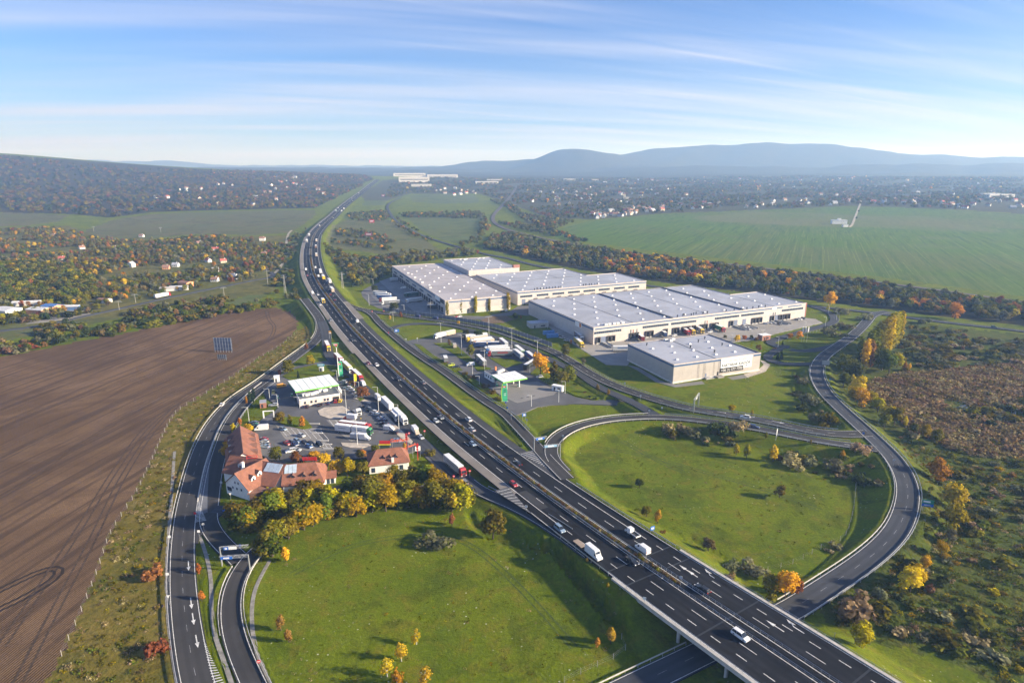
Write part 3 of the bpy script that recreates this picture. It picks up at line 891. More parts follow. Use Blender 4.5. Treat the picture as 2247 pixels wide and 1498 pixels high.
def warehouse(name,label,O,deg,outline,H,roofmat,pitch=6.0,gutters=(),seams=(),sky=(13,15),skyoff=(6,6),skip=None):
 f = Frame(O,deg)
 e = empty(name,(O[0],O[1],0),f.a)
 tag(e,label,'warehouse','warehouses of the logistics park')
 MB().prism(outline,-.5,H - .6,0).build('wall',M_CLAD,e)
 xs = [p[0] for p in outline]; ys = [p[1] for p in outline]
 mb = MB(); k = len(outline)
 for i in range(k):
  (x0,y0),(x1,y1) = outline[i],outline[(i+1) % k]
  L = math.hypot(x1-x0,y1-y0); ux,uy = (x1-x0)/L,(y1-y0)/L; nx,ny = -uy,ux
  a = (x0 - nx*.12 - ux*.12,y0 - ny*.12 - uy*.12); b = (x1 - nx*.12 + ux*.10,y1 - ny*.12 + uy*.10)
  c = (x1 + nx*.30 + ux*.10,y1 + ny*.30 + uy*.10); d = (x0 + nx*.30 - ux*.12,y0 + ny*.30 - uy*.12)
  h = H + .003 * i
  mb.hexa([(*a,H-.62),(*b,H-.62),(*c,H-.62),(*d,H-.62)],[(*a,h),(*b,h),(*c,h),(*d,h)])
 mb.build('parapet',flat('parapet_cap',(.55,.48,.44),.6),e)
 rf = MB().poly([(x,y,H - .45) for x,y in outline]).build('roof',roofmat,e)
 for a,b,w,hh in gutters:
  L = math.hypot(b[0]-a[0],b[1]-a[1]); an = math.atan2(b[1]-a[1],b[0]-a[0])
  g_ = MB().box(0,L,-w/2,w/2,H-.449,H-.449+hh).build('roof_gutter',M_GUT,rf); g_.location = (a[0],a[1],0); g_.rotation_euler = (0,0,an)
 y = skyoff[1]; r = 0
 while y < max(ys) - 3:
  x = skyoff[0] + (sky[0]/2 if r % 2 else 0)
  while x < max(xs) - 3:
   if (skip is None or skip(x,y)): put('skylight',SKY_ME,rf,x,y,H - .45)
   x += sky[0]
  y += sky[1]; r += 1
 return e,f,rf
def panels(e,L,h,axis='front',pitch=6.0,z0=.0,y0=0.0,x0=0.0,mat=None):
 n = max(1,round(L / pitch)); w = L / n
 me = panel_mesh(w,h,mat)
 for i in range(n):
  if axis == 'front': put('wall_panel',me,e,x0 + i*w,y0 - .001,z0)
  else: put('wall_panel',me,e,x0 - .001,y0 + L - i*w,z0,-math.pi/2)
# front warehouse with the letting banner
O = W(1476,841,0)[:2]
HD = 11.4
eD,fD,rD = warehouse('warehouse','smallest warehouse, the one with the big letting banner on its front',O,22.1,[(0,0),(63,0),(63,48.5),(0,48.5)],HD,M_ROOFG,
 gutters=[((30.5,.6),(30.5,48),.5,.12),((0.5,48.2),(63,48.2),.4,.25),((62.6,.6),(62.6,48),.45,.5)],sky=(14,12.5),skyoff=(8,8))
panels(eD,63,HD - 2.4,'front',6.3,z0=.9,mat=M_CLADG); panels(eD,48.5,HD - 2.4,'left',6.06,z0=.9,mat=M_CLADG)
MB().box(-.15,63.1,-.16,.1,-.4,.88).box(-.16,.1,.11,48.4,-.4,.88).build('plinth',M_PLINTH,eD)
MB().box(-.12,34.6,-.12,-.02,9.75,10.75).build('blue_stripe',M_BLUE,eD)
MB().box(57.6,63.05,-.12,-.02,9.75,10.75).build('blue_stripe',M_BLUE,eD)
MB().box(-.12,-.02,0,48.5,9.75,10.75).build('blue_stripe',M_BLUE,eD)
for x,y in ((9,41),(38,12),(44,35),(53,23),(53,40),(31,26)): put('roof_vent',VENT_ME,rD,x,y,HD - .45)
for x,y in ((27,46),(29.0,43.5),(32.5,46)): put('roof_unit',AC_ME,rD,x,y,HD - .45)
for a,b in ((16.6,18.2),(20.6,22.6),(28,29),(31.5,33)):
 MB().box(a,b,-.085,-.052,1.0,9.6).build('wall_patch',flat('grey_patch',(.33,.30,.275),.6),eD)
x0,zt = fD.wall(1582.7,785); x1,_ = fD.wall(1650.8,776.7); _,zb = fD.wall(1582.4,816.8)
x0,x1,zb,zt = x0,x1,2.3,10.9
bn = MB().box(x0,x1,-.30,-.13,zb + 1.2,zt).build('banner',flat('banner_white',(.80,.80,.80),.6,var=.04),eD)
ph = MB().box(x0 - .2,x0 + (x1-x0)*.73,-.36,-.301,zb,zb + 2.75).build('phone_panel',flat('banner_brown',(.028,.024,.02),.6),bn)
text_mesh('lettering','PROLOGIS PARK BUDAPEST M1',1.15,flat('letter_grey',(.20,.185,.18),.6),bn,onwall(x0 + .9,-.335,zt - 2.2),(x1-x0) - 1.9,.0)
text_mesh('lettering','RAKTÁRAK KIADÓK',1.75,flat('letter_slate',(.030,.045,.060),.6),bn,onwall(x0 + .8,-.335,zt - 5.1),(x1-x0) - 1.7,.022)
text_mesh('lettering','+36 (1) 577 7700',1.6,M_WHITE,bn,onwall(x0 + .5,-.385,zb + .62),(x1-x0)*.73 - 1.2,.0)
MB().box(x1-4.6,x1-3.7,-.33,-.302,zb+2.3,zb+3.0).bar((x1-3.2,-.315,zb+2.6),(x1-2.4,-.315,zb+3.0),.14).build('logo_mark',flat('letter_slate',(.19,.23,.26)),bn)
for x in (22.9,31.6):
 d_ = MB().box(x - .55,x + .55,-.14,-.02,.95 if x > 30 else .95,3.2).build('door',M_DARK if x > 30 else M_DOORB,eD)
if True:
 st = MB()
 for i in range(8): st.box(24.4 + i*.55,24.94 + i*.55,-2.3,-.9,0,1.0 - i*.12)
 st.box(21.8,24.38,-2.35,-.17,0,1.0)
 so = st.build('stairs',M_KERB,eD)
 rl = MB()
 for i in range(9):
  rl.bar((21.9 + i*.8,-2.3,.9 if i < 4 else .9 - (i-3)*.15),(21.9 + i*.8,-2.3,2.0 if i < 4 else 2.0 - (i-3)*.15),.04)
 rl.bar((21.9,-2.3,2.0),(24.4,-2.3,2.0),.05).bar((24.4,-2.3,2.0),(28.6,-2.3,1.1),.05)
 rl.build('handrail',flat('rail_blue',(.10,.19,.42),.5),so)
 MB().box(29.5,34,-3.2,-.17,0,1.05).build('loading_ramp',M_CONC,eD)
# large middle warehouse
def on_front(fr,px,py): return fr.wall(px,py)
O = W(1301.2,756.3,0)[:2]
HC = 12.5
outC = [(0,0),(202,0),(202,53),(170,53),(170,104),(0,104)]
eC,fC,rC = warehouse('warehouse','long middle warehouse with trailers at its docks behind the banner building',O,24.2,outC,HC,M_ROOFG,
 gutters=[((68,.6),(68,103),.9,.9),((34,.6),(34,103),.35,.1),((102,.6),(102,103),.35,.1),((136,.6),(136,103),.9,.9),((169,.6),(169,52),.35,.1),((0.5,103.6),(170,103.6),.4,.35),((170.2,53),(170.2,103.6),.4,.5),((201.6,.6),(201.6,53),.4,.5)],
 sky=(19,17),skyoff=(8,7),skip=lambda x,y: not (x > 166 and y > 50))
panels(eC,202,HC - 1.2,'front',6.1,z0=.5); panels(eC,104,HC - 1.2,'left',6.1,z0=.5)
for a,b in (((1306,723),(1717,675)),((1729,672),(1759,668))):
 xa,xb = fC.wall(*a)[0],fC.wall(*b)[0]
 MB().box(xa,xb,-.13,-.03,10.55,11.35).build('blue_stripe',M_BLUE,eC)
MB().box(-.13,-.03,0,104,10.4,11.4).build('blue_stripe',M_BLUE,eC)
for a,b,z in ((1304,1363.5,7.4),(1410.5,1467,7.4),(1473,1528,7.4),(1569,1622,7.4),(1627,1676,7.4),(1716,1762.5,7.4)):
 m = 722 - (a - 1301) * .115
 xa,xb = fC.wall(a,m)[0],fC.wall(b,m)[0]
 window_strip(eC,xa,min(xb,201),z,z + 1.75)
for px in (1384.7,1390,1398,1546.2,1550.8,1693.8,1697.8):
 xa = fC.wall(px,715)[0]
 MB().box(xa - .35,xa + .35,-.12,-.03,5.0,7.6).build('slit_window',M_RUST if px in (1390,1550.8) else M_GLASS,eC)
def dock(e,x,kind,side=0):
 """a loading dock: shelter, door, bumper step"""
 if kind == 'door':
  MB().box(x - 1.8,x + 1.8,-.14,-.03,.5,5.2).build('roller_door',M_DOORB,e)
  return
 d = MB().box(x - 1.7,x - 1.2,-.85,-.05,1.0,4.6).box(x + 1.2,x + 1.7,-.85,-.05,1.0,4.6).box(x - 1.7,x + 1.7,-.9,-.05,4.601,5.2).build('dock_shelter',M_DOCK,e)
 MB().box(x - 1.18,x + 1.18,-.13,-.04,1.1,4.4).build('dock_door',M_DARK,d)
 MB().box(x - 1.5,x + 1.5,-.6,-.04,.0,1.0).build('dock_plinth',M_KERB,d)
 MB().box(x - .3,x + .3,-.25,-.05,6.2,6.6).build('lamp',M_FRAME,d)
for px,kind in ((1312,'dock'),(1323.6,'door'),(1336,'dock'),(1344.5,'dock'),(1386,'dock'),(1397,'dock'),(1419.5,'dock'),(1429,'dock'),(1460,'dock'),(1480,'dock'),(1486,'dock'),(1500,'dock'),(1510,'dock'),(1522,'dock'),(1539,'dock'),(1548,'dock'),(1562,'dock'),(1572,'dock'),
     (1604,'dock'),(1614,'door'),(1633,'door'),(1653,'dock'),(1660,'dock'),(1668,'dock'),(1694,'dock'),(1704,'door'),(1712,'dock'),(1722,'dock'),(1729.5,'dock')):
 m = 745 - (px - 1301) * .125
 dock(eC,fC.wall(px,m)[0],kind)
def ramp_wedge(e,x0,x1,y0,L,h=1.1):
 mb = MB().hexa([(x0,y0 - L,0),(x1,y0 - L,0),(x1,y0,0),(x0,y0,0)],[(x0,y0 - L,.02),(x1,y0 - L,.02),(x1,y0,h),(x0,y0,h)])
 mb.box(x0 - .25,x0 - .02,y0 - L,y0 - .2,0,h + .2).box(x1 + .02,x1 + .25,y0 - L,y0 - .2,0,h + .2)
 mb.build('loading_ramp',M_KERB,e)
for px in (1325,1614,1633,1706):
 x_ = fC.wall(px,745 - (px - 1301) * .125)[0]; ramp_wedge(eC,x_ - 1.6,x_ + 1.6,-.2,13)
lg = fC.wall(1284,714,'x')
MB().box(-.25,-.14,16,25,8.3,11.8).build('logo_panel',M_WHITE,eC)
MB().box(-.29,-.255,16.6,19.2,8.6,11.5).build('logo_block',flat('logo_orange',(.62,.24,.06)),eC)
MB().box(165,169.5,-.2,-.13,10.0,12.0).build('logo_panel',M_WHITE,eC)
MB().box(201.9,202.6,-.25,.5,1,HC).build('corner_trim',flat('corner_red',(.42,.14,.09),.7),eC)
for i,x in enumerate((14,20,22,27,30,33,38,43)): put('roof_vent',VENT_ME,rC,x + 60,3.0 + (i % 3),HC - .45,i)
for x in (12,15,19,22,26): put('roof_unit',AC_ME,rC,x,3.4,HC - .45)
for x in (120,128,141,147,153,160): put('roof_vent',VENT_ME,rC,x,2.6,HC - .45)
# warehouse behind it
O = W(1135.6,670,0)[:2]
HB = 12.5
outB = [(0,0),(138,0),(138,53),(102,53),(102,103),(0,103)]
eB,fB,rB = warehouse('warehouse','wide rear warehouse with a row of eight window strips facing the yard',O,24.0,outB,HB,M_ROOFG,
 gutters=[((.5,53),(138,53),.4,.14),((68,53),(68,103),.3,.1),((102,53),(102,103),.4,.4)],sky=(20,17),skyoff=(8,7),skip=lambda x,y: not (x > 98 and y > 50))
panels(eB,138,HB - 1.2,'front',6.27,z0=.5); panels(eB,103,HB - 1.2,'left',6.06,z0=.5)
MB().box(-.13,138.1,-.13,-.03,10.5,11.4).build('blue_stripe',M_BLUE,eB)
MB().box(-.13,-.03,0,103,10.5,11.4).build('blue_stripe',M_BLUE,eB)
for a,b in ((232,383),(437,580),(630,775),(822,968),(1012,1155),(1200,1335),(1390,1520),(1565,1700)):
 m = 540 + (640 - (a - 232) * .094) / 5.6175
 xa,xb = fB.wall(1100 + a/5.6175,m)[0],fB.wall(1100 + b/5.6175,m)[0]
 window_strip(eB,xa,min(xb,137),6.7,8.6)
for x in (6,18,30,42,54,66,78,90,102,114,126): dock(eB,x,'door' if x == 6 else 'dock')
for i in range(16): put('roof_vent',VENT_ME,rB,18 + i*3.1 + (20 if i > 9 else 0),2.6 + (i % 2),HB - .45,i)
# western warehouse
O = W(977.6,691.3,0)[:2]
HA = 12.5
eA,fA,rA = warehouse('warehouse','western warehouse with four poplars before its blank sunlit end',O,22.4,[(0,0),(58.5,0),(58.5,207),(0,207)],HA,M_ROOFD,
 gutters=[((.5,y),(58,y),.3,.08) for y in (34,68,102,136,170)] + [((58.1,1),(58.1,206),.4,.3)],sky=(19,17),skyoff=(7,7))
panels(eA,58.5,HA - 1.2,'front',5.85,z0=.5); panels(eA,207,HA - 1.2,'left',6.09,z0=.5)
MB().box(3,58.6,-.13,-.03,10.3,11.2).build('blue_stripe',M_BLUE,eA)
MB().box(8,58.5,-.14,-.055,.1,4.2).build('pale_base',flat('pale_base',(.55,.53,.48),.7),eA)
MB().box(-.13,-.03,20,206,10.3,11.3).build('blue_stripe',M_BLUE,eA)
for i in range(7):
 y0 = 14 + i * 28
 mb = MB().box(-.11,-.04,y0,y0 + 15,6.6,8.4,1)
 for j in range(9): mb.box(-.14,-.112,y0 + .1 + j*1.66,y0 + 1.6 + j*1.66,6.7,8.3,0)
 mb.build('window',[M_GLASS,M_FRAME],eA)
for i in range(24):
 y = 8 + i * 8.2
 d = MB().box(-.85,-.05,y - 1.7,y - 1.2,1.0,4.6).box(-.85,-.05,y + 1.2,y + 1.7,1.0,4.6).box(-.9,-.05,y - 1.7,y + 1.7,4.601,5.2).build('dock_shelter',M_DOCK,eA)
 MB().box(-.13,-.04,y - 1.18,y + 1.18,1.1,4.4).build('dock_door',M_DARK if i % 3 else M_DOORB,d)
MB().box(-.3,-.14,16,30,8.6,12.2).build('sign_panel',M_WHITE,eA)
MB().box(-.3,-.14,3,14,8.6,12.0).build('sign_panel',M_DARK,eA)
dr = fA.wall(1002,690)[0]
MB().box(20,26,-.9,-.1,0,4.0).build('entrance_porch',flat('porch_dark',(.06,.06,.07)),eA)
for i in range(4): put('roof_unit',AC_ME,rA,4 + i*.2,60 + i*30,HA - .45)
# tall rear hall
OE = fB.w(-7,106)[:2]
eE,fE,rE = warehouse('warehouse','taller rear hall rising behind the western warehouse roof',OE,23.0,[(0,0),(57,0),(57,88),(0,88)],16.5,M_ROOFG,sky=(16,17),skyoff=(6,8))
panels(eE,57,15.3,'front',6.3,z0=.5)
for x,y in ((18,80),(22,78),(25,80),(42,82),(46,80)): put('roof_unit',AC_ME,rE,x,y,16.05)
MB().box(50,57.4,-.5,3.5,16.4,19.2).build('stair_head',flat('brick_red',(.33,.15,.11)),rE)
# tiled houses
def tiles(name,col,sc_=3.2):
 t = NT(name)
 v = t.pos()
 a = t.noise(v,.5,5,.65); f = t.noise(v,3.0,3,.7)
 w = t.node('ShaderNodeTexWave',wave_type='BANDS',bands_direction='Z'); t.l.new(v,w.inputs['Vector'])
 w.inputs['Scale'].default_value = sc_ * .5; w.inputs['Distortion'].default_value = .6
 c = t.mix(t.rng(a,.3,.7),tuple(q*.75 for q in col),tuple(q*1.2 for q in col))
 c = t.mix(t.rng(f,.4,.7,0,.5),c,tuple(q*.6 for q in col))
 c = t.mix(t.rng(w.outputs['Fac'],.0,.5,.35,0),c,tuple(q*.55 for q in col))
 t.principled(c,.8,0,t.bump(f,.05),spec=.2)
 MATS[name] = t.m
 return t.m
M_TILE = tiles('terracotta_tiles',(.27,.118,.078))
M_TILE2 = tiles('brown_tiles',(.19,.10,.078))
M_PLASTER = flat('white_plaster',(.74,.73,.70),.85,var=.06)
M_TIMBER = flat('dark_timber',(.085,.045,.030),.8)
def gable(e,A,B,hw,eave,ridge,z0=0.0,hipA=0.0,hipB=0.0,over=.6,roofmat=None,name='wing'):
 """walls and pitched roof of a wing whose ridge runs from A to B (local coords)"""
 A,B = Vector((*A,0)),Vector((*B,0))
 d = (B - A); L = d.length; d.normalize(); n = Vector((-d.y,d.x,0))
 def q(s,o,z): p = A + d*s + n*o; return (p.x,p.y,z)
 mb = MB().hexa([q(0,-hw,z0),q(L,-hw,z0),q(L,hw,z0),q(0,hw,z0)],[q(0,-hw,eave),q(L,-hw,eave),q(L,hw,eave),q(0,hw,eave)])
 if not hipA: mb.poly([q(0,hw,eave),q(0,-hw,eave),q(0,0,ridge - .15)])
 if not hipB: mb.poly([q(L,-hw,eave),q(L,hw,eave),q(L,0,ridge - .15)])
 wl_ = mb.build('wall',M_PLASTER,e)
 sl = (ridge - eave) / hw
 ez = eave - over * sl
 ho = hw + over
 a0,b0 = (-over if not hipA else -over),L + over
 ra,rb = (hipA if hipA else -over),(L - hipB if hipB else L + over)
 T = .18
 rf = MB()
 top = [q(a0,-ho,ez),q(b0,-ho,ez),q(rb,0,ridge),q(ra,0,ridge),q(a0,ho,ez),q(b0,ho,ez)]
 up = [(x,y,z + T) for x,y,z in top]
 rf.poly([up[0],up[1],up[2],up[3]]); rf.poly([up[5],up[4],up[3],up[2]])
 rf.poly([top[1],top[0],top[3],top[2]]); rf.poly([top[4],top[5],top[2],top[3]])
 if hipA: rf.poly([up[4],up[0],up[3]])
 else: rf.poly([top[0],up[0],up[3],top[3]][::-1]); rf.poly([top[3],up[3],up[4],top[4]][::-1])
 if hipB: rf.poly([up[1],up[5],up[2]])
 else: rf.poly([top[1],up[1],up[2],top[2]]); rf.poly([top[2],up[2],up[5],top[5]])
 rf.quad(top[0],top[1],up[1],up[0]); rf.quad(top[5],top[4],up[4],up[5])
 if hipA: rf.quad(top[4],top[0],up[0],up[4])
 if hipB: rf.quad(top[1],top[5],up[5],up[1])
 ro = rf.build('roof',roofmat or M_TILE,e)
 cap = MB().bar((up[3][0],up[3][1],up[3][2]),(up[2][0],up[2][1],up[2][2]),.16,n=5).build('ridge_cap',M_TILE2,ro)
 def wallwin(s,side,z,w=1.1,h=1.2,parts=None):
  m = MB(); sg = side
  o0 = sg * (hw + .02)
  def k(ss,o,zz): return q(ss,o,zz)
  m.hexa([k(s - w/2,o0,z),k(s + w/2,o0,z),k(s + w/2,o0 + sg*.05,z),k(s - w/2,o0 + sg*.05,z)],[k(s - w/2,o0,z + h),k(s + w/2,o0,z + h),k(s + w/2,o0 + sg*.05,z + h),k(s - w/2,o0 + sg*.05,z + h)])
  m.build('window',M_GLASS,e)
 def endwin(end,o,z,w=1.0,h=1.1,mat=None):
  m = MB(); s0 = -.03 if end == 0 else L + .03; s1 = s0 + (-.05 if end == 0 else .05)
  m.hexa([q(s0,o - w/2,z),q(s0,o + w/2,z),q(s1,o + w/2,z),q(s1,o - w/2,z)],[q(s0,o - w/2,z + h),q(s0,o + w/2,z + h),q(s1,o + w/2,z + h),q(s1,o - w/2,z + h)])
  m.build('window',mat or M_GLASS,e)
 def dormer(s,side,up_=.35,w=2.4,h=1.7,plaster=True):
  """little gabled dormer part way up a roof slope"""
  o1 = side * hw * (1 - up_); z1 = eave + sl * hw * up_
  o2 = side * hw * (1 - up_ - .34); z2 = eave + sl * hw * (up_ + .34)
  zt = z1 + h
  m = MB()
  m.hexa([q(s - w/2,o1,z1 - .1),q(s + w/2,o1,z1 - .1),q(s + w/2,o2,z1 + .1),q(s - w/2,o2,z1 + .1)],[q(s - w/2,o1,zt - .5),q(s + w/2,o1,zt - .5),q(s + w/2,o2,zt - .5),q(s - w/2,o2,zt - .5)])
  m.poly([q(s - w/2,o1,zt - .5),q(s + w/2,o1,zt - .5),q(s,o1,zt + .25)])
  d_ = m.build('dormer',M_PLASTER if plaster else M_TILE2,ro)
  of = o1 + side * .25
  ob = side * max(.1,abs(o2) - 1.6)
  m2 = MB().poly([q(s - w/2 - .25,of,zt - .6),q(s,of,zt + .42),q(s,ob,zt + .42),q(s - w/2 - .25,ob,zt - .6)]).poly([q(s,of,zt + .42),q(s + w/2 + .25,of,zt - .6),q(s + w/2 + .25,ob,zt - .6),q(s,ob,zt + .42)])
  m2.build('dormer_roof',M_TILE2,d_)
  oo = o1 + side * .03; oi = o1 + side * .06
  MB().hexa([q(s - .4,oo,z1 + .15),q(s + .4,oo,z1 + .15),q(s + .4,oi,z1 + .15),q(s - .4,oi,z1 + .15)],[q(s - .4,oo,z1 + 1.0),q(s + .4,oo,z1 + 1.0),q(s + .4,oi,z1 + 1.0),q(s - .4,oi,z1 + 1.0)]).build('window',M_GLASS,d_)
 return wallwin,endwin,dormer,ro,q
inn = empty('inn',(-97,226,0))
tag(inn,'rambling roadside inn of white wings under red-brown tiled roofs','inn')
IO = lambda x,y: (x + 97,y - 226)
ww,ew,dm,r1,q1 = gable(inn,IO(-120,261.5),IO(-107.6,234.5),6.4,4.6,9.6,.1)
for i in range(4): dm(4.5 + i*6.2,1,.16,2.6,1.9,False); dm(4.5 + i*6.2,-1,.16,2.6,1.9)
for i in range(5): ww(3.5 + i*5.4,1,1.2); ww(3.5 + i*5.4,-1,1.2)
ww,ew,dm,r2,q2 = gable(inn,IO(-98.5,227.2),IO(-87.4,224.4),8.0,4.4,9.4,.1)
r2.location.z = .012
ww,ew,dm,r3,q3 = gable(inn,IO(-87.6,224.4),IO(-73.2,227.2),7.6,4.5,9.2,.1,hipB=3.2)
for i in range(3): dm(3.4 + i*4.0,-1,.30,1.9,1.1,False)
for i in range(4): ww(2.6 + i*3.3,-1,1.4,1.7,1.3)
ww,ew,dm,r4,q4 = gable(inn,IO(-103.0,216.2),IO(-96.6,228.4),6.2,4.6,9.8,.1,hipA=.0)
dm(4.0,-1,.28,2.0,1.8); dm(7.4,-1,.36,2.0,1.8)
for o_ in (-2.2,0.2,2.4): ew(0,o_,3.0,.7,.9)
for o_ in (-.8,.9): ew(0,o_,5.4,.6,.9)
ew(0,4.4,1.6,2.4,1.6)
ch = MB().hexa([q4(5.0,2.2,8),q4(6.0,2.2,8),q4(6.0,3.0,8),q4(5.0,3.0,8)],[q4(5.0,2.2,11.4),q4(6.0,2.2,11.4),q4(6.0,3.0,11.4),q4(5.0,3.0,11.4)]).build('chimney',M_PLASTER,r4)
ww,ew,dm,r5,q5 = gable(inn,IO(-112.0,233.8),IO(-98.0,229.8),5.4,4.3,8.8,.1)
dm(6.5,-1,.35,2.2,1.8)
sk = MB()
def q2u(s,o,lift): return q2(s,o,4.4 + (9.4-4.4)/8.0*(8.0-abs(o)) + lift)
for i in range(4):
 a,b = 4.2 + i*1.7,5.75 + i*1.7
 sk.hexa([q2u(a,-3.6,.2),q2u(b,-3.6,.2),q2u(b,-.4,.2),q2u(a,-.4,.2)],[q2u(a,-3.6,.42),q2u(b,-3.6,.42),q2u(b,-.4,.42),q2u(a,-.4,.42)])
sk.build('roof_glazing',flat('roof_glazing',(.42,.50,.58),.12,spec=.7),r2)
def q3u(s,o,lift): return q3(s,o,4.5 + (9.2-4.5)/7.6*(7.6-abs(o)) + lift)
sk = MB()
for i in range(3):
 a,b = .2 + i*1.5,1.6 + i*1.5
 sk.hexa([q3u(a,-3.6,.2),q3u(b,-3.6,.2),q3u(b,-.4,.2),q3u(a,-.4,.2)],[q3u(a,-3.6,.42),q3u(b,-3.6,.42),q3u(b,-.4,.42),q3u(a,-.4,.42)])
sk.build('roof_glazing',flat('roof_glazing',(.42,.50,.58),.12,spec=.7),r3)
MB().hexa([(*IO(-97.4,213.2),.1),(*IO(-91.6,216.6),.1),(*IO(-93.2,219.6),.1),(*IO(-97.2,217.0),.1)],[(*IO(-97.4,213.2),3.0),(*IO(-91.6,216.6),3.0),(*IO(-93.2,219.6),3.0),(*IO(-97.2,217.0),3.0)]).build('veranda',M_TIMBER,inn)
MB().poly([(*IO(-97.9,212.4),3.0),(*IO(-90.8,216.4),3.0),(*IO(-93.0,220.2),4.8),(*IO(-98.0,216.8),5.2)]).build('veranda_roof',M_TILE2,inn)
ww,ew,dm,r6,q6 = gable(inn,IO(-74.0,228.2),IO(-69.8,229.2),2.2,2.9,4.4,.1)
for x,y in ((1.6,1),(3.2,1)): ww(x,-1,.2,1.2,2.2)
M_RED = flat('sign_red',(.62,.04,.04),.5,var=.05)
sg = MB()
for i in range(5): sg.box(15.2 + i*1.15,16.15 + i*1.15,1.9,2.05,9.4,10.8)
sg.bar((15.2,2.1,9.3),(21,2.1,9.3),.06).bar((15.6,2.1,8.4),(15.6,2.1,10),.05).bar((20.4,2.1,8.4),(20.4,2.1,10),.05)
sg.build('roof_sign',M_RED,inn)
tg = MB().bar((-3.0,12,6.5),(3,12,6.5),.15).bar((-3.0,12,8),(3,12,8),.15)
MB().bar((-7.5,4.2,8.6),(-7.5,4.2,10.2),.1).bar((-3.6,4.6,8.6),(-3.6,4.6,10.2),.1).bar((-7.5,4.2,10.2),(-3.6,4.6,10.2),.12).bar((-7.5,4.2,9.2),(-3.6,4.6,9.2),.12).build('sign_frame',M_RED,inn)
rest = empty('restaurant',(-51,242,0))
tag(rest,'small hip-roofed restaurant with red name signs beside the truck lane','restaurant')
RO = lambda x,y: (x + 51,y - 242)
ww,ew,dm,rr_,qr = gable(rest,RO(-59.0,240.0),RO(-43.6,244.0),5.6,4.0,7.8,.1,hipA=3.5,hipB=2.6)
for s_ in (6.0,8.6,11.0): dm(s_,-1,.30,1.5,.9,False)
for s_ in (1.6,10.8,12.8): ww(s_,-1,.6,1.5,2.0)
MB().hexa([qr(9.0,-5.7,.1),qr(10.0,-5.7,.1),qr(10.0,-4.9,.1),qr(9.0,-4.9,.1)],[qr(9.0,-5.7,6.0),qr(10.0,-5.7,6.0),qr(10.0,-4.9,6.0),qr(9.0,-4.9,6.0)]).build('chimney',M_PLASTER,rest)
sb = MB().bar((1.0,3.5,5.2),(1.0,3.5,10.2),.08).bar((7.5,4.8,5.2),(7.5,4.8,10.2),.08).bar((1.0,3.5,9.0),(7.5,4.8,9.0),.08).build('sign_frame',M_STEEL,rest)
M_OR = flat('sign_orange',(.80,.16,.07),.5,var=.05)
text_mesh('lettering','Gastland',1.4,M_OR,rest,Matrix.Translation((0.2,3.6,9.1)) @ Matrix.Rotation(R(11),4,'Z') @ Matrix.Rotation(math.pi/2,4,'X'),7.6,.02)
MB().box(-4.2,.2,3.0,3.2,8.6,10.0).build('red_panel',M_RED,rest)
MB().box(-4.6,.4,2.9,3.25,8.0,8.5).build('yellow_panel',flat('sign_yellow',(.78,.62,.04),.5),rest)
MB().box(-4.0,0,3.0,3.2,6.0,7.9).build('picture_panel',flat('sign_dark_green',(.05,.09,.06)),rest)
# filling stations
M_GRN = flat('station_green',(.045,.42,.14),.4,var=.08)
M_LIME = flat('station_lime',(.36,.66,.06),.4,var=.08)
M_CANW = flat('canopy_white',(.80,.80,.80),.5,var=.05)
def canopy(e,cx,cy,w,d,rz,z,cols,panels_=4):
 c = empty('canopy',(cx,cy,0),rz); c.parent = e
 MB().box(-w/2,w/2,-d/2,d/2,z - .75,z - .08).build('fascia',M_GRN,c)
 MB().box(-w/2 - .04,w/2 + .04,-d/2 - .04,-d/2 + .25,z - .70,z - .42).build('fascia_band',M_LIME,c)
 n = panels_; pw_ = w / n
 for i in range(n): MB().box(-w/2 + i*pw_ + .12,-w/2 + (i+1)*pw_ - .12,-d/2 + .15,d/2 - .15,z - .079,z + .06).build('roof_panel',M_CANW,c)
 for x,y in cols: MB().box(x - .22,x + .22,y - .22,y + .22,.28,z - .76).build('column',M_WHITE,c)
 return c
PUMP = MB().box(-.5,.5,-.3,.3,.28,2.0,0).box(-.52,.52,-.32,.32,1.2,1.9,1).box(-.9,.9,-.6,.6,.26,.42,2)
pump_me = PUMP.mesh('fuel_pump',[M_GRN,M_WHITE,M_KERB])
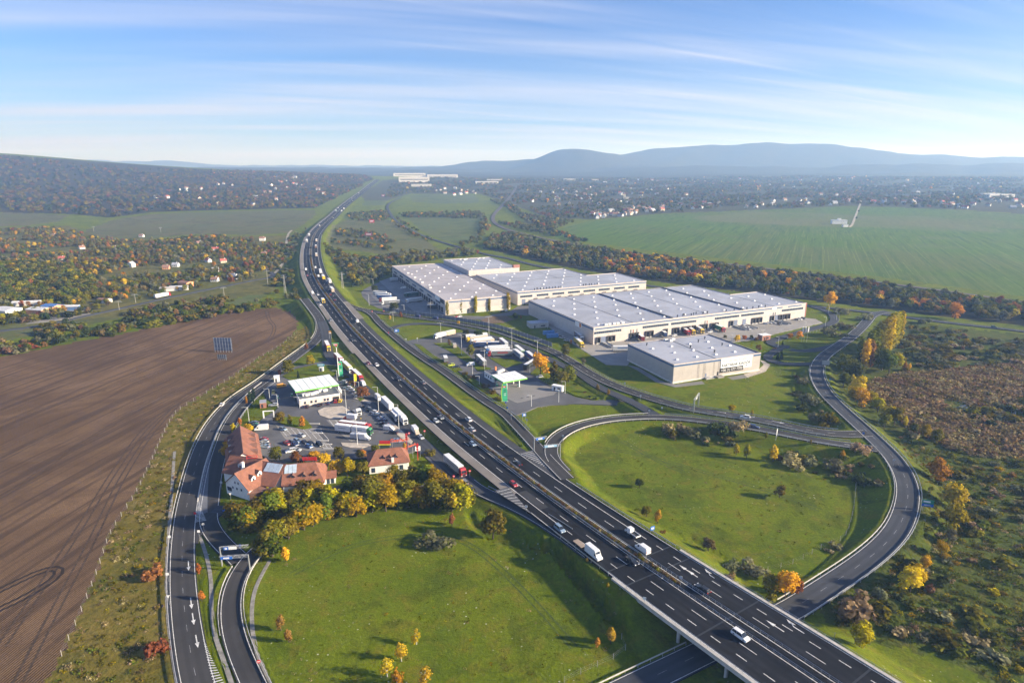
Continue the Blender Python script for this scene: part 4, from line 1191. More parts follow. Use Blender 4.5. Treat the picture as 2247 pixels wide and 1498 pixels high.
def totem(name,label,px,py,H,w,rz):
 x,y,z = P(px,py); z = max(gz(x,y),.28)
 e = empty(name,(x,y,z),rz); tag(e,label,'sign')
 def arc(k,sh):
  return [(-w*.5 + sh + (w*.14) * (1 - (2*(i/12) - 1)**2) * -1.0,H*i/12) for i in range(13)]
 n = 12
 L = [(-w*.36 - w*.16*math.sin(math.pi*(i/n)**.8),.3 + (H - .3)*i/n) for i in range(n+1)]
 Rr = [(w*.46 - w*.10*(i/n)**2,.3 + (H - .3)*i/n) for i in range(n+1)]
 def slabm(l,r,y0,y1):
  mb = MB()
  for i in range(n):
   mb.hexa([(l[i][0],y0,l[i][1]),(r[i][0],y0,r[i][1]),(r[i][0],y1,r[i][1]),(l[i][0],y1,l[i][1])],[(l[i+1][0],y0,l[i+1][1]),(r[i+1][0],y0,r[i+1][1]),(r[i+1][0],y1,r[i+1][1]),(l[i+1][0],y1,l[i+1][1])])
  return mb
 b = slabm(L,Rr,-.22,.22).build('body',flat('totem_green',(.07,.50,.26),.4),e)
 slabm([(a - .02,z_) for a,z_ in L],[(a + w*.12,z_) for a,z_ in L],-.26,.26).build('edge_band',M_LIME,e)
 MB().box(-.3*w,.2*w,-.3,-.23,H*.80,H*.90).build('emblem',M_RED,e)
 MB().box(-.16*w,.05*w,-.34,-.301,H*.82,H*.87).build('emblem_mark',M_WHITE,e)
 for i in range(4): MB().box(-.1*w,.26*w,-.3,-.23,H*(.66 - i*.10),H*(.69 - i*.10)).build('price_line',M_WHITE if i > 1 else M_DARK,e)
 MB().box(-w*.5,w*.6,-.6,.6,-.1,.3).build('base',M_KERB,e)
 return e
st1 = empty('filling_station',(-108,322,0)); tag(st1,'filling station with a wide white canopy beside the ploughed field','filling station')
canopy(st1,-.7,8.2,23,20,R(30),6.2,[(-6,-6),(5,-6),(-6,5),(5,5)],6)
f1 = Frame((-109.2 + 108,308.4 - 322),27)
b1 = empty('shop',(f1.O[0],f1.O[1],0),f1.a); b1.parent = st1
MB().box(0,20.5,0,10,.1,4.1).build('wall',flat('pinkish_render',(.66,.55,.49),.8),b1)
MB().box(-.15,20.65,-.15,10.1,4.101,4.5).build('roof_edge',M_PLASTER,b1)
MB().box(.15,20.35,.15,9.8,4.501,4.56).build('roof',roofing('shop_roof',(.16,.165,.17)),b1)
for x in (2.0,5.2,7.4,12.0,13.6): MB().box(x,x + 1.1,-.08,-.02,1.6,2.9).build('window',M_GLASS,b1)
MB().box(16.6,20.0,-.1,-.02,.2,3.1).build('garage_door',M_DARK,b1)
for x,y in ((3.2,4.4),(4.6,4.0),(6.0,4.4),(7.4,4.2),(9.2,5.0),(14.2,6.4),(12.0,7.0)): put('roof_unit',AC_ME,b1,x,y,4.56,.2)
for i,y in enumerate((1.2,3.4,5.6,7.8)): MB().bar((21.6,y,.28),(21.6,y,6.0),.05).box(21.4,21.8,y - .05,y + .6,4.0,6.0).build('pennant',M_WHITE,b1)
st2 = empty('filling_station',(-3,343,0)); tag(st2,'smaller filling station on the truck parking side of the motorway','filling station')
canopy(st2,1.4,-2.5,15.4,14.2,R(29),6.3,[(-3.5,-3.6),(4.5,-3.6),(-3.5,3),(4.5,3)],4)
f2 = Frame((-10.9 + 3,347.2 - 343),29)
b2 = empty('shop',(f2.O[0],f2.O[1],0),f2.a); b2.parent = st2
MB().box(0,11.5,0,11,.1,4.0).build('wall',M_PLASTER,b2)
MB().box(-.15,11.65,-.15,11.1,4.001,4.4).build('roof_edge',M_PLASTER,b2)
MB().box(.15,11.35,.15,10.8,4.401,4.46).build('roof',flat('shop_roof_dark',(.09,.095,.11),.8),b2)
for y in (2.0,5.0,8.0): MB().box(-.08,-.02,y,y + 1.2,1.6,2.8).build('window',M_GLASS,b2)
MB().box(1,10,-.08,-.02,.3,3.0).build('shop_front',M_GLASS,b2)
MB().box(5.6,6.6,8,9,4.46,6.6).build('chimney',flat('chimney_orange',(.62,.22,.10)),b2)
for i in range(3): put('roof_unit',AC_ME,b2,5.0 + i*1.8,2.6 + i,4.46,.2)
for (cx,cy,lab) in ((-5.2,335.2,'green fuel pump at the near left column of the right-hand canopy'),(3.6,340.0,'green fuel pump at the near right column of the right-hand canopy'),(-8.5,341.5,'fuel pump at the rear left of the right-hand canopy'),
      (-119,325,'fuel pump under the left end of the wide canopy'),(-109,331,'fuel pump under the middle of the wide canopy'),(-101,335.5,'fuel pump under the right end of the wide canopy'),(-125.5,321.5,'green outdoor air pump left of the wide canopy')):
 o = link('fuel_pump',pump_me); o.location = (cx,cy,.03); o.rotation_euler = (0,0,R(30)); tag(o,lab,'fuel pump','fuel pumps')
totem('price_totem','tall green price totem beside the slim pole sign and trucks',748,827,9.2,3.0,R(8))
totem('price_totem','bulging green price totem in front of the smaller filling station',1107,882,9.8,3.4,R(4))
x,y,z = P(744,828); ps = empty('pole_sign',(x,y,.25),R(6)); tag(ps,'red and green sign on a very tall pole above the trucks','sign')
MB().bar((0,0,0),(-.35,0,18.6),.28,n=8,r2=.2).build('pole',M_POST,ps)
sgn = MB().hexa([(-2.6,-.25,20.6),(1.2,-.25,20.6),(1.2,.25,20.6),(-2.6,.25,20.6)],[(-2.7,-.25,20.9),(1.3,-.25,20.9),(1.3,.25,20.9),(-2.7,.25,20.9)]).hexa([(-.8,-.25,18.3),(.4,-.25,18.3),(.4,.25,18.3),(-.8,.25,18.3)],[(-2.6,-.25,20.59),(1.2,-.25,20.59),(1.2,.25,20.59),(-2.6,.25,20.59)])
sgn.build('sign_board',M_GRN,ps)
MB().hexa([(-.7,-.3,18.7),(.2,-.3,18.7),(.2,-.26,18.7),(-.7,-.26,18.7)],[(-2.2,-.3,20.6),(.8,-.3,20.6),(.8,-.26,20.6),(-2.2,-.26,20.6)]).build('red_field',M_RED,ps)
text_mesh('lettering','MOL',.8,M_WHITE,ps,onwall(-1.7,-.32,19.6),2.0,.03)
# vehicles
PAINT = {}
COLS = {'white': (.74,.74,.73),'silver': (.42,.44,.46),'grey': (.18,.19,.20),'black': (.012,.013,.016),'navy': (.02,.04,.12),'blue': (.06,.14,.34),'red': (.38,.025,.025),'darkred': (.16,.02,.025),
  'yellow': (.74,.50,.02),'lime': (.60,.66,.04),'orange': (.66,.30,.02),'green': (.05,.22,.09),'teal': (.03,.10,.09),'beige': (.50,.42,.33),'steelblue': (.20,.28,.38),'brown': (.22,.14,.08),'sage': (.25,.36,.26)}
def paint(c):
 if c not in PAINT:
  t = NT('paint_' + c)
  n = t.noise(t.pos(kind='O'),1.2,3)
  col = COLS[c]
  p = t.principled(t.mix(t.rng(n,.3,.7),tuple(q*.9 for q in col),tuple(min(1,q*1.05) for q in col)),.32,0,spec=.5)
  p.inputs['Coat Weight'].default_value = .5; p.inputs['Coat Roughness'].default_value = .1
  PAINT[c] = t.m
 return PAINT[c]
M_CGL = flat('car_glass',(.018,.022,.028),.06,spec=.8)
M_TYRE = flat('tyre_rubber',(.018,.018,.019),.8)
M_RIM = flat('wheel_rim',(.34,.35,.36),.35,.7)
M_HL = flat('headlight_glass',(.80,.82,.84),.15,spec=.7)
M_TL = flat('tail_light',(.45,.02,.02),.25)
M_CHAS = flat('chassis_black',(.03,.03,.032),.7)
WHEEL = MB().bar((0,-.11,0),(0,.11,0),.325,0,12).bar((0,-.125,0),(0,.125,0),.2,1,8).mesh('wheel',[M_TYRE,M_RIM])
TWHEEL = MB().bar((0,-.2,0),(0,.2,0),.5,0,12).bar((0,-.215,0),(0,.215,0),.28,1,8).mesh('wheel',[M_TYRE,M_RIM])
VM = {}
def prof(mb,pts,hw,hwt,z0,z1,m=0):
 """side profile (x,z) swept across the width, narrowing with height"""
 k = len(pts); n = len(mb.v)
 for sg in (-1,1):
  for x,z in pts:
   u = (z - z0) / max(1e-6,z1 - z0)
   mb.v.append((x,sg * (hw + (hwt - hw) * u),z))
 for i in range(k):
  j = (i + 1) % k
  mb.f.append((n+i,n+j,n+k+j,n+k+i)); mb.m.append(m)
 mb.f.append(tuple(n + i for i in reversed(range(k)))); mb.m.append(m)
 mb.f.append(tuple(n + k + i for i in range(k))); mb.m.append(m)
def car_meshes(kind):
 if kind in VM: return VM[kind]
 L,bh,rh,w,cb,ct = {'hatch': (4.1,.92,1.48,1.76,(-1.95,1.0),(-1.6,.25)),'sedan': (4.6,.92,1.44,1.80,(-1.75,1.0),(-1.05,.2)),'estate': (4.7,.93,1.48,1.80,(-2.2,.95),(-2.0,.2)),
  'suv': (4.5,1.05,1.72,1.86,(-2.1,1.05),(-1.85,.35)),'mpv': (4.6,1.0,1.72,1.84,(-2.2,1.35),(-2.0,.55))}[kind]
 h = L / 2; hw = w / 2
 b = MB()
 prof(b,[(-h + .05,.26),(h - .1,.26),(h,.5),(h - .08,.70),(h - .45,.80),(cb[1],bh),(cb[0],bh),(-h,bh - .12),(-h - .02,.55)],hw,hw - .10,.26,bh)
 hwt = hw - .26; hwb = hw - .11
 b.hexa([(ct[0],-hwt,rh - .07),(ct[1],-hwt,rh - .07),(ct[1],hwt,rh - .07),(ct[0],hwt,rh - .07)],[(ct[0] + .08,-hwt + .08,rh),(ct[1] - .08,-hwt + .08,rh),(ct[1] - .08,hwt - .08,rh),(ct[0] + .08,hwt - .08,rh)])
 for sg in (-1,1):
  for xb,xt in ((cb[0] + .06,ct[0] + .05),(cb[1] - .06,ct[1] - .05),((cb[0] + cb[1]) / 2 - .25,(ct[0] + ct[1]) / 2)):
   b.bar((xb,sg * (hwb - .01),bh - .02),(xt,sg * (hwt - .01),rh - .04),.045,n=4)
 g = MB().hexa([(cb[0],-hwb,bh - .01),(cb[1],-hwb,bh - .01),(cb[1],hwb,bh - .01),(cb[0],hwb,bh - .01)],[(ct[0],-hwt,rh - .05),(ct[1],-hwt,rh - .05),(ct[1],hwt,rh - .05),(ct[0],hwt,rh - .05)])
 hl = MB().box(h - .22,h + .01,-.18,.18,.56,.74); tl = MB().box(-h - .04,-h + .12,-.14,.14,.62,.86)
 VM[kind] = dict(body=b.mesh('body',[paint('white')]),glass=g.mesh('windows',[M_CGL]),hl=hl.mesh('headlight',[M_HL]),tl=tl.mesh('tail_light',[M_TL]),hw=hw,wb=h * .62,y=hw - .27)
 f = MB(); f.v = list(b.v); f.f = list(b.f); f.m = [0] * len(b.f)
 k = len(f.v); f.v += g.v; f.f += [tuple(i + k for i in q) for q in g.f]; f.m += [1] * len(g.f)
 for sx in (-1,1):
  for sy in (-1,1): f.box(sx*h*.62 - .32,sx*h*.62 + .32,sy*(hw-.12) - .11,sy*(hw-.12) + .11,0,.62,2)
 f.box(h - .2,h + .012,-hw + .15,hw - .15,.58,.72,3).box(-h - .045,-h + .1,-hw + .12,hw - .12,.64,.84,4)
 VM[kind]['far'] = f.mesh('car',[paint('white'),M_CGL,M_TYRE,M_HL,M_TL])
 return VM[kind]
def override(o,mat,slot=0):
 o.material_slots[slot].link = 'OBJECT'; o.material_slots[slot].material = mat
def car(kind,col,loc,rz,label,group,far=False,name='car',cat='car'):
 m = car_meshes(kind)
 if far:
  o = link(name,m['far']); o.location = loc; o.rotation_euler = (0,0,rz); override(o,paint(col))
  return tag(o,label,cat,group)
 e = empty(name,loc,rz); tag(e,label,cat,group)
 override(link('body',m['body'],e),paint(col))
 link('windows',m['glass'],e)
 for sx in (-1,1):
  for sy in (-1,1): put('wheel',WHEEL,e,sx * m['wb'],sy * (m['hw'] - .13),.325)
 for sy in (-1,1): put('headlight',m['hl'],e,0,sy * m['y'],0); put('tail_light',m['tl'],e,0,sy * m['y'],0)
 return e
def van_mesh(L=5.6,H=2.5,w=2.0):
 k = ('van',L,H)
 if k in VM: return VM[k]
 h = L/2; hw = w/2
 b = MB(); prof(b,[(-h,.35),(h - .05,.35),(h,.6),(h - .1,1.0),(h - .75,1.25),(h - 1.45,H - .25),(h - 1.9,H),(-h + .1,H),(-h,H - .15)],hw,hw - .16,.35,H)
 g = MB().hexa([(h - .86,-hw + .16,1.26),(h - .78,-hw + .16,1.24),(h - .78,hw - .16,1.24),(h - .86,hw - .16,1.26)],[(h - 1.42,-hw + .26,H - .36),(h - 1.36,-hw + .26,H - .36),(h - 1.36,hw - .26,H - .36),(h - 1.42,hw - .26,H - .36)])
 s = MB()
 for sg in (-1,1):
  y = sg * (hw - .07)
  s.hexa([(h - 1.9,y - .03,1.25),(h - 1.05,y - .03,1.25),(h - 1.05,y + .03,1.25),(h - 1.9,y + .03,1.25)],[(h - 1.9,y - .05,1.9),(h - 1.4,y - .05,1.9),(h - 1.4,y + .0,1.9),(h - 1.9,y + .0,1.9)])
 VM[k] = dict(body=b.mesh('body',[paint('white')]),ws=g.mesh('windscreen',[M_CGL]),sw=s.mesh('side_windows',[M_CGL]),hl=MB().box(h - .12,h + .02,-.16,.16,.78,1.0).mesh('headlight',[M_HL]),tl=MB().box(-h - .03,-h + .05,-.08,.08,.9,1.3).mesh('tail_light',[M_TL]),hw=hw,wb=h*.64,y=hw - .24)
 return VM[k]
def van(col,loc,rz,label,group,L=5.6,H=2.5,cat='van',name='van'):
 m = van_mesh(L,H); e = empty(name,loc,rz); tag(e,label,cat,group)
 override(link('body',m['body'],e),paint(col)); link('windscreen',m['ws'],e); link('side_windows',m['sw'],e)
 for sx in (-1,1):
  for sy in (-1,1): put('wheel',WHEEL,e,sx*m['wb'],sy*(m['hw'] - .13),.34)
 for sy in (-1,1): put('headlight',m['hl'],e,0,sy*m['y'],0); put('tail_light',m['tl'],e,0,sy*m['y'],0)
 return e
def cab_meshes():
 if 'cab' in VM: return VM['cab']
 b = MB(); prof(b,[(-2.1,.9),(-.1,.55),(0,.8),(0,2.0),(-.32,3.2),(-.7,3.65),(-1.9,3.75),(-2.1,3.6)],1.22,1.12,.55,3.75)
 g = MB().hexa([(.02,-1.02,1.95),(.05,-1.02,1.95),(.05,1.02,1.95),(.02,1.02,1.95)],[(-.28,-.98,2.98),(-.25,-.98,2.98),(-.25,.98,2.98),(-.28,.98,2.98)])
 s = MB()
 for sg in (-1,1): s.box(-1.25,-.25,sg*1.175 - .04,sg*1.175 + .04,2.0,2.85)
 VM['cab'] = dict(body=b.mesh('cab',[paint('white')]),ws=g.mesh('windscreen',[M_CGL]),sw=s.mesh('side_windows',[M_CGL]),gr=MB().box(-.05,.04,-.7,.7,.75,1.7).mesh('grille',[M_DARK]),hl=MB().box(-.08,.05,-.2,.2,.75,1.0).mesh('headlight',[M_HL]),
  mir=MB().box(-.25,.1,-.1,.1,2.0,2.8).mesh('mirror',[M_DARK]))
 return VM['cab']
def box_mesh(L,H,z0=1.05,roof='white'):
 k = ('box',L,H,z0)
 if k not in VM:
  m = MB().box(0,L,-1.27,1.27,z0,H - .03,0)
  m.box(.05,L - .05,-1.2,1.2,H - .029,H,1)
  VM[k] = m.mesh('trailer_box',[paint('white'),flat('trailer_roof',(.72,.72,.71),.6)])
 return VM[k]
def add_cab(e,x,col):
 m = cab_meshes(); c = empty('tractor',(x,0,0)); c.parent = e
 override(link('cab',m['body'],c),paint(col)); link('windscreen',m['ws'],c); link('side_windows',m['sw'],c); link('grille',m['gr'],c)
 for sy in (-1,1): put('headlight',m['hl'],c,0,sy*.95,0); put('mirror',m['mir'],c,-.1,sy*1.4,0)
 return c
def wheels(e,xs):
 for x in xs:
  for sy in (-1,1): put('wheel',TWHEEL,e,x,sy*1.0,.5)
def box_body(e,x0,L,H,col,roof='white',z0=1.05):
 o = put('cargo_box',box_mesh(L,H,z0),e,x0,0,0); override(o,paint(col))
 if roof != 'white': override(o,paint(roof),1)
 put('underframe',VM.setdefault(('uf',L),MB().box(.1,L - .1,-1.0,1.0,.75,1.04).mesh('underframe',[M_CHAS])),e,x0,0,0)
 k_ = sum(ord(ch) for ch in e.get('label','')) % 5
 if k_ in (1,3,4):
  mk = paint({1: 'blue',3: 'red',4: 'grey'}[k_] if col != {1: 'blue',3: 'red',4: 'grey'}[k_] else 'white')
  lm = VM.setdefault(('liv',L,H,k_),MB().box(L*.22,L*.72,-1.285,-1.271,H - 1.5,H - .8 if k_ != 4 else H - 1.2).box(L*.22,L*.72,1.271,1.285,H - 1.5,H - .8 if k_ != 4 else H - 1.2).mesh('livery',[paint('red')]))
  override(put('livery',lm,e,x0,0,0),mk)
 for sy in (-1,1): put('tail_light',VM.setdefault('ttl',MB().box(-.03,.03,-.16,.16,.8,1.0).mesh('tail_light',[M_TL])),e,x0 - .02,sy*.95,0)
 return o
def truck(kind,cab,box,loc,rz,label,group,roof='white',box2=None):
 e = empty('truck',loc,rz); tag(e,label,'truck',group)
 if kind == 'semi':
  add_cab(e,8.2,cab); box_body(e,-7.9,13.6,4.0,box,roof); wheels(e,(7.2,4.4,-3.6,-4.9,-6.2))
  MB_ = VM.setdefault('sch',MB().box(2.2,7.6,-.45,.45,.6,.95).mesh('chassis',[M_CHAS])); link('chassis',MB_,e)
 elif kind == 'drawbar':
  add_cab(e,9.2,cab); box_body(e,-.6,7.6,4.0,box,roof); box_body(e,-9.2,7.9,4.0,box2 or box,roof)
  wheels(e,(8.2,3.2,1.8,-3.6,-7.4)); link('drawbar',VM.setdefault('dbar',MB().box(-1.4,8,-.4,.4,.6,.75).mesh('drawbar',[M_CHAS])),e)
 elif kind == 'rigid':
  add_cab(e,4.2,cab); box_body(e,-4.2,6.1,3.6,box,roof); wheels(e,(3.2,-2.4)); link('chassis',VM.setdefault('rch',MB().box(-4,3.6,-.4,.4,.6,.74).mesh('chassis',[M_CHAS])),e)
 elif kind == 'trailer':
  box_body(e,-6.8,13.6,4.0,box,roof); wheels(e,(-2.5,-3.8,-5.1)); link('landing_legs',VM.setdefault('lleg',MB().bar((4,-.8,0),(4,-.8,.8),.09).bar((4,.8,0),(4,.8,.8),.09).mesh('landing_legs',[M_CHAS])),e)
  e['category'] = 'trailer'; e.name = 'trailer'
 elif kind == 'flatbed':
  add_cab(e,3.9,cab); put('bed',VM.setdefault('fbed',MB().box(-4.2,1.7,-1.2,1.2,.95,1.1).box(-4.2,1.7,-1.22,-1.14,1.101,1.4).box(-4.2,1.7,1.14,1.22,1.101,1.4).box(1.55,1.7,-1.1,1.1,1.102,2.0).mesh('bed',[flat('bed_steel',(.22,.23,.25),.6)])),e,0,0,0)
  wheels(e,(2.9,-2.6)); link('chassis',VM.setdefault('rch',MB().box(-4,3.6,-.4,.4,.6,.74).mesh('chassis',[M_CHAS])),e)
 return e
def heading(px,py,d,z):
 a,b = W(px - d[0]*4,py - d[1]*4,z),W(px + d[0]*4,py + d[1]*4,z)
 return math.atan2(b[1]-a[1],b[0]-a[0])
def spot(px,py,z=None):
 """a place on paved ground: (world point)"""
 z = .29 if z is None else z
 return W(px,py,z)
# motorway traffic: (kind, colour, x, y, carriageway, label)
GMW = 'traffic on the motorway'
MWV = [
 ('mpv','white',1632,1400,'L','white people carrier driving over the bridge towards the camera'),('estate','black',1380,1230,'L','black estate car beside the tall white van on the motorway'),
 ('vantall','white',1303,1213,'L','tall white van towing a flatbed trailer on the motorway'),('mpv','steelblue',1231,1163,'L','silver-blue people carrier joining the motorway from the slip lane'),
 ('hatch','red',1134,1063,'L','red hatchback coming down the motorway before the bridge'),('hatch','steelblue',1038,976,'L','grey-blue hatchback alone in the inner motorway lane'),
 ('sedan','grey',965,917,'L','dark grey car overtaking the silver hatchback on the motorway'),('hatch','silver',958,927,'L','silver hatchback being overtaken in the outer motorway lane'),
 ('estate','black',872,836,'L','black car level with the parked white trailer on the motorway'),('sedan','darkred',815,798,'L','dark red car beside a white hatchback on the motorway'),('hatch','white',832,800,'L','white hatchback beside a dark red car on the motorway'),
 ('sedan','black',778,746,'L','black car passing the tall pole sign on the motorway'),('suv','grey',732,704,'L','grey car just past the exit wedge on the motorway'),('hatch','white',706,669,'L','white car beside the yellow lorry on the motorway'),
 ('rigid','yellow',713,664,'L','white lorry with a yellow cab in the inner motorway lane'),('hatch','white',701,648,'L','white car behind the yellow lorry coming towards the camera'),('van','white',683,644,'L','white van in the left lane above the exit on the motorway'),
 ('sedan','red',674.5,605,'L','small red car on the distant bend of the motorway'),('sedan','black',682.5,603,'L','small black car by the median on the distant bend'),('van','white',669.6,593,'L','white van on the outside of the distant motorway bend'),
 ('estate','black',1538,1290,'R','black estate car driving away between the painted arrows'),('van','white',1412,1208,'R','white panel van driving away in the inner motorway lane'),('flatbed','white',1396,1177,'R','white pickup lorry with an open dark bed driving away'),
 ('sedan','black',1139,1018,'R','black car driving away before the slip lane wedge'),('sedan','silver',1041,945,'R','silver saloon driving away beside the median hedge'),('mpv','white',1025,921,'R','white people carrier driving away below the green bank'),
 ('sedan','grey',926,843,'R','grey saloon driving away opposite the parked white trailer'),('sedan','black',869,794,'R','black saloon driving away near the red car'),('van','white',779.6,707,'R','white van driving away at the far exit wedge'),
 ('sedan','black',754,691,'R','black car driving away behind the white van'),('sedan','black',738,659,'R','black car driving away beside the beige lorry exit'),('semi','beige',724.8,640,'R','beige articulated lorry driving away at the far slip road'),
 ('sedan','darkred',721,648,'R','dark red car close behind the beige lorry'),('semi','white',720,620,'R','white articulated lorry in the outermost lane going away'),('semi','yellow',708,612,'R','yellow articulated lorry driving up the distant bend'),
 ('semi','white',703,599,'R','white articulated lorry directly ahead of the yellow one'),('van','white',698.8,607,'R','white van overtaking the yellow lorry on the bend'),('van','white',692,588,'R','white van ahead of the lorries by the median'),
 ('semi','beige',694.5,562,'R','beige articulated lorry halfway round the distant bend'),('semi','brown',694,544,'R','brown articulated lorry near the top of the bend'),('semi','beige',697,530,'R','pale lorry leaving the top of the distant bend'),
 ('semi','white',671.5,531,'L','white lorry rounding the far bend towards the camera'),('semi','white',678,518,'L','second white lorry rounding the far bend'),('van','white',699,496,'L','tiny white van beyond the far bend'),
 ('semi','green',736,464,'L','tiny green lorry on the far straight'),('van','white',743,457,'L','tiny white van behind the green lorry'),('semi','white',752,464,'R','tiny white lorry driving off on the far straight'),('semi','white',756,459,'R','second tiny white lorry on the far straight'),
 ('van','white',774,436,'L','tiny white van high on the far straight'),('semi','silver',789,425,'L','tiny silver lorry where the motorway nears the horizon'),('semi','black',775,443,'R','tiny dark lorry high on the far straight'),('van','silver',730,480,'R','tiny silver van on the far straight going away'),
]
for kind,col,px,py,side,label in MWV:
 z = 3.0
 for _ in range(4):
  q = W(px,py,z); d = MW.near(q[0],q[1]); z = MW.at(d)[2]
 if math.hypot(q[0],q[1]) > 1450: q = P(px,py,3); d = MW.near(q[0],q[1]); z = MW.at(d)[2]
 h = MW.head(d) + (math.pi if side == 'L' else 0)
 c = MW.at(d); nx,ny = MW.n[int(np.interp(d,MW.s,np.arange(len(MW.s))))]
 off = (q[0]-c[0])*nx + (q[1]-c[1])*ny
 lanes = (3.5,7.2,10.9) if side == 'L' else (-3.5,-7.2,-10.9)
 off = min(lanes,key=lambda v: abs(v - off))
 loc = MW.at(d,off,.02)
 r = math.hypot(q[0],q[1])
 if kind in ('hatch','sedan','estate','suv','mpv'): car(kind,col,loc,h,label,GMW,far=r > 560)
 elif kind == 'van': van(col,loc,h,label,GMW,5.2,2.2)
 elif kind == 'vantall':
  van(col,loc,h,label,GMW,6.6,2.9)
  tr = empty('trailer',MW.at(d + 7.2,off,.02),h); tag(tr,'empty wooden flatbed trailer behind the tall white van','trailer')
  MB().box(-2.2,2.2,-1.0,1.0,.6,.75).build('deck',flat('trailer_planks',(.30,.24,.19),.8),tr)
  MB().box(2.2,3.6,-.06,.06,.55,.65).build('drawbar',M_CHAS,tr)
  for sy in (-1,1): put('wheel',WHEEL,tr,-.3,sy*1.1,.325)
 elif kind == 'flatbed':
  e = empty('pickup',loc,h); tag(e,label,'pickup',GMW)
  m = van_mesh(5.2,2.2); b_ = put('cab',m['body'],e,1.5,0,0); b_.scale = (.5,.95,.95); override(b_,paint(col)); w2 = put('windscreen',m['ws'],e,1.5,0,0); w2.scale = (.5,.95,.95); w3 = put('side_windows',m['sw'],e,1.5,0,0); w3.scale = (.5,.96,.95)
  MB().box(-2.8,.15,-.98,.98,.62,.78,0).build('bed',M_CHAS,e)
  MB().box(-2.8,.15,-1.0,-.93,.781,1.12).box(-2.8,.15,.93,1.0,.781,1.12).box(-2.86,-2.8,-1.0,1.0,.6,1.12).build('bed_side',paint(col),e)
  for x_ in (-1.9,1.9):
   for sy in (-1,1): put('wheel',WHEEL,e,x_,sy*.86,.33)
 else: truck(kind,'white' if kind == 'semi' else col,'white' if kind == 'rigid' else col,loc,h,label,GMW)
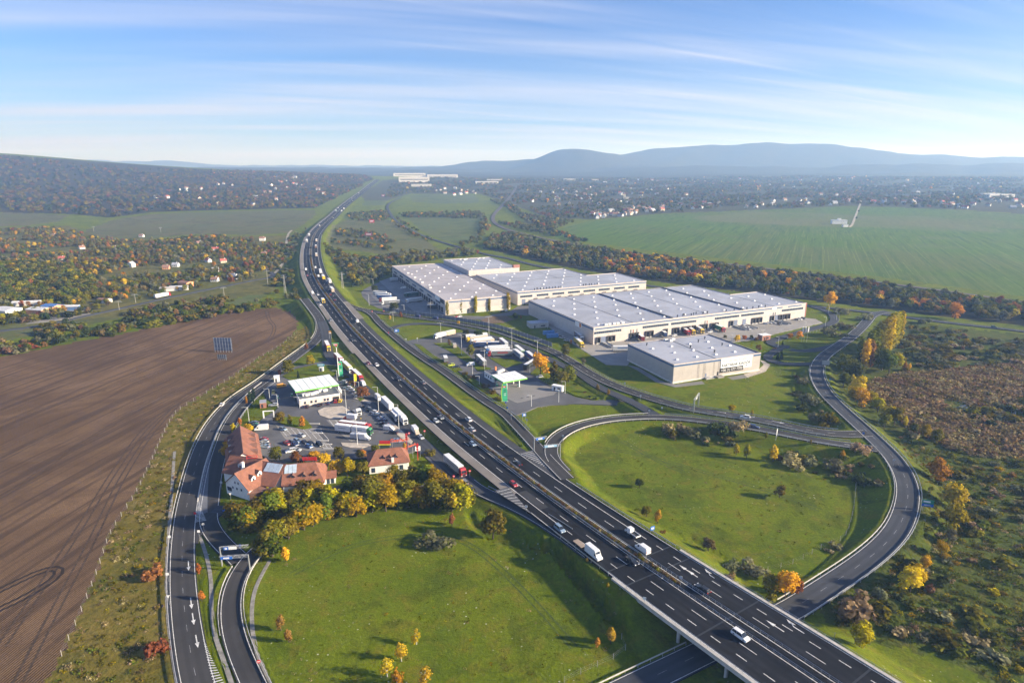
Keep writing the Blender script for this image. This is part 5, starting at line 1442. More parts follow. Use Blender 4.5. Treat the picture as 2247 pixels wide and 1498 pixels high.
# other vehicles: (kind, colours, x, y, front direction in the photo, label, group)
GL,GT,GY_,GRD = 'vehicles on the service area by the inn','vehicles in the truck park','vehicles in the warehouse yards','vehicles on the side roads'
tl_d = (1.1,1)
VEH = [
 ('suv','white',1635,917,(-1,-.16),4.2,'white off-roader on the link road below the warehouses',GRD),('estate','navy',1655,938,(1,.2),4.1,'dark blue car on the lower slip road',GRD),
 ('hatch','white',487,889,(.8,-1),.3,'white car alone on the road beside the ploughed field',GRD),('van','navy',916,695.5,(-1,-.13),1.0,'dark blue van, left of two before the noise fence',GRD),('van','navy',955,700,(-1,-.15),1.0,'dark blue van, right of two before the noise fence',GRD),
 ('semi','white,red',357,652,(1,-.2),.35,'white articulated lorry on the country lane among the orchards',GRD),('hatch','teal',2181,718.5,(1,.1),.7,'tiny green car on the country road at far right',GRD),
 ('semi','silver,red',998,1030,(1.15,1),.55,'grey lorry with a red cab at the end of the truck lane',GL),('mpv','grey',1019,1060,(-1,-.9),.6,'dark car meeting the red lorry near the stop signs',GL),
 ('hatch','silver',924,961,(1.1,1),.3,'silver car right behind the small box van',GL),('boxvan','white,beige',912,949,(1,1.1),.3,'white box van waiting in the truck lane',GL),
 ('semi','red,yellow',719,765,(.5,1),.6,'red trailer with a yellow cab coming down the entry lane',GL),('semi','red,white',744,793,(1,.95),.3,'red trailer with a white cab behind the green totem',GL),('semi','yellow,white',763,812,(1,.95),.3,'yellow trailer with a white cab queueing in the truck lane',GL),
 ('semi','red,red',785,831,(1,.95),.3,'all red lorry queueing in the truck lane',GL),('van','white',797,844,(1,1),.3,'white van in front of the all red lorry',GL),('vantall','white',830,876,(1,.9),.3,'white van behind the parked white trailer',GL),
 ('trailer','white',850,893,(-1,-1),.3,'plain white trailer parked without a cab in the truck lane',GL),('semi','white,white',878,921,(1,1),.3,'all white lorry parked in the truck lane',GL),('rigid','grey,white',868,920,(.9,1),.3,'white cab parked close beside the all white lorry',GL),
 ('semi','red,red',780,943,(1,.12),.3,'red lorry rearmost of three side by side',GL),('drawbar','white,green',777,951,(1,.12),.3,'white box lorry and trailer with a green cab',GL),('boxvan','white,white',798,964,(1,.12),.3,'small white box van with a grey trailer',GL),('minitrailer','silver',780,962,(1,.12),.3,'small grey box trailer behind the white box van',GL),
 ('flatbed','white',783,908,(1,.9),.3,'white recovery lorry with an empty bed on the lot',GL),('boxvan','white,red',768,920,(-1,-.1),.3,'small white lorry with red load beside the pale island',GL),
 ('hatch','white',836,919,(-1,-.2),.3,'white estate in the kerbside row of the lot',GL),('estate','navy',840,924,(-1,-.2),.3,'navy car beside the white estate in the kerbside row',GL),('sedan','black',842,931,(-1,-.2),.3,'black car between the navy car and white van',GL),('estate','silver',850,936,(-1,-.2),.3,'silver estate behind the white van in the row',GL),
 ('van','white',854,943,(1,.12),.3,'white panel van in the kerbside row',GL),('estate','black',862,951,(-1,-.1),.3,'black estate nearest the rubble island',GL),('sedan','steelblue',871,968,(-1,-.3),.3,'pale blue car beside the red restaurant signs',GL),
 ('sedan','black',803,894,(-1,-.2),.3,'black car farthest in the middle row of the lot',GL),('hatch','grey',808,898,(-1,-.2),.3,'grey hatchback second in the middle row of the lot',GL),('sedan','black',813,902,(-1,-.2),.3,'black saloon third in the middle row of the lot',GL),('hatch','white',820,905,(-1,-.2),.3,'white hatchback in the middle row of the lot',GL),('estate','steelblue',825,911,(-1,-.2),.3,'grey-blue estate nearest in the middle row of the lot',GL),
 ('mpv','silver',753,840,(-1,-.1),.3,'silver people carrier farthest in the row by the flags',GL),('sedan','black',758,846,(-1,-.1),.3,'black car second in the row by the flags',GL),('estate','white',763,852,(-1,-.1),.3,'white estate third in the row by the flags',GL),('suv','silver',769,857,(-1,-.1),.3,'silver car fourth in the row by the flags',GL),
 ('sedan','navy',774,862,(-1,-.1),.3,'navy car fifth in the row by the flags',GL),('hatch','silver',779,866,(-1,-.1),.3,'silver hatchback sixth in the row by the flags',GL),('estate','white',788,871,(-1,-.1),.3,'white estate nearest in the row by the flags',GL),
 ('hatch','black',674,893,(.5,-1),.3,'black hatchback at the left end of the station shop',GL),('sedan','black',701,889,(.5,-1),.3,'black saloon, left of three by the shop wall',GL),('hatch','grey',711.5,887,(.5,-1),.3,'grey hatchback, middle of three by the shop wall',GL),('hatch','navy',720.5,886,(.5,-1),.3,'navy hatchback, right of three by the shop wall',GL),
 ('hatch','red',737,882,(.5,-1),.3,'red hatchback before the shop garage',GL),('hatch','yellow',746.5,881,(.5,-1),.3,'yellow hatchback before the shop garage',GL),('van','orange',618,849,(1,-.2),.3,'orange van left of the wide canopy',GL),('hatch','yellow',600,862,(-.2,1),.3,'yellow hatchback by the outdoor pump',GL),('estate','silver',600,890,(-1,.05),.3,'silver estate beside the brick hut',GL),
 ('hatch','steelblue',621.5,943,(1,.3),.3,'pale blue hatchback alone at the top of the inn car park',GL),('hatch','silver',661.5,957,(1,.35),.3,'silver hatchback with a person nearby in the inn car park',GL),('sedan','red',631,974,(.9,.5),.3,'red saloon at the left of the front row',GL),('hatch','grey',639,970,(-.9,-.5),.3,'grey hatchback behind the red saloon',GL),('sedan','navy',647,976,(.9,.5),.3,'navy saloon right of the red saloon',GL),
 ('estate','steelblue',653,969,(.9,.5),.3,'light blue estate behind the navy saloon',GL),('sedan','black',668,972,(.9,.5),.3,'black saloon, left of two together in the inn car park',GL),('sedan','black',682,974,(.9,.5),.3,'black saloon, right of two together in the inn car park',GL),('hatch','blue',678,981,(.9,.4),.3,'blue hatchback in front of the two black saloons',GL),('suv','black',701.5,977,(.8,.6),.3,'black off-roader at the right of the inn car park',GL),
 ('suv','white',638,991,(-1,.2),.3,'white car half hidden by the inn trees',GL),('hatch','silver',651,989,(1,.1),.3,'silver car half hidden by the inn trees',GL),
 ('hatch','red',578.5,965,(-1,-.2),.3,'red car farthest beside the inn wing',GL),('hatch','silver',580.5,970,(-1,-.2),.3,'silver car second beside the inn wing',GL),('sedan','grey',582,976,(-1,-.2),.3,'grey car third beside the inn wing',GL),('sedan','steelblue',582,981,(-1,-.2),.3,'blue-grey car nearest beside the inn wing',GL),
 ('estate','grey',559,929,(-1,-.2),.3,'dark grey car at the top corner behind the orange tree',GL),('hatch','green',561.5,934,(-1,-.2),.3,'green car behind the orange tree',GL),('sedan','black',564,938.5,(-1,-.2),.3,'black car next to the white van by the inn',GL),('vantall','white',574,943,(-1,.08),.3,'white van beside the orange tree of the inn',GL),
 ('drawbar','white,white,beige',976,739,(-1,.22),.36,'white and beige lorry with trailer arriving at the truck park',GT),('boxvan','beige,white',997.5,762,(-.4,-1),.36,'small beige van alone between the grass strips',GT),('rigid','grey,grey',977.5,793,(-.4,-1),.36,'dark grey box lorry by the lime car',GT),('hatch','lime',990.5,802,(-1,.1),.36,'lime yellow car behind the dark grey box lorry',GT),
 ('sedan','black',1001,806,(-1,.1),.36,'black car next to the lime yellow car',GT),('van','white',1032.5,802,(-1,.1),.36,'white delivery van crossing the truck park',GT),('drawbar','grey,black',1055,796,(-1,-1),.36,'dark grey lorry with trailer seen from behind',GT),
 ('drawbar','white,black',1042,744,(-1,.1),.36,'white lorry with a black cab, rearmost in its row',GT),('semi','beige,yellow',1047,748.5,(-1,.12),.36,'beige lorry with a yellow cab, second in its row',GT),('semi','white,white',1056,753,(-1,.12),.36,'white lorry in the middle of the upper row',GT),('semi','beige,orange',1061,757,(-1,.14),.36,'beige lorry with an orange cab in the upper row',GT),('drawbar','navy,navy',1066,762,(-1,.02),.36,'navy lorry with trailer nearest in the upper row',GT),
 ('semi','silver,darkred',1104,757,(-1,-.85),.36,'silver lorry with a dark red cab standing apart by the verge',GT),('semi','white,white',1089,770.5,(-1,.05),.36,'white lorry, rearmost of the lower three',GT),('semi','white,blue',1092.5,775,(-1,.05),.36,'white lorry with a blue cab, middle of the lower three',GT),('semi','grey,red',1098,781.5,(-1,.02),.36,'grey lorry with a red cab, nearest of the lower three',GT),
 ('semi','silver,white',1137,783,(-1,-.8),.36,'silver lorry seen from behind beside the grass island',GT),('semi','sage,black',1139,774,(-1,-.8),.36,'pale green lorry seen from behind at the verge',GT),('semi','blue,blue',1164,788,(-1,-.8),.36,'blue lorry beside the golden tree',GT),('semi','black,white',1164,806,(1,-.62),.36,'black lorry with a white roof by the golden tree',GT),('hatch','silver',1184,828,(-1,.12),.36,'silver car parked right of the smaller station',GT),('sedan','black',1077.5,856,(-.3,-1),.36,'black car by the hedge of the smaller station',GT),
 ('trailer','silver',869,617,(1,-.1),.1,'silver trailer at the farthest western dock',GY_),('van','white',885,633,(-1,.1),.1,'white van at the western docks',GY_),('semi','teal,teal',905,650,(-1,.1),.1,'dark green lorry at the western docks',GY_),('semi','silver,white',909,663,(-1,.12),.1,'silver lorry with a white cab at the western docks',GY_),('trailer','black',955,678,(-1,.05),.1,'black trailer at the nearest western dock',GY_),
 ('trailer','silver',834,648,(1,.05),.1,'silver trailer farthest in the western parking row',GY_),('semi','white,white',841,651.5,(1,.05),.1,'white lorry second in the western parking row',GY_),('trailer','blue',843,656,(1,.05),.1,'blue trailer in the western parking row',GY_),('semi','white,darkred',852,661.5,(-1,.05),.1,'white lorry with a dark red cab in the western parking row',GY_),('semi','grey,white',858,668,(-1,.05),.1,'grey lorry nearest in the western parking row',GY_),
 ('van','white',1166,686,(1,.5),.1,'white van between the two middle warehouses',GY_),('trailer','white',1171,668,(-.8,-1),.1,'white trailer docked at the rear warehouse',GY_),('hatch','red',1001.6,696,(-1,.1),.1,'red car before the western warehouse end',GY_),('hatch','white',1008,695.5,(-1,.1),.1,'white car before the western warehouse end',GY_),('sedan','black',1102,684,(-1,.1),.1,'black car at the corner of the western warehouse',GY_),('hatch','white',1109,683,(-1,.1),.1,'white car at the corner of the western warehouse',GY_),
 ('semi','yellow,yellow',1270,757,(1,.85),.1,'bright yellow lorry parked beside the middle warehouse',GY_),('semi','brown,white',1270,743,(1,.85),.1,'brown lorry with a white cab beside the bright yellow one',GY_),
 ('sedan','white',1216,732,(-1,-.1),.1,'white car farthest in the side row of the middle warehouse',GY_),('hatch','white',1221,735,(-1,-.1),.1,'white car second in the side row of the middle warehouse',GY_),('sedan','grey',1228,739,(-1,-.1),.1,'grey car third in the side row of the middle warehouse',GY_),('hatch','silver',1233,742,(-1,-.1),.1,'silver car fourth in the side row of the middle warehouse',GY_),('sedan','silver',1244,748,(-1,-.1),.1,'silver car nearest in the side row of the middle warehouse',GY_),
 ('trailer','silver',1366,771,(1,-.02),.1,'pale trailer behind the banner warehouse',GY_),('trailer','darkred',1404,745,(1,.8),.1,'dark red trailer at the left docks of the middle warehouse',GY_),('trailer','navy',1454,736,(1,.8),.1,'navy trailer at the docks of the middle warehouse',GY_),('semi','red,red',1502,731,(1,.62),.1,'red lorry at the docks of the middle warehouse',GY_),('semi','brown,yellow',1513,729,(1,.62),.1,'brown lorry with a yellow cab at the docks',GY_),('semi','silver,yellow',1532,727,(1,.62),.1,'silver lorry with a yellow cab at the docks',GY_),('semi','green,red',1575,724,(1,.42),.1,'green lorry with a red cab at the docks',GY_),
 ('hatch','white',1558,729,(-1,.1),.1,'white car left of the green lorry',GY_),('hatch','white',1479,737,(-1,.1),.1,'white car left of the red docked lorry',GY_),('suv','white',1634,719,(1,.6),.1,'white van-like car beside the loading ramp',GY_),('mpv','white',1644,723,(1,.6),.1,'white people carrier before the loading ramp',GY_),('hatch','white',1680,711,(1,.1),.1,'white car, left of three before the long warehouse',GY_),('hatch','white',1688,710,(1,.1),.1,'white car, middle of three before the long warehouse',GY_),('hatch','silver',1695,709,(1,.1),.1,'silver car, right of three before the long warehouse',GY_),
 ('estate','black',1710,712,(1,.5),.1,'black car next to the right loading ramp',GY_),('sedan','grey',1749,702,(1,.3),.1,'grey car, left of three at the far warehouse corner',GY_),('hatch','white',1755.5,701,(1,.3),.1,'white car, middle of three at the far warehouse corner',GY_),('suv','black',1763,700,(1,.3),.1,'black car, right of three at the far warehouse corner',GY_),
]
for kind,cols,px,py,d,z,label,group in VEH:
 q = W(px,py,z); h = heading(px,py,d,z)
 c = cols.split(',')
 if kind in ('hatch','sedan','estate','suv','mpv'): car(kind,c[0],q,h,label,group,far=math.hypot(q[0],q[1]) > 400)
 elif kind == 'van': van(c[0],q,h,label,group,5.2,2.2)
 elif kind == 'vantall': van(c[0],q,h,label,group,6.2,2.7)
 elif kind == 'boxvan':
  e = empty('box_van',q,h); tag(e,label,'van',group)
  m = van_mesh(5.2,2.2); b = put('cab',m['body'],e,.6,0,0); override(b,paint(c[1] if len(c) > 1 else 'white')); put('windscreen',m['ws'],e,.6,0,0)
  o = MB().box(-3.3,1.3,-1.06,1.06,.7,2.9).build('cargo_box',paint(c[0]),e)
  for x in (-2.0,2.2):
   for sy in (-1,1): put('wheel',WHEEL,e,x,sy*.92,.34)
 elif kind == 'minitrailer':
  e = empty('trailer',q,h); tag(e,label,'trailer',group)
  MB().box(-2.2,2.2,-1.0,1.0,.6,2.6).build('cargo_box',paint(c[0]),e); MB().box(2.2,3.4,-.06,.06,.5,.6).build('drawbar',M_CHAS,e)
  for sy in (-1,1): put('wheel',WHEEL,e,-.2,sy*1.08,.34)
 elif kind == 'trailer': truck('trailer','white',c[0],q,h,label,group)
 elif kind == 'flatbed': truck('flatbed',c[0],c[0],q,h,label,group)
 elif kind == 'drawbar': truck('drawbar',c[1],c[0],q,h,label,group,box2=c[2] if len(c) > 2 else None)
 else: truck(kind,c[1],c[0],q,h,label,group)
# vegetation
LEAF = {}
LCOL = {'green': ((.078,.100,.010),(.125,.140,.014)),'olive': ((.105,.098,.010),(.165,.135,.014)),'yellowgreen': ((.225,.185,.005),(.330,.250,.008)),'yellow': ((.38,.25,.015),(.50,.31,.02)),'gold': ((.52,.30,.012),(.66,.40,.02)),
  'orange': ((.36,.155,.022),(.46,.22,.03)),'rust': ((.19,.085,.028),(.26,.12,.036)),'greygreen': ((.125,.130,.060),(.185,.180,.090)),'dark': ((.040,.056,.016),(.062,.078,.022)),'brown': ((.13,.085,.04),(.19,.125,.06)),'conifer': ((.022,.040,.018),(.036,.055,.022)),'reed': ((.20,.14,.06),(.27,.19,.085)),'straw': ((.26,.20,.09),(.34,.26,.13))}
def leafmat(c):
 if c in LEAF: return LEAF[c]
 t = NT('leaves_' + c)
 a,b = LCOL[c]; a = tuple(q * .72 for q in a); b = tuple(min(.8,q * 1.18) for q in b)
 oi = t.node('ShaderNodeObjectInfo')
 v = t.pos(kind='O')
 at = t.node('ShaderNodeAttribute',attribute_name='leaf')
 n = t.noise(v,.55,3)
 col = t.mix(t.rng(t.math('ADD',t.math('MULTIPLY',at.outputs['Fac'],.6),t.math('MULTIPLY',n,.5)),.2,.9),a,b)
 hs = t.node('ShaderNodeHueSaturation'); t.l.new(col,hs.inputs['Color'])
 t.l.new(t.rng(oi.outputs['Random'],0,1,.47,.53,False),hs.inputs['Hue'])
 t.l.new(t.rng(t.math('FRACT',t.math('MULTIPLY',oi.outputs['Random'],7.31)),0,1,.72,1.30,False),hs.inputs['Value'])
 d = t.node('ShaderNodeBsdfDiffuse'); t.l.new(hs.outputs[0],d.inputs['Color'])
 tr = t.node('ShaderNodeBsdfTranslucent'); t.l.new(hs.outputs[0],tr.inputs['Color'])
 mx = t.node('ShaderNodeMixShader'); mx.inputs[0].default_value = .28
 t.l.new(d.outputs[0],mx.inputs[1]); t.l.new(tr.outputs[0],mx.inputs[2]); t.l.new(mx.outputs[0],t.out.inputs[0])
 LEAF[c] = t.m
 return t.m
M_BARK = flat('bark',(.085,.065,.05),.9,var=.3)
M_BARKW = flat('birch_bark',(.42,.40,.37),.9,var=.3)
def leaf_cloud(name,n,size,sampler,rg,up=.25):
 """many small leaf sprays spread through a crown"""
 v,f,at = [],[],[]
 for i in range(n):
  p,nrm,shade = sampler(rg)
  nrm = (Vector(nrm) + Vector((rg.uniform(-.75,.75),rg.uniform(-.75,.75),rg.uniform(-.5,.75) + up))).normalized()
  u = nrm.cross(Vector((rg.uniform(-1,1),rg.uniform(-1,1),rg.uniform(-1,1)))).normalized()
  w = nrm.cross(u)
  s = size * rg.uniform(.55,1.25)
  p = Vector(p); k = len(v)
  v += [tuple(p - u*s - w*s*.25),tuple(p + u*s*.1 - w*s*.75),tuple(p + u*s + w*s*.2),tuple(p - u*s*.15 + w*s*.8)]
  f.append((k,k+1,k+2,k+3)); at += [shade] * 4
 me = bpy.data.meshes.new(name); me.from_pydata(v,[],f)
 a = me.attributes.new('leaf','FLOAT','POINT'); a.data.foreach_set('value',at)
 me.materials.append(leafmat('green'))
 return me
def lobes_sampler(lobes,shell=.42):
 tot = sum(l[1]**2 for l in lobes)
 def s(rg):
  t = rg.uniform(0,tot); c,r,sq = lobes[-1]
  for l in lobes:
   t -= l[1]**2
   if t <= 0: c,r,sq = l; break
  while True:
   d = Vector((rg.gauss(0,1),rg.gauss(0,1),rg.gauss(0,1))).normalized()
   if d.z > -.75 or rg.random() < .3: break
  q = r * (shell + (1 - shell) * rg.random() ** .6) * (rg.uniform(1.0,1.28) if rg.random() < .22 else 1.0)
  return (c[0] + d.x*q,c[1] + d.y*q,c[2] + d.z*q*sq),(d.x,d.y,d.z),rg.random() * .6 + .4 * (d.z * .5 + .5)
 return s
def crown(seed,kind,n,size):
 rg = random.Random(seed)
 if kind == 'round':          # unit: height 10, base of crown near 2.5
  L = [((0,0,5.6),2.9,1.05)]
  for i in range(9):
   a = rg.uniform(0,6.28); r = rg.uniform(1.2,2.6); z = rg.uniform(2.6,8.4)
   r *= 1.0 if z < 6.5 else .6
   L.append(((math.cos(a)*r,math.sin(a)*r,z),rg.uniform(1.2,1.9),.9))
 elif kind == 'tall':
  L = [((0,0,5.5),1.7,1.6)]
  for i in range(9):
   a = rg.uniform(0,6.28); z = 2.4 + i * .8; r = rg.uniform(.5,1.2) * (1.15 - z / 13)
   L.append(((math.cos(a)*r,math.sin(a)*r,z),rg.uniform(.8,1.3) * (1.15 - z / 14),1.1))
 elif kind == 'poplar':
  L = []
  for i in range(13):
   z = 1.0 + i * .68; w = 1.0 * math.sin(math.pi * min(1,(i + 1.6) / 15)) ** .7
   a = rg.uniform(0,6.28); L.append(((math.cos(a)*.22,math.sin(a)*.22,z),.40 + w*.62,1.3))
 elif kind == 'shrub':        # unit: height about 3
  L = []
  for i in range(8):
   a = rg.uniform(0,6.28); r = rg.uniform(.2,1.7); L.append(((math.cos(a)*r,math.sin(a)*r,rg.uniform(.6,1.7)),rg.uniform(.6,1.1),.9))
 elif kind == 'conifer':
  def s(rg2):
   z = 1 - rg2.random() ** .62; a = rg2.uniform(0,6.28); lay = .8 + .2 * math.sin(z * 38)
   r = 2.3 * (1 - z) * lay * (.55 + .45 * rg2.random() ** .5) + .08
   return (math.cos(a)*r,math.sin(a)*r,.8 + z * 9.2),(math.cos(a),math.sin(a),.3),rg2.random()
  return leaf_cloud('crown',n,size,s,rg,.1)
 elif kind == 'tuft':         # upright stems of reed or bare brush, height about 1.6
  def s(rg2):
   a = rg2.uniform(0,6.28); r = 1.5 * rg2.random() ** .5; z = rg2.uniform(.1,1.7) * (1 - r*.25)
   return (math.cos(a)*r,math.sin(a)*r,z),(math.cos(a),math.sin(a),0),rg2.random()
  return leaf_cloud('crown',n,size,s,rg,0)
 return leaf_cloud('crown',n,size,lobes_sampler(L),rg)
def trunk_mesh(kind,seed,white=False):
 rg = random.Random(seed)
 H = {'round': 6.5,'tall': 7.5,'poplar': 9.0,'shrub': 1.6,'conifer': 9.2}.get(kind,6)
 r0 = {'round': .26,'tall': .17,'poplar': .2,'shrub': .09,'conifer': .16}.get(kind,.2)
 mb = MB(); p = Vector((0,0,-.3)); n = 4
 for i in range(n):
  q = Vector((rg.uniform(-.12,.12),rg.uniform(-.12,.12),H * (i + 1) / n)); mb.bar(p,q,r0 * (1 - i / n * .75),0,6,r0 * (1 - (i + 1) / n * .75)); p = q
 if kind in ('round','tall','shrub'):
  for i in range(6 if kind != 'shrub' else 4):
   a = rg.uniform(0,6.28); z = H * rg.uniform(.3,.8) if kind != 'shrub' else .1; L = (1.9 if kind == 'round' else 1.1) * rg.uniform(.7,1.2)
   mb.bar((0,0,z),(math.cos(a)*L,math.sin(a)*L,z + L*.9),r0*.42,0,5,r0*.12)
 return mb.mesh('trunk',[M_BARKW if white else M_BARK])
def nth(i): return f"{i}{'th' if 10 <= i % 100 <= 20 else {1: 'st', 2: 'nd', 3: 'rd'}.get(i % 10, 'th')}"
TREE = {}
for k,cnt,n,s in (('round',4,1150,.42),('tall',3,620,.36),('poplar',2,620,.30),('shrub',4,420,.26),('conifer',2,600,.34)):
 TREE[k] = [(crown(31 + i * 7 + len(k),k,n,s),trunk_mesh(k,i)) for i in range(cnt)]
BIRCH = [(crown(91 + i,'tall',330,.30),trunk_mesh('tall',i + 5,True)) for i in range(2)]
def tree(name,kind,col,x,y,H,label,group,cat='tree',wide=1.0,z=None,birch=False):
 ref = 3.0 if kind == 'shrub' else 10.0
 src = rnd.choice(BIRCH if birch else TREE[kind])
 s = H / ref
 e = empty(name,(x,y,(gz(x,y) if z is None else z) - .05),rnd.uniform(0,6.28))
 e.scale = (s * wide,s * wide,s)
 tag(e,label,cat,group)
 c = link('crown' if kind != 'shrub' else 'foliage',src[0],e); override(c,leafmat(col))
 link('trunk' if kind != 'shrub' else 'stem',src[1],e)
 return e
def TP(name,kind,col,px,py,H,label,group=None,**k):
 x,y,z = G(px,py)
 return tree(name,kind,col,x,y,H,label,group,**k)
def hpx(px,pb,pt):
 """tree height from its foot and top rows in the photo"""
 x,y,z = G(px,pb)
 lo,hi = 0,60
 for _ in range(24):
  m = (lo + hi) / 2
  if pix(x,y,z + m)[1] > pt: lo = m
  else: hi = m
 return lo
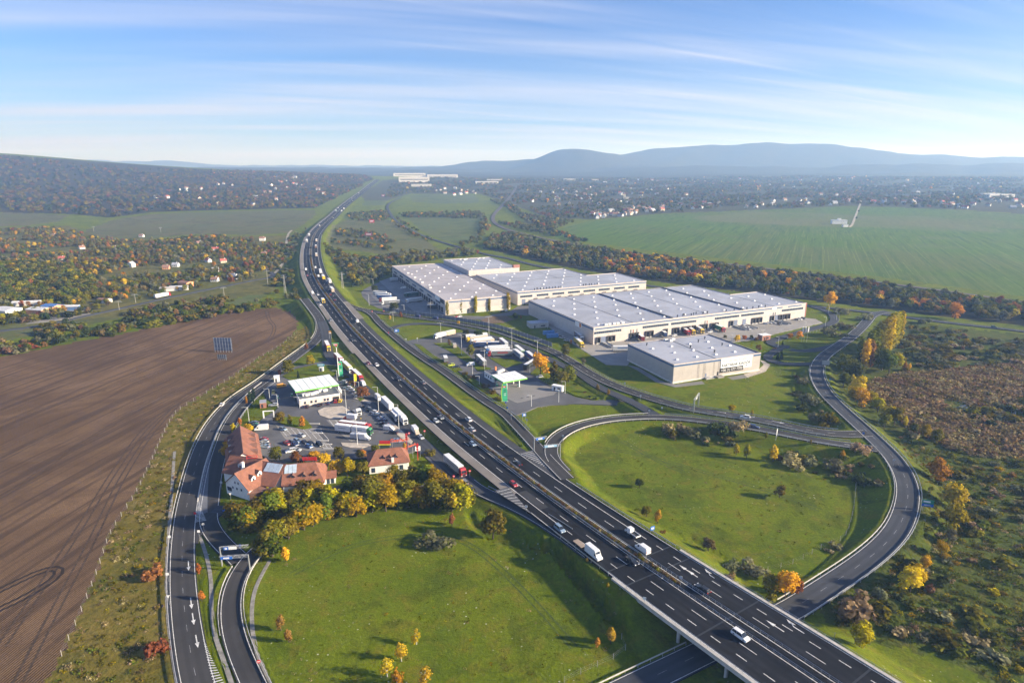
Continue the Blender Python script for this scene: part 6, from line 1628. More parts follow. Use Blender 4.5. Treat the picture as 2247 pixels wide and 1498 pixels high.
# single trees one can point at: (name, kind, colour, x, foot, top, label)
ONE = [
 ('tree','round','yellow',2090,1112,1054,'big lemon yellow tree beside the outer bend of the loop road'),('tree','round','yellow',2057,1056,1004,'spreading yellow-olive tree above the lemon yellow one'),('tree','round','yellowgreen',2092,1160,1105,'olive green tree directly below the lemon yellow one'),
 ('tree','round','gold',1722,1311,1247,'golden tree in the corner where loop road meets the motorway'),('tree','round','olive',1690,1312,1262,'olive tree left of the golden corner tree'),('tree','tall','rust',1750,1302,1262,'rusty small tree right of the golden corner tree'),
 ('tree','round','gold',1996,1298,1244,'golden orange tree on the scrubland right of the loop road'),('tree','round','yellow',2008,1280,1234,'yellow-green tree just behind the golden orange one'),('tree','round','gold',2028,1246,1217,'small golden tree above the yellow-green pair'),('tree','round','yellowgreen',2065,1220,1186,'yellow-topped tree farther up the scrub slope'),
 ('tree','round','greygreen',2080,1190,1158,'grey-green willow below the olive green tree'),('tree','round','yellowgreen',1885,1419,1362,'yellow-green bush tree by the motorway verge at bottom right'),('tree','shrub','straw',1870,1352,1294,'bare brown bush at the edge of the loop road'),('tree','round','greygreen',1926,1322,1286,'grey willow above the bare brown bush'),
 ('tree','tall','orange',1287,1268,1227,'orange tree on the embankment beside the tall white van'),('tree','tall','yellowgreen',1332,1326,1276,'rounded yellow tree on the embankment left of the bridge'),('tree','tall','orange',1340,1412,1372,'small orange tree by the broken fence at bottom centre'),('tree','tall','orange',1311,1421,1397,'tiny orange sapling beside the broken fence'),
 ('tree','round','dark',1403,1070,1047,'dark round evergreen alone in the right meadow'),('tree','round','olive',1710,1091,1062,'small olive tree alone in the right meadow'),('tree','round','olive',1418,1133,1106,'brown-green round tree near the motorway in the right meadow'),('tree','tall','yellow',1443,1148,1115,'slim yellow tree beside the brown-green round one'),('tree','round','brown',1554,1208,1175,'dark brown round bush above the ditch in the right meadow'),
 ('tree','round','olive',1082,1182,1118,'large olive tree standing in the hollow of the left meadow'),('tree','tall','rust',992,1152,1124,'small rust coloured tree at the end of the tree belt'),('tree','tall','orange',437,1260,1234,'orange sapling, upper of two beside the slip road'),('tree','tall','orange',443,1318,1292,'orange sapling, lower of two beside the slip road'),
 ('tree','tall','rust',617,1383,1346,'small brown tree, left of a pair in the left meadow'),('tree','tall','rust',633,1408,1376,'small brown tree, right of a pair in the left meadow'),
 ('tree','tall','gold',628,1232,1196,'golden small tree at the lower tip of the tree belt'),('tree','round','gold',1186,822,772,'golden tree among the trucks of the truck park'),('tree','round','olive',1032,782,755,'round green tree among the parked lorries'),('tree','round','dark',1050,745,720,'dark round tree, right of two behind the lorries'),('tree','round','dark',1022,745,722,'dark round tree, left of two behind the lorries'),('tree','tall','brown',986,760,742,'thin brown tree near the arriving lorry'),
 ('tree','tall','olive',1215,838,790,'tall green birch, left of the clump by the smaller station'),('tree','round','green',1248,840,796,'broad green tree, right of the clump by the smaller station'),('tree','round','olive',1232,846,806,'olive tree in the middle of the clump by the smaller station'),('tree','round','olive',1240,782,753,'olive tree on the verge below the blue containers'),('tree','round','greygreen',1280,800,785,'grey-green bush on the verge right of the golden tree'),
 ('tree','tall','olive',1311,858,840,'round young tree on the lawn tongue beside the exit lane'),('tree','tall','yellowgreen',1335,866,851,'young yellow tree at the tip of the lawn tongue'),
 ('tree','round','yellowgreen',1605,908,884,'pale yellow bush behind the overhead gantry'),('tree','tall','yellow',1650,914,898,'small yellow shrub right of the pale yellow bush'),
 ('tree','tall','yellowgreen',1615,998,970,'yellow tree, left of a pair at the meadow edge'),('tree','tall','yellowgreen',1638,1006,972,'yellow tree, right of a pair at the meadow edge'),('tree','tall','yellow',1696,1012,972,'tall yellow tree below the slip road'),('tree','tall','olive',1679,975,946,'olive tree on the bank below the slip road'),('tree','tall','olive',1776,992,962,'yellow-olive tree on the bank near the junction'),('tree','tall','yellow',1847,1014,985,'slim yellow tree on the bank below the junction'),
 ('tree','round','gold',545,953,926,'orange tree beside the white van at the inn'),('tree','tall','gold',513,951,926,'orange tree at the top corner of the inn wing'),('tree','round','gold',502,1004,968,'orange tree between the road and the inn wing'),('tree','round','green',606,1012,974,'broad green tree in the inn courtyard'),('tree','round','rust',651,1018,988,'dark red tree in the inn courtyard'),
 ('tree','round','gold',690,1014,984,'orange tree, left of two behind the inn'),('tree','round','gold',711,1022,988,'bright orange tree, right of two behind the inn'),('tree','round','olive',744,1008,978,'green tree between the inn and the small restaurant'),('tree','round','yellow',738,1042,1004,'yellow tree left of the small restaurant'),('tree','round','yellowgreen',764,1044,1000,'yellow-green tree close to the small restaurant'),('tree','round','olive',797,1042,1008,'dark olive tree beside the small restaurant wall'),('tree','round','olive',789,1008,984,'olive tree behind the left end of the restaurant'),('tree','round','orange',798,1002,985,'small orange tree behind the restaurant'),('tree','round','green',824,994,972,'green tree beside the yellow restaurant sign'),('tree','tall','orange',888,988,968,'orange tree under the red restaurant letters'),
 ('tree','round','olive',615,930,900,'olive orange tree, left of three on the lot lawn'),('tree','tall','olive',637,934,908,'small green tree, middle of three on the lot lawn'),('tree','tall','orange',664,938,910,'orange tree, right of three on the lot lawn'),('tree','round','olive',632,822,788,'broad green tree, left of two behind the wide canopy'),('tree','round','yellowgreen',681,802,778,'green tree, right of two behind the wide canopy'),('tree','tall','rust',673,768,750,'brown tree at the fork of the slip road'),('tree','tall','rust',614,824,808,'small brown tree below the left canopy tree'),('tree','round','rust',796,876,842,'copper coloured tree in the car row by the flags'),('tree','tall','rust',778,848,832,'copper shrub beside the yellow flag'),('tree','conifer','conifer',655,831,812,'small dark conifer behind the wide canopy'),
 ('tree','tall','orange',527,934,914,'brown orange tree on the lawn above the inn wing'),('tree','round','orange',2095,700,662,'large rust orange tree beside the country road at right'),('tree','round','gold',1820,672,638,'golden tree behind the far corner of the long warehouse'),('tree','conifer','conifer',1714,790,768,'dark conifer, right of two on the ring lawn'),('tree','conifer','conifer',1706,790,771,'dark conifer, left of two on the ring lawn'),('tree','conifer','conifer',1717,758,745,'small dark conifer by the gatehouse lawn'),
 ('tree','round','gold',1618,750,734,'golden round tree, largest in the row above the banner warehouse'),('tree','round','orange',1633,746,733,'orange round tree in the row above the banner warehouse'),('tree','round','olive',1648,744,734,'green round tree in the row above the banner warehouse'),('tree','round','olive',1591,743,733,'green round tree leftmost in the row above the banner warehouse'),('tree','round','brown',1659,750,738,'pale brown tree at the right of the row above the banner warehouse'),('tree','round','rust',1664,770,754,'rust coloured tree behind the roof corner of the banner warehouse'),
 ('tree','round','orange',1733,744,728,'orange tree, left of two by the flagpoles'),('tree','round','gold',1753,744,726,'golden orange tree, right of two by the flagpoles'),('tree','tall','gold',1810,664,645,'yellow tree by the lamp at the far warehouse corner'),('tree','conifer','yellowgreen',1816,680,660,'pointed yellow-green tree beside the ring road lamp'),
 ('tree','tall','orange',856,703,690,'slim orange tree on the lawn wedge by the exit'),('tree','tall','rust',879,697,681,'brown orange tree by the noise fence'),('tree','round','dark',865,686,660,'dark tree in the corner of the western yard'),('tree','round','dark',822,640,622,'dark tree on the western yard island'),('tree','round','gold',1006,712,702,'little orange tree beside the brown earth patch'),('tree','tall','orange',1143,700,690,'little orange tree by the dark bushes of the yard'),('tree','round','dark',1130,702,684,'dark bush tree beside the brown earth patch'),('tree','tall','orange',1253,756,744,'small orange tree behind the bright yellow lorry'),
]
GONE = 'single trees'
for name,kind,col,px,pb,pt,label in ONE:
 w_ = 1.0
 H = hpx(px,pb,pt)
 x,y,z = G(px,pb)
 if kind == 'round': w_ = 1.15
 if kind == 'tall': w_ = 1.35
 tree(name,kind,col,x,y,max(1.8,H),label,None,cat='bush' if kind == 'shrub' else 'tree',wide=w_)
for i,(px,pb,pt) in enumerate(((982,693,659),(1012,688,655),(1044,686,648),(1074,683,653),(1115,680,640))):
 TP('poplar_tree','poplar','yellowgreen',px,pb,hpx(px,pb,pt),['poplar at the left corner of the western warehouse end','second poplar from the left before the western warehouse','tallest poplar in the middle of the warehouse end','fourth poplar before the western warehouse end','poplar at the right corner of the western warehouse'][i],'poplars before the western warehouse',wide=1.1)
for i,(px,pb,pt) in enumerate(((848,1428,1426),)): pass
for i,(px,pb,pt,lab) in enumerate(((914,1413,1376,'uppermost'),(881,1450,1404,'second'),(850,1484,1436,'leftmost'),(872,1512,1462,'lowest'),(934,1506,1455,'rightmost'))):
 TP('birch_tree','tall','yellow',px,pb,hpx(px,pb,pt),f'yellow birch, {lab} of five at the bottom of the left meadow','birches in the left meadow',birch=True,wide=1.5)
for i,(px,pb,pt) in enumerate(((555,885,862),(549,880,857),(546,882,864),(541,886,868),(557,876,850))):
 TP('cypress_tree','poplar','conifer' if i != 3 else 'orange',px,pb,hpx(px,pb,pt) ,f'little dark cypress, {nth([2, 3, 4, 0, 1][i])} from the right in the short row beside the slip road' if i != 3 else 'orange little cypress at the end of the short row','cypress row by the slip road',wide=1.3)
row = [(1968,752,680,'yellowgreen'),(1960,762,682,'yellowgreen'),(1950,772,686,'yellowgreen'),(1942,770,692,'olive'),(1932,786,700,'yellowgreen'),(1920,790,706,'olive'),(1905,800,722,'green'),(1896,812,742,'gold'),(1908,806,745,'rust'),(1884,806,736,'green'),(1972,746,680,'yellow'),(1956,766,684,'yellowgreen'),(1946,776,690,'gold'),(1938,780,696,'yellowgreen'),(1926,788,703,'olive'),(1912,796,714,'green')]
row.sort(key=lambda q: q[1])
for i,(px,pb,pt,c) in enumerate(row):
 TP('poplar_tree','poplar',c,px,pb,hpx(px,pb,pt),f"tall {dict(gold='golden', yellow='yellow', yellowgreen='yellow-green', olive='olive', green='green', rust='russet')[c]} poplar, {nth(i + 1)} from the far end of the loop road row",'poplar row along the loop road',wide=1.25)
row2_ = 0
cl = [(1850,818,775,'green','round'),(1866,836,786,'green','round'),(1880,838,790,'dark','round'),(1850,850,812,'green','round'),(1935,812,762,'green','round'),(1950,818,770,'green','round'),(1968,806,768,'yellowgreen','round'),(1985,812,790,'yellow','tall'),(1995,812,795,'gold','tall'),(1870,850,818,'gold','tall'),(1880,866,822,'gold','round'),(1876,880,842,'yellowgreen','round'),(1890,893,850,'yellow','round'),(1912,892,858,'yellow','round'),(1925,905,868,'yellowgreen','round'),(1945,925,882,'yellowgreen','round'),(1962,932,890,'olive','round'),(1940,940,905,'olive','round'),(1985,938,910,'yellow','tall'),(2005,950,925,'olive','round'),(2030,960,930,'yellowgreen','round'),(2055,975,940,'olive','round')]
cl.sort(key=lambda q: q[1])
for i,(px,pb,pt,c,k) in enumerate(cl):
 TP('tree',k,c,px,pb,hpx(px,pb,pt),{'gold': 'golden','yellow': 'yellow','green': 'green','dark': 'dark green','yellowgreen': 'yellow-green','olive': 'olive'}[c] + f' tree, {nth(i + 1)} from the top in the belt beyond the loop road','tree belt along the loop road',wide=1.1)
rb = random.Random(5)
belt_a = [(600,1220),(612,1190),(640,1178),(660,1165),(690,1152),(720,1142),(750,1135),(780,1130),(815,1122),(850,1118),(885,1116),(920,1115),(955,1116),(985,1118),(1015,1114)]
belt_b = [(520,1160),(540,1165),(560,1150),(585,1140),(610,1128),(640,1116),(670,1106),(700,1100)]
belt_c = [(760,1100),(790,1098),(820,1094),(850,1078),(880,1074),(910,1072),(940,1070),(965,1076),(860,1055),(900,1050),(935,1052),(730,1112),(830,1112),(870,1100),(905,1100),(945,1102),(980,1104),(1005,1092)]
for lst,rowname in ((belt_a,'front row along the left meadow'),(belt_b,'row between the inn and fork'),(belt_c,'rear rows of the belt')):
 spots = []
 for px,py in lst:
  for k in range(2 if lst is not belt_c else 1):
   c = rb.choice(['yellowgreen','yellowgreen','yellowgreen','olive','yellow' if rb.random() < .35 else 'olive','green'])
   x_,y_ = px + rb.uniform(-9,9),py + rb.uniform(-6,4)
   spots.append((x_,y_,c,7 if lst is belt_c and 1040 < py < 1066 else rb.uniform(8.0,11.5)))
 spots.sort()
 for i,(x_,y_,c,H) in enumerate(spots):
  TP('tree','round',c,x_,y_,H,{'yellowgreen': 'yellow-green','olive': 'olive','yellow': 'bright yellow','green': 'dark green'}[c] + f' tree, {nth(i + 1)} from the left in the {rowname}','tree belt above the left meadow',wide=1.28)
BUSH = [(952,1197,5.0,1.7,'greygreen','wide grey-green bush in the middle of the left meadow'),(333,1267,4.6,1.15,'rust','rust red bush, upper of two on the dry verge'),(344,1430,4.4,1.1,'rust','rust red bush, lower of two on the dry verge'),(1648,1255,4.5,1.5,'greygreen','wide pale bush beside the ditch in the right meadow'),(1605,1250,3.6,1.2,'greygreen','smaller pale bush left of the wide pale one'),(1602,1270,2.4,1.1,'brown','low brown bush near the motorway rail'),(1454,1170,1.6,1.0,'rust','tiny rust bush near the small blue sign'),
  (1463,950,6.5,1.0,'straw','pale silvery bush, leftmost below the slip road'),(1472,956,5.2,1.0,'olive','green bush beside the leftmost silvery bush'),(1500,952,6.0,1.1,'straw','straw coloured bush below the slip road'),(1530,962,6.0,1.3,'greygreen','grey-green willow bush below the slip road'),(1585,960,7.0,1.2,'dark','dark bush below the slip road with a pointed top'),(1617,957,6.5,1.1,'straw','pale bush right of the dark pointed one'),(1740,1022,6.0,1.4,'straw','broad pale bush at the upper edge of the right meadow'),(1775,1020,5.0,1.2,'greygreen','grey bush right of the broad pale one'),(1833,1030,5.6,1.4,'greygreen','grey-green bush near the meadow corner'),(1884,1010,5.5,1.1,'straw','pale bush below the junction'),(1882,1060,5.0,1.2,'dark','dark bush on the inner bank of the loop road'),
  (1760,842,5.6,1.1,'greygreen','grey bush, highest on the bank left of the loop road'),(1778,885,6.5,1.3,'greygreen','large grey-green bush on the bank left of the loop road'),(1795,925,6.5,1.2,'greygreen','grey-green bush near the curve of the kerb'),(1815,935,7.5,1.0,'olive','olive bush nearest the curve of the kerb'),(1758,900,5.0,1.3,'dark','dark low bush on the bank left of the loop road'),
  (1832,738,8.0,1.5,'greygreen','big grey willow bush inside the road bend'),(1850,722,7.0,1.4,'greygreen','grey willow bush behind the big one in the bend'),(1845,688,7.0,1.6,'greygreen','round willow bush by the country road junction'),(1895,702,6.5,1.2,'greygreen','grey bush at the fork of the loop road'),(2030,710,6.0,1.4,'greygreen','grey bush beside the country road'),(1700,640,6.0,1.4,'greygreen','grey bush behind the long warehouse'),
  (940,1000,3.2,1.2,'olive','low green shrub bed right of the restaurant'),(1060,850,2.6,1.8,'brown','brown hedge end beside the parking bays'),(1075,864,2.4,1.8,'olive','green hedge piece beside the smaller station'),(1090,878,2.4,1.8,'olive','green hedge piece near the bulging totem'),(1036,832,2.4,1.8,'brown','brown hedge piece at the upper end'),(1022,822,2.2,1.8,'olive','green hedge piece at the upper end'),(758,830,2.4,1.5,'olive','green shrub at the foot of the green totem'),(770,842,2.4,1.6,'brown','brown shrub beside the car row'),
  (1294,872,1.8,1.0,'dark','little dark shrub on the lawn tongue'),(1283,862,1.6,1.0,'rust','little red shrub on the lawn tongue'),(1305,876,1.6,1.4,'dark','low dark shrub at the lawn tongue edge'),(1263,846,2.0,1.0,'green','green shrub on the lawn tongue'),(1700,766,1.6,1.2,'rust','round red hedge ball on the gate lawn')]
for px,py,H,w_,c,label in BUSH:
 TP('bush','shrub',c,px,py,H,label,None,cat='bush',wide=w_)
# woods, scrub and hedges: masses of plants (geometry nodes)
SRC = {}
def source(shape,col):
 k = (shape,col)
 if k in SRC: return SRC[k]
 n,s,ref = {'far': (70,1.25,10),'mid': (260,.72,10),'bush': (150,.42,3),'bushfar': (46,.8,3),'tuft': (60,.34,1.6),'conifer': (150,.7,10)}[shape]
 kind = {'far': 'round','mid': 'round','bush': 'shrub','bushfar': 'shrub','tuft': 'tuft','conifer': 'conifer'}[shape]
 me = crown(200 + len(SRC) * 3,kind,n,s,)
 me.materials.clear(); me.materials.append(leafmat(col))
 o = bpy.data.objects.new('foliage_source',me)
 SRC[k] = o
 return o
def scatter(name,label,pts,sources,kind='stuff',cat=None):
 """pts: list of (x, y, z, scale, widen, source index) -> one object"""
 if not pts: return
 me = bpy.data.meshes.new(name)
 me.from_pydata([p[:3] for p in pts],[],[])
 for an,tp,vals in (('psize','FLOAT_VECTOR',[c for p in pts for c in (p[3]*p[4],p[3]*p[4],p[3])]),('prot','FLOAT',[rnd.uniform(0,6.28) for _ in pts]),('pidx','INT',[p[5] for p in pts])):
  a = me.attributes.new(an,tp,'POINT'); a.data.foreach_set('vector' if tp == 'FLOAT_VECTOR' else 'value',vals)
 o = link(name,me); tag(o,label,cat,None,kind)
 ng = bpy.data.node_groups.new(name + '_nodes','GeometryNodeTree')
 ng.interface.new_socket('Geometry',in_out='INPUT',socket_type='NodeSocketGeometry'); ng.interface.new_socket('Geometry',in_out='OUTPUT',socket_type='NodeSocketGeometry')
 N,Lk = ng.nodes,ng.links
 gi,go = N.new('NodeGroupInput'),N.new('NodeGroupOutput')
 join = N.new('GeometryNodeGeometryToInstance')
 for s in sources:
  oi = N.new('GeometryNodeObjectInfo'); oi.inputs['Object'].default_value = s; oi.inputs['As Instance'].default_value = True
  Lk.new(oi.outputs['Geometry'],join.inputs[0])
 N.remove(join)
 jg = N.new('GeometryNodeJoinGeometry')
 for s in reversed(sources):
  oi = N.new('GeometryNodeObjectInfo'); oi.inputs['Object'].default_value = s; oi.inputs['As Instance'].default_value = True
  Lk.new(oi.outputs['Geometry'],jg.inputs[0])
 iop = N.new('GeometryNodeInstanceOnPoints'); iop.inputs['Pick Instance'].default_value = True
 def attr(n,t):
  a = N.new('GeometryNodeInputNamedAttribute'); a.data_type = t; a.inputs['Name'].default_value = n; return a.outputs['Attribute']
 Lk.new(gi.outputs[0],iop.inputs['Points']); Lk.new(jg.outputs[0],iop.inputs['Instance'])
 Lk.new(attr('pidx','INT'),iop.inputs['Instance Index']); Lk.new(attr('psize','FLOAT_VECTOR'),iop.inputs['Scale'])
 cx = N.new('ShaderNodeCombineXYZ'); Lk.new(attr('prot','FLOAT'),cx.inputs[2])
 er = N.new('FunctionNodeEulerToRotation'); Lk.new(cx.outputs[0],er.inputs[0]); Lk.new(er.outputs[0],iop.inputs['Rotation'])
 Lk.new(iop.outputs[0],go.inputs[0])
 md = o.modifiers.new('scatter','NODES'); md.node_group = ng
 return o
def poly_pts(polypx,spacing,n_max=4000,seed=1,avoid=True,world=None):
 """random points inside a photo outline, spaced in metres"""
 poly = world or pw(polypx)
 xs = [p[0] for p in poly]; ys = [p[1] for p in poly]
 rg = np.random.default_rng(seed)
 area = abs(sum(poly[i][0]*poly[(i+1) % len(poly)][1] - poly[(i+1) % len(poly)][0]*poly[i][1] for i in range(len(poly)))) / 2
 n = min(n_max,int(area / spacing**2))
 bx = (max(xs)-min(xs)) * (max(ys)-min(ys))
 m = int(n * bx / max(area,1) * 1.15) + 10
 m = min(m,400000)
 x = rg.uniform(min(xs),max(xs),m); y = rg.uniform(min(ys),max(ys),m)
 k = inside(poly,x,y) & (np.abs(np.arctan2(x,y)) < R(46)) & (y > 60)
 x,y = x[k][:n],y[k][:n]
 return list(zip(x.tolist(),y.tolist()))
ROADPTS = np.concatenate([np.c_[r.c[:,:2],np.full(len(r.c),max(abs(r.lo),abs(r.hi)))] for r in [MW] + list(RD.values())])
_RG = {}
for x_,y_,w_ in ROADPTS: _RG.setdefault((int(x_ // 25),int(y_ // 25)),[]).append((x_,y_,w_))
def clear(x,y,m=2.5):
 i,j = int(x // 25),int(y // 25)
 for a in (-1,0,1):
  for b in (-1,0,1):
   for rx,ry,rw in _RG.get((i+a,j+b),()):
    if (rx-x)**2 + (ry-y)**2 < (rw + m)**2: return False
 return True
def field(name,label,outlines,spacing,mix,shape,size,seed,widen=(1.0,1.5),keep=None,margin=3.0,cat=None,n_max=6000,patch=None,maxd=1e9):
 """a mass of plants: mix = [(colour, weight)], size = metres of height"""
 cols = [c for c,w in mix]; ws = [w for c,w in mix]
 shapes = shape if isinstance(shape,(list,tuple)) else [shape]
 srcs = [source(s,c) for s in shapes for c in cols]
 rg = random.Random(seed); pts = []
 for i,op in enumerate(outlines):
  for x,y in poly_pts(op,spacing,n_max,seed + i):
   if math.hypot(x,y) > maxd: continue
   if not clear(x,y,margin): continue
   if keep and not keep(x,y): continue
   ws2 = ws
   if patch: ws2 = patch(x,y,ws)
   ci = rg.choices(range(len(cols)),ws2)[0]
   si = rg.randrange(len(shapes))
   ref = {'far': 10,'mid': 10,'bush': 3,'bushfar': 3,'tuft': 1.6,'conifer': 10}[shapes[si]]
   s = rg.uniform(*size) / ref
   pts.append((x,y,gz(x,y) - .2,s,rg.uniform(*widen),si * len(cols) + ci))
 return scatter(name,label,pts,srcs,cat=cat)
def vnoise(x,y,s,ph=0.0):
 return math.sin(x*s + ph) * math.cos(y*s*1.3 + ph*2) + .6 * math.sin(x*s*2.3 - y*s*1.9 + ph) + .4 * math.sin(y*s*4.1 + x*s*3.3)
AUT = [('green',3),('olive',4),('dark',3),('greygreen',3),('rust',.5),('orange',.2),('gold',.2)]
def orange_band(x,y,ws):
 px,py = pix(x,y,8)
 w = list(ws)
 if 1320 < px < 1560 and vnoise(x,y,.02) > -.5 and py < 590 + (px - 1320) * .06: w[4] *= 4; w[5] *= 18; w[6] *= 14
 if 1880 < px < 2140 and py > 645: w[4] *= 6; w[5] *= 14; w[6] *= 5
 return w
field('woodland','strip of autumn woodland between the railway and the country road',[[(1060,545),(1080,520),(1120,514),(1200,533),(1300,549),(1500,576),(1800,612),(2100,654),(2400,698),(2600,730),(2600,760),(2247,712),(2100,694),(1950,676),(1780,656),(1430,612),(1300,592),(1180,570),(1110,552)]],7.0,AUT,'mid',(6,10.5),11,patch=orange_band,cat='wood')
field('woodland','scrubby wood filling the ground behind the western warehouse',[[(745,560),(800,572),(860,562),(960,556),(1040,548),(1060,560),(1010,566),(985,566),(868,586),(862,606),(840,612),(812,622),(790,640),(770,620),(752,590)]],6.5,[('greygreen',4),('olive',3),('green',2),('dark',1.5),('yellowgreen',.7),('rust',.4)],'mid',(5,9),12,cat='wood')
field('woodland','line of trees along the railway beside the green crop field',[[(1095,492),(1140,504),(1215,520),(1290,536),(1290,528),(1220,512),(1215,500),(1160,498),(1140,490)],[(1075,440),(1130,470),(1150,485),(1215,505),(1260,488),(1200,478),(1150,470),(1110,440)],[(870,470),(1060,466),(1075,500),(1050,535),(1000,545),(1010,536),(1046,524),(1058,480),(890,478)]],10,AUT,'mid',(6,10),13,cat='wood')
field('woodland','hedges and bushes across the hay fields beside the motorway',[[(735,505),(780,503),(850,520),(870,535),(860,540),(800,525),(740,520)],[(725,528),(780,530),(860,545),(900,552),(960,556),(930,562),(800,545),(725,536)],[(860,470),(890,490),(960,530),(940,532),(900,515),(860,490)],[(700,540),(730,545),(770,560),(790,600),(770,620),(748,590),(720,570)],[(760,470),(850,462),(870,478),(840,486),(770,484)]],9,AUT,'mid',(4,7.5),14,cat='wood')
field('woodland','autumn orchards and garden trees on the slope at left',[[(-500,530),(0,505),(120,500),(260,530),(350,528),(450,518),(620,530),(620,560),(600,610),(470,625),(300,660),(200,682),(60,700),(-500,760)]],8.6,[('green',4),('olive',6),('dark',1.4),('greygreen',3.5),('rust',1.2),('orange',.4),('gold',.5),('yellowgreen',1.2),('brown',2.0)],'mid',(3.5,8),15,keep=lambda x,y: vnoise(x,y,.014,1.0) > -.8,cat='wood')
field('woodland','dense green copse at the left edge above the sheds',[[(-400,590),(0,580),(120,585),(200,610),(230,650),(160,668),(0,665),(-400,690)]],7.5,[('green',4),('olive',3),('dark',2),('yellowgreen',.7)],'mid',(7,11),16,cat='wood')
field('woodland','bushy hedge along the far edge of the ploughed field',[[(-400,850),(0,760),(100,745),(260,716),(400,690),(500,672),(600,660),(640,668),(560,680),(380,712),(270,732),(150,754),(0,783),(-400,880)],[(60,725),(170,705),(190,725),(100,748)],[(-200,715),(100,690),(200,684),(260,680),(120,702),(-200,740)],[(270,690),(470,655),(520,660),(420,690),(280,710)]],6.5,[('green',3),('olive',3),('dark',3),('brown',1.5),('greygreen',1.5),('rust',.6)],['mid','bush'],(3,7.5),17,cat='wood')
field('woodland','bushes on the western bank of the motorway bend',[[(600,560),(640,520),(672,505),(668,540),(655,600),(668,650),(700,690),(680,712),(650,690),(630,660),(600,640)]],8,[('green',3),('olive',2),('dark',3),('greygreen',3),('rust',.6)],['mid','bush'],(3.5,7),18,margin=9,keep=lambda x,y: vnoise(x,y,.03) > -.5,cat='wood')
field('woodland','dark wooded ridge on the left horizon',[[(-700,500),(0,466),(160,471),(240,479),(330,467),(420,462),(420,420),(300,372),(150,358),(0,343),(-700,330)]],17,[('dark',4),('olive',4),('brown',3),('rust',.7)],'far',(9,14),19,widen=(1.3,1.9),n_max=26000,maxd=4300,cat='wood')
field('woodland','garden trees on the far slope left of the motorway',[[(420,462),(690,458),(760,425),(820,394),(760,384),(500,376),(330,372),(300,380),(420,420)]],18,[('dark',3),('olive',5),('brown',3),('rust',1.2),('orange',.25)],'far',(7,12),20,keep=lambda x,y: vnoise(x,y,.007,.3) > -.8,widen=(1.2,1.8),n_max=14000,maxd=4600,cat='wood')
field('woodland','trees among the far town houses',[[(840,440),(860,400),(1000,390),(1200,394),(1600,388),(2247,380),(2500,380),(2500,480),(2130,462),(1870,451),(1600,462),(1450,468),(1300,481),(1200,478),(1110,440),(1050,424),(900,424)]],20,[('dark',3),('olive',4),('green',2),('brown',2),('rust',.6),('gold',.15)],'far',(6,11),21,keep=lambda x,y: vnoise(x,y,.008,.9) > -.55,widen=(1.2,1.8),n_max=26000,maxd=4800,cat='wood')
def scrubkeep(x,y): return vnoise(x,y,.035,.5) > -.55
SCR = [[(1985,715),(2247,740),(2600,790),(2600,1640),(2220,1560),(2150,1480),(2060,1430),(1880,1395),(1800,1345),(1850,1300),(1930,1250),(1975,1205),(2010,1150),(2026,1080),(2010,1030),(1985,1000),(1960,965),(1990,950),(2050,985),(2160,1010),(2247,1000),(2500,1010),(2500,780),(2247,796),(2060,812),(1985,815),(1960,780)]]
field('scrub','tangled autumn scrub on the ground right of the loop road',SCR,7.6,[('olive',4),('green',2.4),('greygreen',2.4),('dark',.8),('brown',.9),('straw',1.2),('rust',.12),('yellowgreen',.9)],'bush',(1.4,4.0),22,widen=(.9,1.7),keep=scrubkeep,margin=4,n_max=5200)
field('grass_tufts','rough tall grass and weeds right of the loop road',SCR,2.4,[('olive',3),('straw',1.2),('green',5),('yellowgreen',1.2),('reed',.6)],'tuft',(.35,1.1),23,widen=(1.0,1.8),margin=2.5,n_max=9000,maxd=420)
PCEN = [W(2110,896),W(2224,905),W(2158,908)]
def offpool(x,y): return all((x-a)**2 + ((y-b)*.6)**2 > 7**2 for a,b,_ in PCEN)
field('reeds','brown reeds covering the marsh at right',[[(1880,870),(1905,840),(1960,824),(2060,814),(2247,798),(2500,782),(2500,1008),(2330,1018),(2247,998),(2160,1008),(2080,983),(2010,948),(1950,903)]],2.2,[('reed',6),('straw',2),('olive',1.2),('brown',2.0)],'tuft',(1.2,2.6),24,widen=(1.0,1.9),margin=5,n_max=16000,keep=offpool)
field('scrub','low willow bushes around the marsh pools',[[(2080,905),(2247,885),(2500,880),(2500,960),(2247,950),(2140,940)],[(1990,730),(2247,755),(2500,790),(2500,800),(2247,800),(2060,815),(1990,815)]],7,[('greygreen',3),('olive',3),('dark',2),('straw',1)],'bush',(2,4.8),25,widen=(1.0,1.7),n_max=1500)
field('scrub','shrubs on the shaded inner banks of the loop road',[[(1450,945),(1560,950),(1700,985),(1860,1008),(1900,1000),(1945,1030),(1965,1080),(1955,1130),(1900,1190),(1820,1240),(1760,1275),(1780,1240),(1850,1185),(1878,1110),(1876,1060),(1780,1040),(1640,985),(1540,975),(1455,965)],[(1738,820),(1770,835),(1800,870),(1840,905),(1862,925),(1840,936),(1800,938),(1770,900),(1745,860)]],5.2,[('olive',3),('greygreen',2),('brown',3),('dark',2),('straw',1.0)],'bush',(1.0,3.2),26,widen=(1.0,1.8),margin=5.5,n_max=900,keep=lambda x,y: vnoise(x,y,.06) > -.35)
field('grass_tufts','weeds and dry grass on the verge beside the ploughed field',[[(500,838),(560,795),(650,730),(672,718),(680,740),(600,800),(520,862),(480,890),(440,945),(415,1010),(394,1080),(383,1160),(377,1250),(380,1350),(392,1440),(410,1520),(110,1510),(145,1432),(184,1346),(221,1252),(254,1160),(307,1076),(330,1030),(368,948),(392,905),(435,880)]],2.1,[('olive',3),('straw',2.2),('green',2),('yellowgreen',.8),('brown',.8)],'tuft',(.25,.8),27,widen=(1.1,2.2),margin=2.2,n_max=4500)
